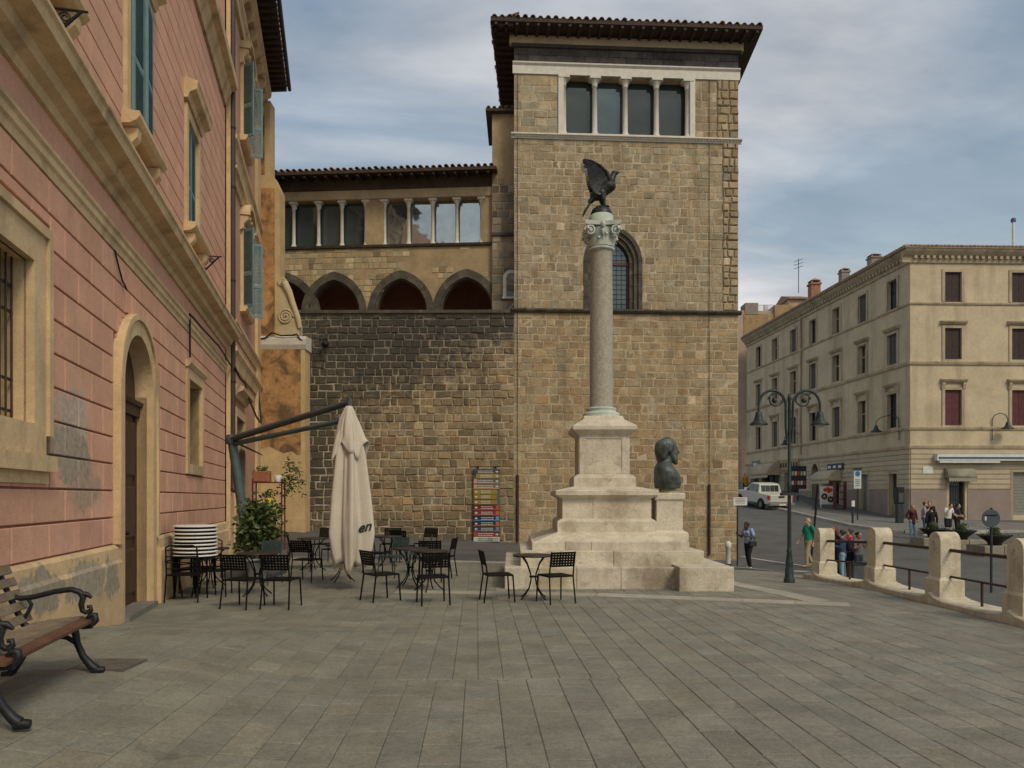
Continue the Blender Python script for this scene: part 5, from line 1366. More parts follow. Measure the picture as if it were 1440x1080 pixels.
# fittings of the openings
def slats(f_, r, n, m, name, d=-.2, z0=None):
    par = MB(); par.box(f_, r[0], r[1], z0 if z0 is not None else r[2], r[3], d - .03, d); o = par.build(name, m, pal)
    zz0 = z0 if z0 is not None else r[2]
    for i in range(n):
        mb = MB(); mb.box(f_, r[0] + .01, r[1] - .01, lerp(zz0, r[3], (i + .1) / n), lerp(zz0, r[3], (i + .8) / n), d, d + .02); mb.build('slat', m, o)
slats(N1, g1['garage'], 16, M_roll, 'roller_door', -.2, .2); slats(N2, g2['roller'], 14, mat('warm_roller', (.24, .225, .19), .6, .1, 4, 0), 'roller_door')
r = g2['door']; mb = MB(); mb.box(N2, r[0], r[1], .2, r[3], -.3, -.26); gd = mb.build('door', M_glassd, pal)
for k in range(9):
    mb = MB(); u = lerp(r[0], r[1], (k + .5) / 9); mb.tube([N2.p(u, -.1, .35), N2.p(u, -.1, r[3])], .018, 5); mb.build('gate_bar', M_iron, gd)
for zz in (.8, 1.6, 2.4): 
    mb = MB(); mb.box(N2, r[0], r[1], zz - .03, zz + .03, -.12, -.09); mb.build('gate_rail', M_iron, gd)
r = g1['shop_door']; mb = MB(); mb.box(N1, r[0], r[1], 1.6, r[3], -.28, -.25); mb.build('door', M_glassd, pal); mb = MB(); mb.box(N1, r[0], r[1], .2, 1.6, -.28, -.2); lv = mb.build('louvre_panel', M_creamt, pal)
for i in range(9):
    mb = MB(); mb.box(N1, r[0] + .04, r[1] - .04, .4 + i * .13, .47 + i * .13, -.2, -.16); mb.build('slat', M_creamt, lv)
r = g1['arch']; mb = MB(); mb.box(N1, r[0], r[1], 0, r[3], -.4, -.34); mb.build('door', M_wdoor, pal)
uc_ = (r[0] + r[1]) / 2; 
ring(pal, N1, uc_, r[3] - .8, r[3] - .75, (r[1] - r[0]) / 2, .75, .22, -.05, .09, M_creamt, 'arch_stone', 8, False, .4, 2, .22)
for nm in ('shop', 'shop_b', 'shop_c', 'shop_d'):
    r = g1[nm]; mb = MB(); mb.box(N1, r[0], r[1], 0, r[3], -.34, -.3); sf = mb.build('shop_window', M_glassd, pal)
    for k in range(3):
        u = lerp(r[0], r[1], (k + .5) / 3); mb = MB(); mb.box(N1, u - .04, u + .04, .4, r[3], -.3, -.24); mb.build('mullion', M_wdoor, sf)
# shop signs and awnings
M_awn = mat('cream_canvas', (.50, .42, .29), .9, .15, 4, .1)
def awning(f_, p0, p1, y0, y1, out_, label, m=M_awn):
    u0, u1 = sorted((f_.u(p0), f_.u(p1))); zc = lambda y: f_.z((p0 + p1) / 2, y)
    za, zb = zc(y0), zc(y1); t = thing('awning', label, 'awning', f_.p((u0 + u1) / 2, 0, zb))
    mb = MB(); n = 6; vs = []
    for i in range(n + 1):
        a = math.pi / 2 * i / n; vs += [f_.p(u0, .08 + out_ * math.sin(a), zb + .25 + (za - zb - .25) * math.cos(a)), f_.p(u1, .08 + out_ * math.sin(a), zb + .25 + (za - zb - .25) * math.cos(a))]
    mb.add(vs, [(2 * i, 2 * i + 1, 2 * i + 3, 2 * i + 2) for i in range(n)], True)
    for uu in (0, 1): mb.add([f_.p((u0, u1)[uu], .08, zb + .25)] + [vs[2 * i + uu] for i in range(n + 1)], [tuple(range(n + 2))])
    o = mb.build('canopy', m, t); o.modifiers.new('thick', 'SOLIDIFY').thickness = .02
    mb = MB(); k = 12
    for i in range(k):
        a, b = lerp(u0, u1, i / k), lerp(u0, u1, (i + 1) / k); c = (a + b) / 2
        mb.add([f_.p(a, .08 + out_, zb + .25), f_.p(b, .08 + out_, zb + .25), f_.p(b, .09 + out_, zb + .08), f_.p(c, .10 + out_, zb), f_.p(a, .09 + out_, zb + .08)], [(0, 1, 2, 3, 4)])
    o = mb.build('valance', m, t); o.modifiers.new('thick', 'SOLIDIFY').thickness = .02
    return t
awning(N1, 1157, 1184, 661, 681, .9, 'small cream canvas awning over the shop beside the arched doorway')
awning(N1, 1070, 1098, 651, 673, 1.1, 'wide striped beige awning over the shop near the parked pickup', mat('beige_canvas', (.46, .36, .25), .9, .2, 3, .1))
awning(N2, 1327, 1366, 659, 678, .45, 'short scalloped canopy over the gated doorway', mat('grey_canvas', (.26, .24, .18), .9, .2, 3, .1))
M_signb = mat('black_sign', (.025, .025, .028), .5, .2, 5, 0); M_signw = mat('white_sign', (.65, .64, .60), .6, .1, 5, 0)
def board(name, f_, p0, p1, y0, y1, m, label, d0=.08, d1=.16, marks=0, mm=None):
    r = rect(f_, p0, p1, y0, y1); t = thing(name, label, 'sign', f_.p(r[0], 0, r[2])); mb = MB(); mb.box(f_, r[0], r[1], r[2], r[3], d0, d1); mb.build('panel', m, t)
    for k in range(marks):
        a, b = lerp(r[0], r[1], (k + .25) / marks), lerp(r[0], r[1], (k + .8) / marks); mb = MB(); mb.box(f_, a, b, lerp(r[2], r[3], .3), lerp(r[2], r[3], .7), d1, d1 + .02); mb.build('lettering', mm or M_signw, t)
    return t
board('shop_sign', N1, 1166, 1188, 652, 661, M_signb, 'black shop sign with three white marks above the small cream awning', marks=3)
board('shop_sign', N1, 1099, 1125, 646, 661, mat('ochre_sign', (.36, .28, .13), .7, .2, 5, 0), 'ochre shop sign with dark lettering between two awnings', marks=7, mm=M_signb)
board('shop_sign', N1, 1060, 1069, 648, 660, mat('green_sign', (.16, .22, .17), .6, .2, 5, 0), 'grey green shop sign at the far end of the palazzo', marks=1)
board('wall_plaque', N2, 1297, 1311, 656, 666, M_signw, 'blank white plaque on the palazzo wall beside the gated doorway', .06, .09)
# awning cassette on the right face
t = thing('awning_cassette', 'long white rolled awning box fixed above the palazzo doorway', 'awning', N2.p(N2.u(1312), 0, ZC(648)))
mb = MB(); mb.box(N2, N2.u(1312), N2.u(1478), ZC(648), ZC(639), .08, .45); mb.build('cassette', M_signw, t); mb = MB(); mb.box(N2, N2.u(1314), N2.u(1478), ZC(645), ZC(643), .45, .50); mb.build('blue_stripe', mat('blue_stripe', (.05, .09, .16), .6, .1, 5, 0), t)
mb = MB(); mb.box(N2, N2.u(1316), N2.u(1400), ZC(651), ZC(648), .2, .42); mb.build('front_bar', M_signw, t)
# roof and chimneys
mb = MB(); e = .62; z_ = zt_ + .50
q0 = Vector((CN[0] - e, CN[1] - e, z_)); q1 = Vector((N1.p(N1.len, e, 0)[0], N1.p(N1.len, e, 0)[1], z_)); q2 = Vector((46, 46.75 - e, z_)); 
mb.add([q0, q1, q1 + Vector((7, -2, 1.5)), q0 + Vector((8, 7, 1.6)), q2 + Vector((0, 7, 1.6)), q2, q0 - Vector((0, 0, .1)), q1 - Vector((0, 0, .1)), q2 - Vector((0, 0, .1))], [(0, 3, 2, 1), (0, 5, 4, 3), (6, 0, 1, 7), (6, 8, 5, 0)])
rfp = mb.build('roof', M_tile, pal)
RF2 = Fac((q0.x, q0.y), (q2.x, q2.y)); RF1 = Fac((q0.x, q0.y), (q1.x, q1.y))
for (f_, ln) in ((RF2, RF2.len), (RF1, RF1.len)):
    mb = MB(); n = int(ln / .26)
    for k in range(n):
        u = (k + .5) * .26; g = random.uniform(.7, 1.2)
        vs = []
        L_ = min(2.6, max(.1, u - .1))
        for d_, dz in ((.04, 0), (-L_, .215 * L_)):
            for i in range(4): a = math.pi * i / 3; vs.append(f_.p(u + .09 * math.cos(a), d_, z_ + .02 + dz + .09 * math.sin(a)))
        mb.add(vs, [(0, 1, 5, 4), (1, 2, 6, 5), (2, 3, 7, 6), (0, 3, 2, 1)], True, (g, g, g))
    tag(mb.build('roof_tiles', M_tile, rfp), None, None, kind='stuff')
M_brick = mat('chimney_brick', (.30, .15, .095), .9, .25, 5, .3, 30); M_greyst = mat('chimney_render', (.26, .22, .18), .9, .25, 3, .3, 30)
def chimney(px, y0, y1, Y, w, m, label, cap_=True):
    p = P(px, y1, Y); top = P(px, y0, Y).z; t = thing('chimney', label, 'chimney', p)
    mb = MB(); H = top - p.z; fr = XY(Matrix.Translation(p)); mb.box(fr, -w, w, -1.2, H * .72, -w, w); mb.build('stack', m, t)
    if cap_:
        mb = MB(); mb.box(fr, -w * 1.2, w * 1.2, H * .68, H * .76, -w * 1.2, w * 1.2); mb.build('collar', m, t)
        mb = MB(); mb.add([(p.x - w * 1.1, p.y - w * 1.1, p.z + H * .86), (p.x + w * 1.1, p.y - w * 1.1, p.z + H * .86), (p.x + w * 1.1, p.y + w * 1.1, p.z + H * .86), (p.x - w * 1.1, p.y + w * 1.1, p.z + H * .86), (p.x, p.y, p.z + H)], [(3, 2, 1, 0), (0, 1, 4), (1, 2, 4), (2, 3, 4), (3, 0, 4)]); mb.build('cap', M_tile, t)
        for sx in (-1, 1):
            for sy in (-1, 1): 
                mb = MB(); mb.box(fr, sx * w * .8 - .06, sx * w * .8 + .06, H * .74, H * .87, sy * w * .8 - .06, sy * w * .8 + .06); mb.build('cap_leg', m, t)
chimney(1145, 391, 424, 62.5, .38, M_brick, 'red brick chimney with pitched cap on the palazzo roof')
chimney(1187, 376, 402, 57.7, .30, M_greyst, 'grey chimney with pyramid cap in the middle of the palazzo roof')
chimney(1229, 356, 382, 53.6, .34, M_greyst, 'squat grey chimney nearest the palazzo roof corner')
t = thing('flue_pipe', 'thin metal flue with blue cap standing on the palazzo roof', 'flue', P(1425, 338, 52)); mb = MB(); p = P(1425, 338, 52); mb.tube([p - Vector((0, 0, .8)), P(1425, 312, 52)], .09, 8); mb.build('pipe', M_signw, t); mb = MB(); mb.lathe(P(1425, 312, 52), [(.16, 0), (.16, .2), (.05, .28)], 8); mb.build('cap', mat('blue_cap', (.05, .06, .2), .5), t)
# antenna
t = thing('roof_antenna', 'thin television antenna standing on the far roof', 'antenna', P(1123, 412, 64)); mb = MB(); mb.tube([P(1123, 412, 64), P(1123, 364, 64)], .03, 5); mb.build('mast', M_iron, t)
for k, yy in enumerate((366, 371, 376)):
    mb = MB(); mb.tube([P(1117, yy + 2, 64), P(1129, yy - 2, 64)], .02, 4); mb.build('dipole', M_iron, t)
# house behind, at the top of the street
N3 = Fac((21.8, 73.0), (20.4, 92)); t = thing('street_house', 'pinkish tall house at the top of the street with drainpipe', 'building', (23, 80, 3)); M_st = mat('dusty_pink_render', (.42, .30, .22), .9, .12, 1, .1, 30)
zt3 = EYE + (HZ - 440) / F * 74; mb = MB(); mb.sheet(N3, [(0, 0), (N3.len, 0), (N3.len, zt3), (0, zt3)], [], 0); mb.add([N3.p(0, 0, 0), N3.p(0, -9, 0), N3.p(0, -9, zt3), N3.p(0, 0, zt3)], [(0, 1, 2, 3)]); mb.build('wall', M_st, t)
for zz in (4.5, 8.2, 11.8, 15.4, 19):
    mb = MB(); mb.mould(N3, 0, N3.len, [(0, zz), (.2, zz + .1), (.25, zz + .25), (0, zz + .3)]); mb.build('string_course', M_creamt, t)
    for uu in (2.2, 5.4, 8.6):
        mb = MB(); mb.box(N3, uu - .5, uu + .5, zz + .9, zz + 2.6, 0, .05); wnd = mb.build('window', M_dkshut, t); surround(N3, uu - .5, uu + .5, zz + .9, zz + 2.6, .15, .0, .09, wnd, M_creamt, 'frame')
mb = MB(); mb.tube([N3.p(.5, .12, 2), N3.p(.5, .12, zt3)], .08, 6); mb.build('drainpipe', M_rust, t)
mb = MB(); mb.mould(N3, -.2, N3.len, [(0, zt3 - .3), (.3, zt3 - .2), (.5, zt3 + .1), (0, zt3 + .2)]); mb.build('cornice', M_creamt, t)
t = thing('roof_terrace', 'stained ochre terrace parapet on the far roofs above the street', 'parapet', P(1080, 470, 72)); M_oss = mat('stained_ochre_wall', (.36, .24, .12), .9, .3, 1.5, .2, 30, stains=[(1.5, .5, .7, .7, (.15, .11, .07))])
K2 = Fac((P(1046, 0, 73).x, 73), (P(1108, 0, 73).x, 73.0))
zk2 = lambda y: EYE + (HZ - y) / F * 73
mb = MB(); mb.box(K2, K2.u(1046), K2.u(1088), zk2(480), zk2(441), -3, 0); mb.build('parapet', M_oss, t)
mb = MB(); mb.box(K2, K2.u(1048), K2.u(1066), zk2(442), zk2(426), -1.5, .05); mb.build('pier', M_greyst, t)
mb = MB(); mb.box(K2, K2.u(1089), K2.u(1114), zk2(460), zk2(429), -2, .1); mb.build('stair_house', M_oss, t)
mb = MB(); mb.box(K2, K2.u(1112), K2.u(1136), zk2(450), zk2(416), -4, -.5); mb.build('attic', M_st, t)
mb = MB(); mb.mould(K2, K2.u(1110), K2.u(1138), [(-.2, zk2(417)), (-2.2, zk2(408)), (-4.3, zk2(417)), (-4.3, zk2(419)), (-.2, zk2(419))]); mb.build('attic_roof', M_tile, t)
for k in range(14):
    mb = MB(); u = K2.u(1066 + k * 1.7); mb.tube([K2.p(u, -.2, zk2(442)), K2.p(u, -.2, zk2(428))], .02, 4); mb.build('baluster', M_signw, t)
mb = MB(); mb.tube([K2.p(K2.u(1066), -.2, zk2(428)), K2.p(K2.u(1090), -.2, zk2(428))], .03, 4); mb.build('handrail', M_signw, t)
mb = MB(); mb.box(K2, K2.u(1078), K2.u(1083), zk2(442), zk2(426), -1, -.6); mb.build('flue', M_signw, t)
# red flag on the house by the tower
t = thing('red_flag', 'small red flag hanging at the house at the top of the street', 'flag', N3.p(.2, .3, 14.5)); mb = MB(); mb.add([N3.p(.1, .2, 16.6), N3.p(.15, .9, 15.0), N3.p(.1, .8, 13.8), N3.p(.1, .1, 14.2)], [(0, 1, 2, 3)]); o = mb.build('cloth', mat('red_cloth', (.5, .03, .025), .9), t); o.modifiers.new('thick', 'SOLIDIFY').thickness = .02

# ================================================================== STREET FURNITURE
def ground_at(px, py, hf=None, y0=4.5, y1=75):
    """walk along the pixel's ray until it meets the ground"""
    hf = hf or hg; Y = y0
    while Y < y1:
        p = P(px, py, Y)
        if p.z <= hf(p.x, p.y): return Vector((p.x, p.y, hf(p.x, p.y)))
        Y += 0.04
    return P(px, py, y1)
def on_ground(px, Y, hf=None):
    x = (px - 720) / F * Y
    return Vector((x, Y, (hf or hg)(x, Y)))
TOP = 0.012   # paving slabs stand this far above the base sheet

# ---- metal café chair
M_chair = mat('black_metal_chair', (0.006, 0.005, 0.005), 0.6, 0.3, 20, 0.03, 80, spec=0.15, coords='obj')
M_green = mat('teal_metal_chair', (0.045, 0.075, 0.075), 0.5, 0.3, 20, 0.03, 80, metallic=0.3, coords='obj')
M_redch = mat('dark_red_chair', (0.12, 0.022, 0.022), 0.5, 0.3, 20, 0.03, 80, coords='obj')
def make_chair(m):
    """faces +y, back at -y, feet at z=0"""
    t = thing('cafe_chair', 'x', 'chair')
    w, dpt, zs, zb = .215, .21, .45, .84
    for sx in (-1, 1):
        mb = MB(); mb.tube([(sx * (w + .012), dpt + .03, 0), (sx * w, dpt, zs - .01)], .014, 6); mb.build('front_leg', m, t, True)
        mb = MB(); mb.tube([(sx * (w + .012), -dpt - .06, 0), (sx * w, -dpt, zs - .02), (sx * w, -dpt - .02, .58), (sx * w, -dpt - .075, zb)], .014, 6); mb.build('back_leg', m, t, True)
    mb = MB()
    for a, b in (((-w, -dpt), (w, -dpt)), ((w, -dpt), (w, dpt)), ((w, dpt), (-w, dpt)), ((-w, dpt), (-w, -dpt))):
        mb.tube([(*a, zs - .012), (*b, zs - .012)], .012, 6)
    mb.build('seat_frame', m, t, True)
    mb = MB(); n = 7
    for i in range(n + 1):
        u = lerp(-w + .01, w - .01, i / n); mb.box(LOC, u - .017, u + .017, zs - .004, zs + .003, -dpt, dpt)
        v = lerp(-dpt + .01, dpt - .01, i / n); mb.box(LOC, -w, w, zs - .0035, zs + .0035, v - .017, v + .017)
    mb.build('seat', m, t, True)
    mb = MB(); z0, z1 = .60, zb - .005
    yb = lambda z: -dpt - .02 - (z - .58) / (zb - .58) * .055
    class BF:
        def p(s, u, d, z): return (u, yb(z) - d, z)
    bf = BF()
    for i in range(9):
        u = lerp(-w + .012, w - .012, i / 8); mb.box(bf, u - .0155, u + .0155, z0, z1, -.003, .003)
    for j in range(6):
        z = lerp(z0 + .012, z1 - .012, j / 5); mb.box(bf, -w, w, z - .0155, z + .0155, -.0035, .0035)
    mb.build('backrest', m, t, True)
    return t
CH = {}
used = {}
def chair(px, py, rz, label, m=None, Y=None, group='cafe chairs set out on the square'):
    m = m or M_chair
    p = on_ground(px, Y) if Y else ground_at(px, py)
    if m.name not in CH: CH[m.name] = make_chair(m); o = CH[m.name]
    else: o = copy_tree(CH[m.name])
    o.location = p + Vector((0, 0, TOP)); o.rotation_euler = (0, 0, R(rz)); o['label'] = label; o['group'] = group
    return o
# ---- bistro table
M_tabtop = mat('dark_table_top', (0.035, 0.026, 0.022), 0.5, 0.25, 12, 0.05, 60, coords='obj')
def make_table():
    t = thing('cafe_table', 'x', 'table')
    mb = MB(); mb.lathe((0, 0, .715), [(.34, 0), (.35, .008), (.35, .022), (.34, .03)], 28); mb.build('table_top', M_tabtop, t, True)
    for k in range(4):
        a = math.pi / 2 * k + .4; c, s_ = math.cos(a), math.sin(a); mb = MB()
        mb.tube([(c * r, s_ * r, z) for r, z in ((.26, .715), (.15, .60), (.065, .42), (.055, .32), (.10, .18), (.20, .07), (.29, .005))], .012, 6); mb.build('leg', M_chair, t, True)
    mb = MB(); mb.lathe((0, 0, .36), [(.07, 0), (.07, .025)], 12); mb.build('ring', M_chair, t, True)
    return t
tproto = None
def table(px, py, label, Y=None, rz=0):
    global tproto
    p = on_ground(px, Y) if Y else ground_at(px, py)
    if tproto is None: tproto = make_table(); o = tproto
    else: o = copy_tree(tproto)
    o.location = p + Vector((0, 0, TOP)); o.rotation_euler = (0, 0, R(rz)); o['label'] = label; o['group'] = 'round bistro tables'
    return o
chair(700, 846, -78, 'black chair facing the lone bistro table by the monument, turned side on')
chair(781, 848, 24, 'black chair standing between the lone bistro table and the monument steps')
table(750, 843, 'lone bistro table between two chairs in front of the monument', rz=20)
G_ = 'chairs crowded round the tables behind the parasol'
chair(342, 855, -14, 'black chair seen from behind between the stacked tables and its twin')
chair(396, 855, -6, 'black chair seen from behind in front of the potted shrub')
table(362, 838, 'bistro table in front of the potted shrub', rz=30)
table(296, 826, 'bistro table pushed against the stacked white tables', rz=10)
chair(372, 822, 165, 'dull teal metal chair facing the camera side in front of the shrub', M_green)
chair(432, 818, -12, 'black chair between the potted shrub and the closed parasol', group=G_)
chair(421, 800, -70, 'black chair standing sideways behind its neighbour near the orange pier', group=G_)
chair(455, 790, 170, 'black chair facing the square left of the closed parasol', group=G_)
chair(471, 799, 150, 'black chair half hidden behind the left edge of the parasol', group=G_)
table(482, 818, 'bistro table beside the hanging canopy of the parasol', rz=45)
chair(393, 789, -80, 'dark red metal chair standing by the foot of the orange pier', M_redch)
chair(536, 845, -52, 'black chair just right of the parasol, turned toward the tables', group=G_)
chair(609, 850, 16, 'black chair seen from behind at the outer edge of the crowded tables', group=G_)
table(577, 826, 'bistro table in the middle of the crowded chairs', rz=15)
table(604, 832, 'bistro table behind the outermost black chair', rz=60)
chair(553, 812, 150, 'dull teal metal chair among the black ones right of the parasol', M_green)
chair(532, 806, -110, 'black chair close behind the parasol hem', group=G_)
chair(590, 806, 95, 'dark chair in the middle of the crowded tables', M_green, group=G_)
chair(622, 812, 80, 'black chair facing left at the back of the crowded tables', group=G_)
chair(549, 789, 175, 'black chair at the back row near the stone wall', group=G_)
chair(598, 788, 150, 'black chair at the back row turned to the signboard', group=G_)
chair(567, 793, -20, 'black chair in the back row between its neighbours', group=G_)
chair(605, 818, 5, 'black chair tucked under the table behind the outermost chair', group=G_)
table(545, 798, 'bistro table in the back row near the stone wall', rz=25)
table(440, 803, 'bistro table in the back row near the orange pier', rz=70)

# ---- stacked white round tables with black frames
SX = on_ground(275, 13.1)
M_white = mat('white_table_top', (0.70, 0.69, 0.66), 0.45, 0.06, 6, 0.03, 60, coords='obj')
for k in range(9):
    t = thing('stacked_table', ('white round table at the bottom of the stack by the pink wall' if k == 0 else 'white round table on top of the stack by the pink wall' if k == 8 else 'white round table, %s from the bottom of the stack by the pink wall' % ('second', 'third', 'fourth', 'fifth', 'sixth', 'seventh', 'eighth')[k - 1]), 'table', SX + Vector((random.uniform(-.008, .008), random.uniform(-.008, .008), TOP + .0 + k * .063)), random.uniform(-.2, .2), 'stacked white tables')
    mb = MB(); mb.lathe((0, 0, .70), [(.345, 0), (.365, .004), (.368, .016), (.36, .028), (.345, .03)], 32); mb.build('table_top', M_white, t, True)
    mb = MB(); mb.lathe((0, 0, .672), [(.30, 0), (.33, .0), (.33, .028), (.30, .028)], 24); mb.build('rim', M_chair, t, True)
    for q in range(4):
        a = math.pi / 2 * q + .5; mb = MB(); z_ = -.0 if k == 0 else .0
        mb.tube([(math.cos(a) * .27, math.sin(a) * .27, .70), (math.cos(a) * (.33), math.sin(a) * (.33), z_ if k == 0 else .10)], .013, 6); mb.build('leg', M_chair, t, True)
# ---- armchair frames leaning round the stack
def armchair(px, Y, rz, label):
    p = on_ground(px, Y); t = thing('metal_armchair', label, 'chair', p + Vector((0, 0, TOP)), R(rz), 'stacked metal armchairs')
    for sx in (-1, 1):
        mb = MB(); mb.tube([(sx * .27, .26, 0), (sx * .27, .24, .62), (sx * .27, .18, .67), (sx * .27, -.2, .66), (sx * .25, -.25, .70), (sx * .24, -.29, .9)], .013, 6); mb.build('arm', M_chair, t, True)
        mb = MB(); mb.tube([(sx * .26, -.30, 0), (sx * .25, -.22, .44), (sx * .24, -.29, .9)], .013, 6); mb.build('leg', M_chair, t, True)
    mb = MB(); mb.tube([(-.24, -.29, .9), (-.18, -.30, .93), (.18, -.30, .93), (.24, -.29, .9)], .013, 6)
    for j in range(4): mb.tube([(-.24, -.26 - j * .01, .55 + j * .1), (.24, -.26 - j * .01, .55 + j * .1)], .010, 5)
    mb.build('backrest', M_chair, t, True)
    mb = MB(); mb.box(LOC, -.25, .25, .43, .45, -.24, .24); mb.build('seat', M_chair, t, True)
    return t
armchair(262, 12.55, 8, 'black metal armchair in front of the stacked white tables'); armchair(283, 13.75, 170, 'black metal armchair behind the stacked white tables')
armchair(247, 13.3, 80, 'black metal armchair between the stacked tables and the pink wall'); armchair(300, 13.2, -80, 'black metal armchair on the shrub side of the stacked tables')

# ---- cantilever parasol, closed
pb = on_ground(338, 16.2); par = thing('cantilever_parasol', 'closed cream parasol hanging from a teal cantilever arm', 'parasol', pb)
M_teal = mat('teal_steel', (0.075, 0.115, 0.115), 0.5, 0.2, 6, 0.05, 60); M_dsteel = mat('grey_steel', (0.07, 0.075, 0.075), 0.5, 0.2, 6, 0.05, 60)
ptop = P(326, 618, 16.2); ptip = P(491, 566, 13.9)
XF = XY
mb = MB(); mb.tube([pb + Vector((.26, 0, 0)), ptop], [.115, .10], 4); mb.build('post', M_teal, par)
mb = MB(); mb.box(XY(Matrix.Translation(pb)), -.25, .85, .0, .09, -.5, .5); mb.build('base_plate', M_dsteel, par)
mb = MB(); mb.tube([ptop + Vector((-.05, 0, .0)), ptip], [.075, .06], 4); mb.build('upper_arm', M_dsteel, par)
low0, low1 = ptop + Vector((.02, 0, -.10)), P(480, 592, 13.95)
mb = MB(); mb.tube([low0, low1], [.055, .045], 4); mb.build('lower_arm', M_teal, par)
mb = MB(); mb.lathe(ptop - Vector((0, 0, .10)), [(.12, 0), (.14, .05), (.14, .14), (.1, .2)], 10); mb.build('joint', M_dsteel, par)
mb = MB(); mb.tube([ptip + Vector((0, 0, .10)), ptip - Vector((0, 0, .45))], .04, 10); mb.build('hanger', M_dsteel, par)
mb = MB(); cw = pb + Vector((.30, -.13, 1.15)); mb.tube([cw, cw + Vector((0, -.10, 0)), cw + Vector((.12, -.12, -.12))], .025, 6); mb.build('crank', M_dsteel, par)
cc = Vector((ptip.x, ptip.y, 0)); ct = ptip.z - .10
M_canvas = mat('parasol_canvas', (0.56, 0.50, 0.415), 0.95, 0.08, 3, 0.12, 40, coords='pos', stains=[(1.5, .55, .75, .3, (.42, .36, .28))])
def drape(name, z_top, z_bot, rad, seed, waves, amp, n=96, m=28, hem=0.0, lean=0.0):
    mb = MB(); vs = []; rr = random.Random(seed); ph = [rr.uniform(0, 6.28) for _ in range(4)]
    for j in range(m + 1):
        t = j / m; z = lerp(z_top, z_bot, t)
        for i in range(n):
            a = 2 * math.pi * i / n
            w1 = math.sin(waves * a + ph[0] + 1.2 * math.sin(2.2 * t + ph[1])); w2 = math.sin((waves * 2 + 1) * a + ph[2] + 2 * t); w3 = math.sin(3 * a + ph[3] + 3.0 * t)
            fold = (abs(w1) ** .7) * (1 if w1 > 0 else -1)
            r = rad(t) * (1 + amp * min(1, t * 3 + .15) * (.62 * fold + .26 * w2 + .25 * w3))
            dz = hem * (math.sin(4 * a + ph[1]) * .6 + math.sin(7 * a + ph[0]) * .4) * max(0, t - .7) / .3
            vs.append((cc.x + lean * t + r * math.cos(a), cc.y + r * math.sin(a) * .9, z + dz))
    mb.add(vs, [(j * n + i, j * n + (i + 1) % n, (j + 1) * n + (i + 1) % n, (j + 1) * n + i) for j in range(m) for i in range(n)], True)
    o = mb.build(name, M_canvas, par); o.modifiers.new('thick', 'SOLIDIFY').thickness = .008; return o
def radc(t):
    pts = [(0, .06), (.08, .15), (.3, .235), (.55, .30), (.8, .345), (.92, .30), (1, .25)]
    for (a, b), (c, d) in zip(pts[:-1], pts[1:]):
        if t <= c: return lerp(b, d, (t - a) / (c - a))
    return pts[-1][1]
z800 = EYE + (HZ - 797) / F * cc.y
cano = drape('canopy', ct, z800, radc, 5, 6, .40, hem=.13, lean=.05)
drape('vent_flap', ct + .03, ct - .82, lambda t: .05 + .24 * t ** .75, 9, 5, .28, n=64, m=12, hem=.20)
mb = MB(); mb.tube([cc + Vector((.03, 0, z800 + .3)), cc + Vector((.0, 0, ct))], .03, 8); mb.build('mast', M_dsteel, par)
fc = bpy.data.curves.new('lettering', 'FONT'); fc.body = 'en'; fc.size = .25; fc.extrude = .004; fc.shear = .3; fc.align_x = 'CENTER'; fc.offset = .006
fo = bpy.data.objects.new('lettering_source', fc); COL.objects.link(fo); bpy.context.view_layer.update()
me = bpy.data.meshes.new_from_object(fo.evaluated_get(bpy.context.evaluated_depsgraph_get())); bpy.data.objects.remove(fo)
le = bpy.data.objects.new('lettering', me); COL.objects.link(le); me.materials.clear(); me.materials.append(M_signb)
dg = bpy.context.evaluated_depsgraph_get(); bpy.context.view_layer.update()
ce = cano.evaluated_get(bpy.context.evaluated_depsgraph_get()); Mi = ce.matrix_world.inverted()
lc = P(510, 748, cc.y - .35)
for v in me.vertices:      # lay the letters on the cloth
    q = Vector((lc.x + v.co.x, cc.y - 1.2, lc.z + v.co.y + v.co.x * .22))
    ok, hit, nn, _ = ce.ray_cast(Mi @ q, Vector((0, 1, 0)))
    y = (ce.matrix_world @ hit).y if ok else cc.y - .2
    v.co = Vector((q.x, y - .006 - (0.006 if v.co.z > 0 else 0), q.z))
le.parent = cano; le.matrix_parent_inverse = ce.matrix_world.inverted()

# ---- potted shrub
M_leaf = mat('dark_leaf', (0.055, 0.085, 0.028), 0.55, 0.4, 3, 0, coords='pos', tint=True); M_clay = mat('terracotta', (.34, .13, .07), .85, .2, 8, .1, 50); M_stem = mat('stem', (.10, .075, .045), .9, .2, 8, .1)
def foliage(mb, c, rad, n, size, rnd, power=1.0):
    clumps = [Vector((rnd.gauss(0, .42) * rad[0], rnd.gauss(0, .42) * rad[1], rnd.uniform(-.9, .95) * rad[2])) for _ in range(26)]
    for _ in range(n):
        k = rnd.choice(clumps); q = Vector(c) + k + Vector((rnd.gauss(0, .16) * rad[0] * 1.6, rnd.gauss(0, .16) * rad[1] * 1.6, rnd.gauss(0, .10) * rad[2] * 1.6))
        d = Vector((rnd.gauss(0, 1), rnd.gauss(0, 1), rnd.uniform(-.7, .7))).normalized(); s_ = d.cross(Vector((rnd.gauss(0, 1), rnd.gauss(0, 1), rnd.gauss(0, 1)))).normalized(); L = size * rnd.uniform(.6, 1.3); w = L * .27
        g = rnd.uniform(.6, 1.7); t = (g * rnd.uniform(.9, 1.3), g, g * rnd.uniform(.6, 1.1)); dn = Vector((0, 0, -L * .12))
        mb.add([q, q + d * L * .45 + s_ * w, q + d * L + dn, q + d * L * .45 - s_ * w], [(0, 1, 2), (0, 2, 3)], tint=t)
rl_ = random.Random(21)
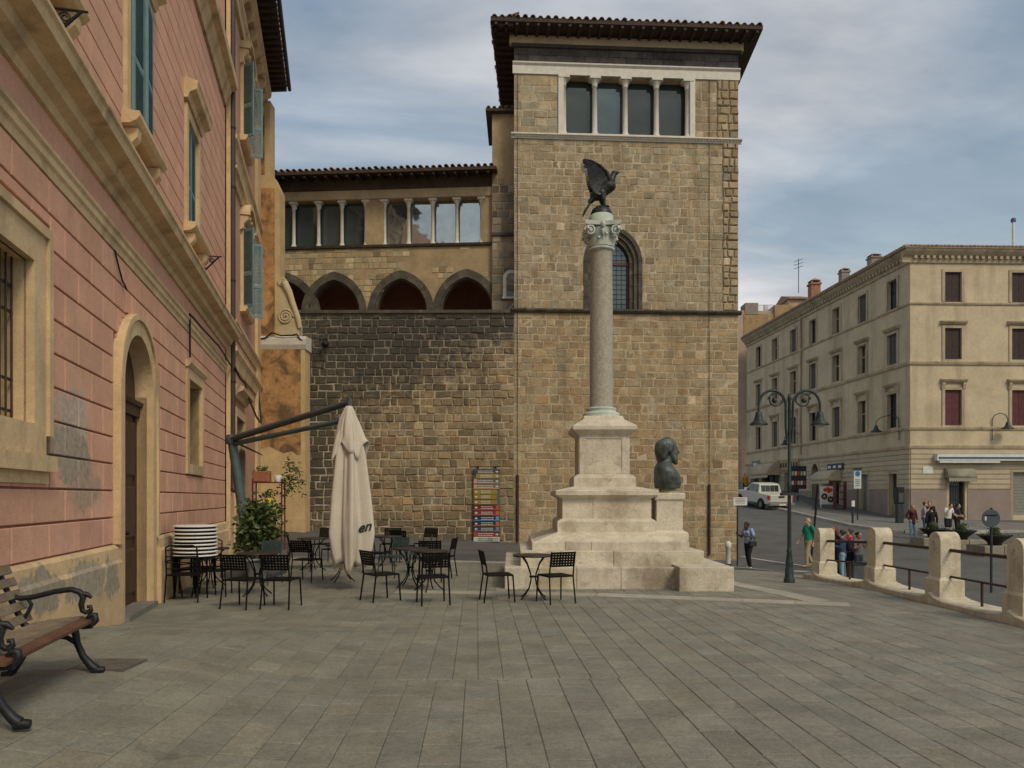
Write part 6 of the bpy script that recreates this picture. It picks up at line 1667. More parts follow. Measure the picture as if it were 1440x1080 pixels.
sp = on_ground(361, 15.6); t = thing('potted_shrub', 'bushy dark green shrub in a pot at the foot of the parasol post', 'plant', sp)
mb = MB(); mb.lathe(sp, [(.17, 0), (.24, .36), (.26, .38), (.26, .44), (.22, .44), (.20, .38)], 20); mb.build('pot', mat('grey_pot', (.30, .29, .27), .8, .2, 6, .1), t)
mb = MB()
for k in range(8): 
    a = k * .8; mb.tube([sp + Vector((0, 0, .35)), sp + Vector((math.cos(a) * .12, math.sin(a) * .12, .9)), sp + Vector((math.cos(a) * .3, math.sin(a) * .3, 1.35 + .1 * (k % 3)))], [.02, .014, .006], 5)
mb.build('stems', M_stem, t)
mb = MB(); foliage(mb, sp + Vector((0, 0, 1.0)), (.42, .40, .62), 1500, .13, rl_); tag(mb.build('foliage', M_leaf, t), None, None, kind='stuff')
# ---- plant rack against the pier
rp_ = on_ground(378, 22.0); t = thing('plant_rack', 'tall narrow rust-red plant rack behind the shrub', 'shelf', rp_)
for sx in (-.42, .42):
    for sy in (-.15, .15): 
        mb = MB(); mb.tube([rp_ + Vector((sx, sy, 0)), rp_ + Vector((sx, sy, 2.05))], .022, 5); mb.build('upright', M_redch, t)
for zz in (.5, 1.25, 1.93):
    mb = MB(); mb.box(XY(Matrix.Translation(rp_)), -.44, .44, zz, zz + .03, -.17, .17); mb.build('shelf', M_redch, t)
def pot_plant(off, r, h, m, label, fr=None, n=90):
    p = rp_ + Vector(off); t = thing('potted_plant', label, 'plant', p); mb = MB(); mb.lathe(p, [(r * .7, 0), (r, h), (r * .9, h)], 14); mb.build('pot', m, t)
    mb = MB(); foliage(mb, p + Vector(fr[0] if fr else (0, 0, h + .1)), fr[1] if fr else (.14, .12, .12), n, .10, rl_); tag(mb.build('foliage', M_leaf, t), None, None, kind='stuff')
t2 = thing('planter_box', 'terracotta planter box on the top shelf of the red rack', 'planter', rp_ + Vector((-.15, 0, 1.96))); mb = MB(); q = rp_ + Vector((-.2, 0, 1.96)); mb.block(XY(Matrix.Translation(q)), -.24, .24, 0, .32, -.12, .12, .02); mb.box(XY(Matrix.Translation(q)), -.23, .23, .01, .30, -.11, .10); mb.build('box', M_clay, t2); mb = MB(); foliage(mb, q + Vector((0, 0, .38)), (.2, .1, .08), 90, .09, rl_); tag(mb.build('foliage', M_leaf, t2), None, None, kind='stuff')
pot_plant((.28, 0, 1.96), .13, .2, M_signw, 'small white pot with trailing leaves on the red rack', ((.38, 0, .1), (.30, .2, .55)), 420)
pot_plant((.0, 0, 1.28), .13, .22, mat('yellow_pot', (.55, .45, .03), .6, .1, 5, 0), 'small yellow pot on the middle shelf of the red rack')

# ---- direction signboard on the wall
sb = thing('direction_signboard', 'tall board of coloured direction plates fixed to the stone wall', 'sign', D.p(D.u(685), .12, D.z(685, 765)))
sz = lambda py: D.z(685, py - 4.5)
su0, su1 = D.u(665.5, .15), D.u(703, .15)
mb = MB(); mb.box(D, su0, su1, sz(766), sz(664), .08, .12); mb.build('backing', mat('bluegrey_board', (.10, .10, .11), .6, .2, 5, 0), sb)
for px in (672, 697):
    mb = MB(); mb.box(D, D.u(px) - .04, D.u(px) + .04, sz(766) - .1, sz(660), .05, .08); mb.build('post', M_iron, sb)
pc = lambda *c: mat('plate_%d_%d_%d' % c, srgb(*c), .5, .08, 6, 0)
plates = [(668, (70, 66, 66), 1), (674, (150, 128, 55), 1), (681, (95, 90, 88), 1), (688.5, (120, 105, 92), 1), (696, (145, 125, 58), -1), (703, (140, 118, 48), -1), (710.5, (138, 118, 60), -1), (718, (105, 32, 42), -1), (725.5, (110, 58, 55), -1), (733, (28, 40, 62), -1), (740.5, (48, 48, 66), -1), (748, (55, 58, 78), -1), (755.5, (120, 55, 42), 1), (762.5, (190, 195, 185), 0)]
trims = {7: (170, 85, 60), 8: (185, 92, 65), 9: (90, 140, 175), 10: (180, 95, 70), 11: (110, 120, 140), 12: (160, 70, 50), 2: (190, 150, 125), 3: (190, 150, 125)}
M_mark = mat('sign_print', (.62, .60, .56), .6, .05, 5, 0)
for i, (py, c, s_) in enumerate(plates):
    a, b = sz(py + 3.4), sz(py - 3.1); ua, ub = (su0 + (.09 if s_ > 0 and i == 1 else 0), su1 - (.10 if i in (4, 5, 6) else 0))
    mb = MB(); mb.block(D, ua + .01, ub - .01, a, b, .12, .150, .006); pl = mb.build('direction_plate', pc(*c), sb)
    if i in trims:
        mb = MB(); mb.box(D, ua + .012, ub - .012, a - .0, a + .032, .15, .154); e_ = ub - .16 if s_ < 0 else ua + .02; mb.box(D, e_, e_ + .13, a + .032, b - .01, .15, .1535); mb.build('plate_trim', pc(*trims[i]), pl)
    mb = MB(); zc = (a + b) / 2; h_ = (b - a) * .12
    if s_:
        x0 = ub - .10 if s_ > 0 else ua + .10; tip = x0 + s_ * .05
        mb.poly(D, [(tip, zc), (x0 - s_ * .02, zc + .05), (x0 - s_ * .02, zc - .05)], .154, .158); mb.box(D, min(x0 - s_ * .07, x0 - s_ * .02), max(x0 - s_ * .07, x0 - s_ * .02), zc - .016, zc + .016, .154, .157)
        mb.build('arrow', M_mark, pl)
    mb = MB(); rr = random.Random(i); u = ua + (.28 if s_ < 0 else .16)
    for row in ((zc + h_ * 1.2), (zc - h_ * 1.8)):
        u = ua + (.30 if s_ < 0 else .18)
        while u < ub - .28:
            wd = rr.uniform(.02, .05); mb.box(D, u, u + wd, row - .012, row + .016, .154, .157); u += wd + .016
    if i == 13:
        for q in range(3):
            uc = ub - .12 - q * .13; mb.tube([D.p(uc + math.cos(w) * .05, .156, zc + math.sin(w) * .05) for w in [k * math.pi / 6 for k in range(13)]], .007, 4)
    tag(mb.build('lettering', M_mark if i != 13 else M_signb, pl), None, None, kind='stuff')
# dark lightning conductors / pipes on the walls
for px, y0, y1, nm in ((728, 590, 762, 'dark downpipe beside the signboard'), (998, 600, 780, 'dark downpipe low on the tower front')):
    f_ = T; p0, p1 = f_.uz(px, y0, .1), f_.uz(px, y1, .1); t = thing('wall_pipe', nm + ', on the stone wall', 'pipe', f_.p(p1[0], .08, p1[1])); mb = MB(); mb.tube([f_.p(p0[0], .07, lerp(p0[1], p1[1], .45)), f_.p(p0[0], .07, p1[1])], .05, 8); mb.build('pipe', M_rust, t); mb = MB(); mb.tube([f_.p(p0[0], .05, Z(100)), f_.p(p0[0], .05, lerp(p0[1], p1[1], .45))], .010, 5); mb.build('wire', M_iron, t)
# floodlight on dark wall
t = thing('wall_floodlight', 'small round floodlight on a bracket high on the dark wall', 'lamp', D.p(D.u(460), .1, D.z(460, 484))); mb = MB(); mb.tube([D.p(D.u(460), 0, D.z(460, 478)), D.p(D.u(460), .3, D.z(460, 478)), D.p(D.u(460), .3, D.z(460, 482))], .03, 6); mb.build('bracket', M_iron, t); mb = MB(); q = D.p(D.u(460), .3, D.z(460, 486)); mb.ball(q, (.16, .16, .13), 10); mb.build('lamp_head', M_iron, t)

# ---- park bench
bn = thing('park_bench', 'slatted wooden park bench with curly black iron ends', 'bench', (-3.66, 5.46, hp(-3.4, 5.5) + TOP), R(102.8))
M_bslat = mat('grey_bench_wood', (0.20, 0.155, 0.105), 0.75, 0.3, 7, 0.3, 35, coords='obj', tint=True, stains=[(9, .5, .7, .6, (.11, .075, .05))]); M_bred = mat('brown_bench_wood', (0.135, 0.062, 0.036), 0.55, 0.3, 6, 0.25, 35, coords='obj', stains=[(7, .5, .7, .6, (.10, .045, .03))])
M_bir = mat('bench_iron', (0.022, 0.024, 0.028), 0.45, 0.3, 20, 0.1, 60, metallic=0.4, coords='obj')
HL = .77
def bslat(y, z, ang_, w=.075, th=.03, m=None, name='slat', L=.90):
    fr = XY(Matrix.Translation((0, y, z)) @ Matrix.Rotation(ang_, 4, 'X')); mb = MB(); g = random.uniform(.75, 1.25)
    mb.block(fr, -L, L, -th / 2, th / 2, -w / 2, w / 2, .005, 0, (g, g, g)); mb.box(fr, -L + .004, L - .004, -th / 2 + .001, th / 2 - .001, -w / 2 + .001, w / 2 - .008, (g, g, g)); mb.build(name, m or M_bslat, bn, True)
for k, (y, z) in enumerate(((-.30, .435), (-.20, .44), (-.105, .435), (-.01, .425), (.085, .41))): bslat(y, z, R(-3 if k else 8), .085, .032, M_bred if k < 1 else M_bslat, 'seat_slat')
for k in range(5): bslat(.175 + k * .038, .47 + k * .098, R(68), .072, .026, None, 'back_slat')
for s_ in (-1, 1):
    x = s_ * HL; mb = MB()
    T_ = lambda pts, r: mb.tube([(x, y, z) for y, z in pts], r, 8)
    T_([(-.34, .40), (-.28, .395), (-.1, .40), (.10, .385), (.17, .42), (.23, .55), (.31, .74), (.37, .90), (.385, .93)], [.03, .03, .026, .026, .028, .026, .024, .022, .018])
    T_([(-.335, .41), (-.365, .44), (-.36, .48), (-.325, .485), (-.305, .46), (-.32, .44)], [.03, .03, .028, .024, .02, .016])
    T_([(-.20, .39), (-.215, .32), (-.225, .25), (-.27, .14), (-.33, .06), (-.365, .03)], [.032, .030, .028, .03, .036, .042])
    T_([(-.34, .022), (-.43, .018)], [.04, .03])
    T_([(-.225, .25), (-.15, .30), (-.05, .325), (.05, .315), (.13, .25), (.20, .13), (.26, .04)], [.022, .02, .02, .022, .025, .03, .035])
    T_([(.25, .02), (.33, .016)], [.036, .026])
    T_([(.265, .66), (.20, .635), (.10, .645), (-.06, .685), (-.18, .70), (-.245, .675), (-.27, .63), (-.255, .57), (-.265, .52), (-.30, .50)], [.02, .022, .022, .022, .024, .026, .026, .024, .022, .02])
    T_([(-.25, .66), (-.30, .655), (-.335, .625)], [.026, .022, .012]); T_([(.14, .63), (.115, .585), (.135, .53), (.17, .47)], [.016, .016, .015, .014])
    T_([(-.30, .50), (-.33, .525), (-.325, .555), (-.30, .55)], [.022, .02, .018, .014])
    mb.build('iron_end', M_bir, bn, True)
mb = MB(); mb.tube([(-HL, .0, .315), (HL, .0, .315)], .012, 6); mb.build('tie_rod', M_bir, bn, True)

# ---- stone and iron railing
M_post = mat('sandstone_post', (0.60, 0.53, 0.395), 0.85, 0.16, 4, 0.4, 30, fine=(70, .18), streak=(5, .5, (.34, .27, .18), .3), stains=[(3.0, .52, .70, .6, (.33, .26, .17)), (9, .6, .72, .5, (.24, .20, .15))])
rail = thing('street_railing', 'row of round-topped sandstone posts joined by brown iron rails', 'railing', (7.0, 14, 0))
PY = [16.9, 14.35, 12.2, 10.25, 8.2]; RX = 7.0
def hz(y): return hp(RX, y)
for i, y in enumerate(PY):
    fr = Fac((RX - .16, y - .20), (RX - .16, y + .20)); z0 = hz(y) + .10
    mb = MB(); pr = [(.03, z0 + .34)] + [(.37, z0 + .34)] + [(.20 + .17 * math.cos(a), z0 + .92 + .15 * math.sin(a)) for a in [math.pi * k / 10 for k in range(11)]]
    mb.poly(fr, pr, -.32, 0); po = fixn(mb.build('post', M_post, rail))
    mb = MB(); mb.box(fr, -.015, .415, z0 - .2, z0 + .30, -.36, .04); mb.add([fr.p(-.015, .04, z0 + .30), fr.p(.415, .04, z0 + .30), fr.p(.415, -.36, z0 + .30), fr.p(-.015, -.36, z0 + .30), fr.p(.03, .0, z0 + .345), fr.p(.37, .0, z0 + .345), fr.p(.37, -.32, z0 + .345), fr.p(.03, -.32, z0 + .345)], [(0, 1, 5, 4), (1, 2, 6, 5), (2, 3, 7, 6), (3, 0, 4, 7)]); mb.build('post_base', M_post, rail)
    mb = MB(); mb.tube([fr.p(.2 + .06 * math.cos(a), .005, z0 + .86 + .07 * math.sin(a)) for a in [k * math.pi / 7 for k in range(15)]], .010, 5); mb.build('carved_ring', M_post, po)
for i in range(len(PY) - 1):
    ya, yb_ = PY[i + 1] + .17, PY[i] - .17
    for zz, r in ((.78, .028), (.36, .018)):
        mb = MB(); mb.tube([(RX, ya, hz(ya) + .10 + zz), (RX, yb_, hz(yb_) + .10 + zz)], r, 8); mb.build('rail', M_rust, rail)
    ym = (ya + yb_) / 2; mb = MB(); mb.tube([(RX, ym, hz(ym) + .0), (RX, ym, hz(ym) + .10 + .36)], .022, 6); mb.build('rail_post', M_rust, rail)
for i in range(len(PY) - 1):   # low coping wall between posts, sweeping up to each post
    mb = MB(); ya, yb_ = PY[i + 1], PY[i]; n = 12; vs = []
    for k in range(n + 1):
        t_ = k / n; y = lerp(ya, yb_, t_); h = hz(y) + .10 + .10 * (abs(2 * t_ - 1) ** 5); vs += [(RX - .27, y, -1.6), (RX - .27, y, h - .02), (RX - .24, y, h), (RX + .24, y, h), (RX + .27, y, h - .02), (RX + .27, y, -1.8)]
    mb.add(vs, [(6 * k + j, 6 * k + j + 1, 6 * k + j + 7, 6 * k + j + 6) for k in range(n) for j in range(5)]); mb.build('coping', M_post, rail)
mb = MB(); mb.box(XY(), RX - .27, RX + .27, -1.6, hz(17.4) + .12, -17.45, -16.9); mb.build('end_block', M_post, rail)
mb = MB(); mb.box(XY(), RX - .20, RX + .27, -1.8, -.02, -8.2, 6); mb.build('retaining_wall', M_post, rail)

# ---- double-armed street lamp
M_lamp = mat('lamp_green', (0.035, 0.048, 0.048), 0.5, 0.25, 8, 0.05, 60, metallic=0.3); M_lglass = mat('lamp_glass', (.40, .40, .36), .3, .05, 5, 0)
lp = ground_at(1110, 820); sc = lp.y / F; lam = thing('street_lamp', 'dark green twin-armed street lamp with scrolled arms and bell shades', 'lamp', lp)
ptz = lambda py: EYE + (HZ - py) * sc
Hh = ptz(553) - lp.z
mb = MB(); mb.lathe(lp, [(.115, 0), (.115, .08), (.095, .11), (.082, .30), (.07, .36), (.082, .40), (.07, .46), (.05, .62), (.06, .66), (.042, .72)], 12); mb.build('base', M_lamp, lam)
mb = MB(); mb.lathe(lp, [(.042, .70), (.037, Hh * .5), (.05, Hh * .5 + .03), (.05, Hh * .5 + .1), (.034, Hh * .5 + .14), (.03, Hh - .15), (.045, Hh - .12), (.03, Hh - .04), (.01, Hh)], 12); mb.build('pole', M_lamp, lam)
for s_ in (-1, 1):
    mb = MB(); q = lambda dx, py: Vector((lp.x + s_ * dx * sc, lp.y, ptz(py)))
    mb.tube([q(3, 622), q(5, 600), q(5, 575)] + [q(24 - 19 * math.cos(a), 570 - 21 * math.sin(a)) for a in [math.pi * k / 14 for k in range(0, 15)]] + [q(43, 576), q(43, 580)], .028, 7); arm = mb.build('arm', M_lamp, lam)
    mb = MB(); mb.tube([q(19 + 11 * math.cos(a) * (1 - a / 30), 562 - 9 * math.sin(a)) for a in [k * .35 for k in range(20)]], .016, 5); mb.build('scroll', M_lamp, arm)
    mb = MB(); mb.ball(q(21, 563), .06, 10); mb.build('ball', M_lamp, arm)
    c_ = q(43, 580); mb = MB(); mb.lathe((c_.x, c_.y, c_.z), [(.03, .03), (.065, .0), (.07, -.06), (.085, -.11), (.10, -.17), (.185, -.24), (.19, -.26), (.12, -.255)], 16); mb.build('shade', M_lamp, arm)
    mb = MB(); mb.ball((c_.x, c_.y, c_.z - .26), (.11, .11, .05), 12); mb.build('globe', M_lglass, arm)
mb = MB(); mb.box(XY(Matrix.Translation((lp.x, lp.y, 0))), -.17, .17, ptz(697), ptz(693), -.08, .08); mb.build('collar', M_lamp, lam)
# wall lamps on the palazzo
def wall_lamp(f_, px, py, dirpx, label, k=1.0):
    u, z = f_.uz(px, py); du = (f_.u(px + dirpx) - u); t = thing('wall_lamp', label, 'lamp', f_.p(u, 0, z), 0, 'wall lamps on the palazzo')
    ou = .55 if abs(dirpx) < 1 else 0
    q = lambda a, b: f_.p(u + du * a, .08 + (a * .9 if ou else a * .5), z + b)
    mb = MB(); mb.tube([q(0, -.75), q(0, .4)], .03, 6); mb.tube([q(0, .2)] + [q(.5 - .5 * math.cos(a), .45 + .42 * math.sin(a)) for a in [math.pi * i / 8 for i in range(9)]] + [q(1, .3)], .025, 6); mb.build('bracket', M_lamp, t)
    c_ = q(1, .3); mb = MB(); mb.lathe(c_, [(.03, .05), (.10, 0), (.12, -.12), (.18, -.25), (.36, -.38), (.36, -.40)], 14); mb.build('shade', M_lamp, t)
wall_lamp(N2, 1394, 602, 14, 'dark bell-shaped wall lamp above the rolled white awning box'); wall_lamp(N1, 1266, 602, -22, 'dark bell-shaped wall lamp near the corner of the palazzo'); wall_lamp(N1, 1127, 622, -14, 'dark bell-shaped wall lamp above the street shops')

# ---- signs in the road
def pole_sign(px, Y, py_top, label, cat='sign', r=.03, m=M_lamp, lean=0.0):
    p = on_ground(px, Y); t = thing('sign_post', label, cat, p); top = P(px, py_top, Y); top.x += lean; mb = MB(); mb.tube([p, top], r, 8); mb.build('pole', m, t); return t, p, top
t, p, top = pole_sign(1394, 22.0, 714, 'grey back of a round traffic sign on a pole behind the railing', r=.035)
mb = MB(); c_ = P(1394, 729, 21.9); n = 28
mb.add([(c_.x + .26 * math.cos(2 * math.pi * i / n), c_.y + dy_, c_.z + .26 * math.sin(2 * math.pi * i / n)) for dy_ in (0, .03) for i in range(n)], [tuple(range(n)), tuple(reversed(range(n, 2 * n)))] + [(i, i + n, (i + 1) % n + n, (i + 1) % n) for i in range(n)]); mb.build('disc', mat('sign_back', (.075, .09, .095), .5, .15, 5, 0, metallic=.3), t)
mb = MB(); mb.tube([(c_.x - .17, c_.y - .02, c_.z + .1), (c_.x + .17, c_.y - .02, c_.z + .1)], .015, 5); mb.build('clamp', M_iron, t); mb = MB(); mb.box(XY(), c_.x - .19, c_.x - .14, c_.z - .06, c_.z + .06, -(c_.y), -(c_.y - .006)); mb.build('sticker', M_signw, t)
t, p, top = pole_sign(1037, 26.3, 700, 'small white notice on a thin pole beside the tower corner', r=.03)
mb = MB(); c_ = P(1041, 705, 26.25); mb.box(XY(), c_.x - .24, c_.x + .24, c_.z - .14, c_.z + .14, -(c_.y + .02), -c_.y); pn = mb.build('panel', M_signw, t)
for k in range(4): 
    mb = MB(); mb.box(XY(), c_.x - .18 + .03 * (k % 2), c_.x + .17, c_.z + .08 - k * .05, c_.z + .095 - k * .05, -c_.y, -(c_.y - .006)); mb.build('text_line', mat('red_print', (.35, .12, .12), .6) if k % 2 else M_dsteel, pn)
hs = lambda x, y: -5.0
def walk_z(x, y):
    """height of the sidewalk between kerb and wall (nearest kerb/wall pair)"""
    best = None
    for i in range(len(KB) - 1):
        for j in range(11):
            for k in range(9):
                a = [lerp(KB[i][c], KB[i + 1][c], j / 10) for c in range(3)]; b = [lerp(BB[i][c], BB[i + 1][c], j / 10) for c in range(3)]
                q = [lerp(a[c], b[c], k / 8) for c in range(3)]; d_ = (q[0] - x) ** 2 + (q[1] - y) ** 2
                if best is None or d_ < best[0]: best = (d_, q[2])
    return best[1]
def on_walk(px, Y): x = (px - 720) / F * Y; return Vector((x, Y, walk_z(x, Y)))
p = on_walk(1206, 45.5); t = thing('parking_sign', 'tall parking sign with white and blue panel on the sidewalk', 'sign', p); mb = MB(); mb.tube([p, P(1206, 660, 45.5)], .045, 6); mb.build('pole', M_lamp, t)
c_ = P(1206, 674, 45.45); mb = MB(); mb.box(XY(), c_.x - .22, c_.x + .22, c_.z - .56, c_.z + .56, -c_.y - .03, -c_.y); pn = mb.build('panel', mat('pale_sign', (.50, .56, .55), .6), t)
mb = MB(); n = 16; mb.add([(c_.x + .15 * math.cos(6.283 * i / n), c_.y - .01, c_.z + .33 + .15 * math.sin(6.283 * i / n)) for i in range(n)], [tuple(range(n))]); mb.build('blue_disc', mat('blue_print', (.03, .12, .35), .6), pn)
for k in range(4): mb = MB(); mb.box(XY(), c_.x - .15, c_.x + .12, c_.z - .05 - k * .12, c_.z - .01 - k * .12, -c_.y, -c_.y + .01); mb.build('text_line', M_dsteel, pn)
mb = MB(); mb.box(XY(), c_.x - .24, c_.x + .24, c_.z + .56, c_.z + .70, -c_.y - .06, -c_.y + .06); mb.build('header', M_signb, t)
p = on_walk(1199, 43.6); t = thing('bollard_sign', 'short dark post with a small white plate by the kerb', 'bollard', p); mb = MB(); mb.tube([p, p + Vector((0, 0, 1.35))], .06, 8); mb.build('post', M_lamp, t); mb = MB(); c_ = p + Vector((0, -.07, 1.15)); mb.box(XY(), c_.x - .09, c_.x + .09, c_.z - .17, c_.z + .17, -c_.y, -c_.y + .015); mb.build('plate', M_signw, t)
p0 = on_ground(1141, 30.5); t = thing('leaning_pole', 'dark leaning pole with cap standing at the road edge behind the man', 'pole', p0); tp_ = P(1150, 690, 30.5); mb = MB(); mb.tube([p0, p0.lerp(tp_, .72)], .045, 8); mb.build('pole', M_iron, t); mb = MB(); mb.tube([p0.lerp(tp_, .72), tp_], [.07, .06], 8); mb.build('head', M_iron, t)
p0 = on_ground(1024, 27.8); t = thing('white_bollard', 'short white bollard standing beside the tower base', 'bollard', p0); mb = MB(); mb.lathe(p0, [(.09, 0), (.09, .62), (.11, .64), (.11, .80), (.06, .88), (0, .89)], 12); mb.build('post', M_signw, t); mb = MB(); mb.lathe(p0, [(.12, 0), (.12, .05)], 12); mb.build('foot', M_iron, t)
# ticket machine / intercom post and litter box on the sidewalk
p0 = on_walk(1265, 43.8); t = thing('phone_kiosk', 'dark slender payphone kiosk at the palazzo corner', 'kiosk', p0); mb = MB(); mb.block(XY(Matrix.Translation(p0)), -.18, .18, 0, 1.1, -.15, .15, .02); mb.build('pedestal', M_lamp, t); mb = MB(); mb.block(XY(Matrix.Translation(p0)), -.22, .22, 1.1, 2.1, -.22, .15, .04); mb.build('hood', M_iron, t); mb = MB(); mb.box(XY(Matrix.Translation(p0)), -.14, .14, 1.2, 1.75, .15, .18); mb.build('phone_panel', M_dsteel, t)
p0 = on_walk(1164, 52.5); t = thing('poster_board', 'white sandwich board with red flower and black discs outside a shop', 'sign', p0); F5_ = XY(Matrix.Translation(p0)); mb = MB(); mb.box(F5_, -.55, .55, .3, 1.55, -.03, .03); pn = mb.build('panel', M_signw, t)
for sx in (-.5, .5): mb = MB(); mb.tube([p0 + Vector((sx, -.05, 0)), p0 + Vector((sx, -.02, .35))], .03, 5); mb.build('leg', M_signw, t)
def disc(par, c, r, m, nm, y=-.04):
    mb = MB(); n = 14; mb.add([(p0.x + c[0] + r * math.cos(6.283 * i / n), p0.y + y, p0.z + c[1] + r * math.sin(6.283 * i / n)) for i in range(n)], [tuple(range(n))]); mb.build(nm, m, par)
for c_ in ((-.2, 1.3), (.0, 1.38), (.2, 1.3), (.05, 1.22)): disc(pn, c_, .13, mat('red_print2', (.55, .05, .02), .6), 'red_flower', -.041 - random.uniform(.001, .004))
for c_ in ((-.25, .85), (.18, .65)): disc(pn, c_, .22, M_signb, 'black_disc', -.042); disc(pn, c_, .08, mat('yellow_print', (.6, .45, .1), .6), 'yellow_centre', -.048)
p0 = on_walk(1181, 51.5); t = thing('display_rack', 'reddish wooden display rack in front of the shop door', 'rack', p0)
for k in range(4): mb = MB(); mb.box(XY(Matrix.Translation(p0)), -.35, .35, .3 + .45 * k, .36 + .45 * k, -.2, .2); mb.build('shelf', M_redch, t)
for sx in (-.35, .35): mb = MB(); mb.box(XY(Matrix.Translation(p0)), sx - .03, sx + .03, 0, 2.0, -.2, .2); mb.build('side', M_redch, t)
p0 = on_walk(1122, 56); t = thing('news_stand', 'dark postcard stand with red and white cards outside the shops', 'rack', p0); mb = MB(); mb.box(XY(Matrix.Translation(p0)), -.6, .6, .9, 2.6, -.1, .1); pn = mb.build('panel', M_signb, t)
for k in range(10): mb = MB(); u = -.5 + .22 * (k % 5); z = 1.2 + .7 * (k // 5); mb.box(XY(Matrix.Translation(p0)), u, u + .15, z, z + .3, .1, .12); mb.build('card', (M_signw, mat('red_print2', (.5, .1, .06), .6), M_awn)[k % 3], pn)
mb = MB(); mb.tube([p0, p0 + Vector((0, 0, 1))], .05, 6); mb.build('stem', M_iron, t)
# dark utility box behind the railing
p0 = on_ground(1212, 22.0); t = thing('utility_box', 'low dark grey utility box behind the stone railing', 'box', p0); mb = MB(); mb.block(XY(Matrix.Translation(p0)), -.34, .34, 0, .62, -.2, .2, .02); mb.box(XY(Matrix.Translation(p0)), -.33, .33, .01, .60, -.19, .18); mb.build('cabinet', M_dsteel, t); mb = MB(); mb.box(XY(Matrix.Translation(p0)), -.37, .37, .62, .67, -.23, .23); mb.build('lid', M_lamp, t)

# ---- stone planters with black bowls
M_bowl = mat('black_bowl', (.022, .02, .02), .6, .3, 8, .1, 50); M_pbase = mat('planter_stone', (.27, .235, .18), .9, .2, 4, .2, 40); M_bush = mat('clipped_bush', (.045, .065, .022), .8, .4, 6, 0, tint=True)
for px, Y, s_, lb in ((1313, 34.5, 1.0, 'black bowl planter in front of the person in black'), (1352, 33.5, 1.0, 'black bowl planter between the two others at the roadside'), (1399, 30.0, 1.0, 'black bowl planter beside the round traffic sign')):
    p0 = on_ground(px, Y); t = thing('bowl_planter', lb, 'planter', p0, 0, 'black bowl planters on stone blocks')
    for k in range(2): mb = MB(); mb.block(XY(Matrix.Translation(p0)), -.78 + .79 * k, -.01 + .78 * k, -.1, .40, -.6, .6, .02); mb.box(XY(Matrix.Translation(p0)), -.77 + .79 * k, -.02 + .78 * k, -.1, .395, -.59, .58); mb.build('stone_block', M_pbase, t)
    mb = MB(); mb.lathe(p0 + Vector((0, 0, .40)), [(.24, 0), (.26, .10), (.32, .16), (.58, .36), (.62, .38), (.60, .41), (.50, .36), (0, .33)], 24); mb.build('bowl', M_bowl, t)
    mb = MB(); foliage(mb, p0 + Vector((0, 0, .92)), (.20, .20, .17), 260, .09, rl_); foliage(mb, p0 + Vector((0, 0, .80)), (.45, .45, .04), 160, .10, rl_); tag(mb.build('foliage', M_bush, t), None, None, kind='stuff')
    mb = MB(); mb.ball(p0 + Vector((0, 0, .92)), (.19, .19, .19), 10); mb.build('bush_core', M_bush, t)

# ================================================================== PEOPLE
def cloth(name, c, rough=.9): return mat('cloth_' + name, c, rough, .15, 8, .1, 60, coords='obj')
SKIN = {'light': mat('skin_light', (.50, .29, .20), .6, .06, 6, 0, coords='obj'), 'dark': mat('skin_dark', (.085, .045, .030), .6, .08, 6, 0, coords='obj'), 'mid': mat('skin_mid', (.36, .20, .13), .6, .06, 6, 0, coords='obj')}
HAIR = {'black': mat('hair_black', (.012, .010, .009), .6, .3, 20, 0, coords='obj'), 'brown': mat('hair_brown', (.055, .028, .016), .6, .3, 20, 0, coords='obj'), 'red': mat('hair_auburn', (.13, .045, .02), .6, .3, 20, 0, coords='obj'), 'grey': mat('hair_grey', (.38, .36, .33), .7, .2, 20, 0, coords='obj'), 'fair': mat('hair_fair', (.22, .13, .06), .6, .3, 20, 0, coords='obj')}
M_shoe_w = cloth('white_shoe', (.70, .69, .66)); M_shoe_k = cloth('black_shoe', (.015, .015, .016)); M_eye = mat('eye', (.02, .015, .012), .3, 0, 5, 0, coords='obj')

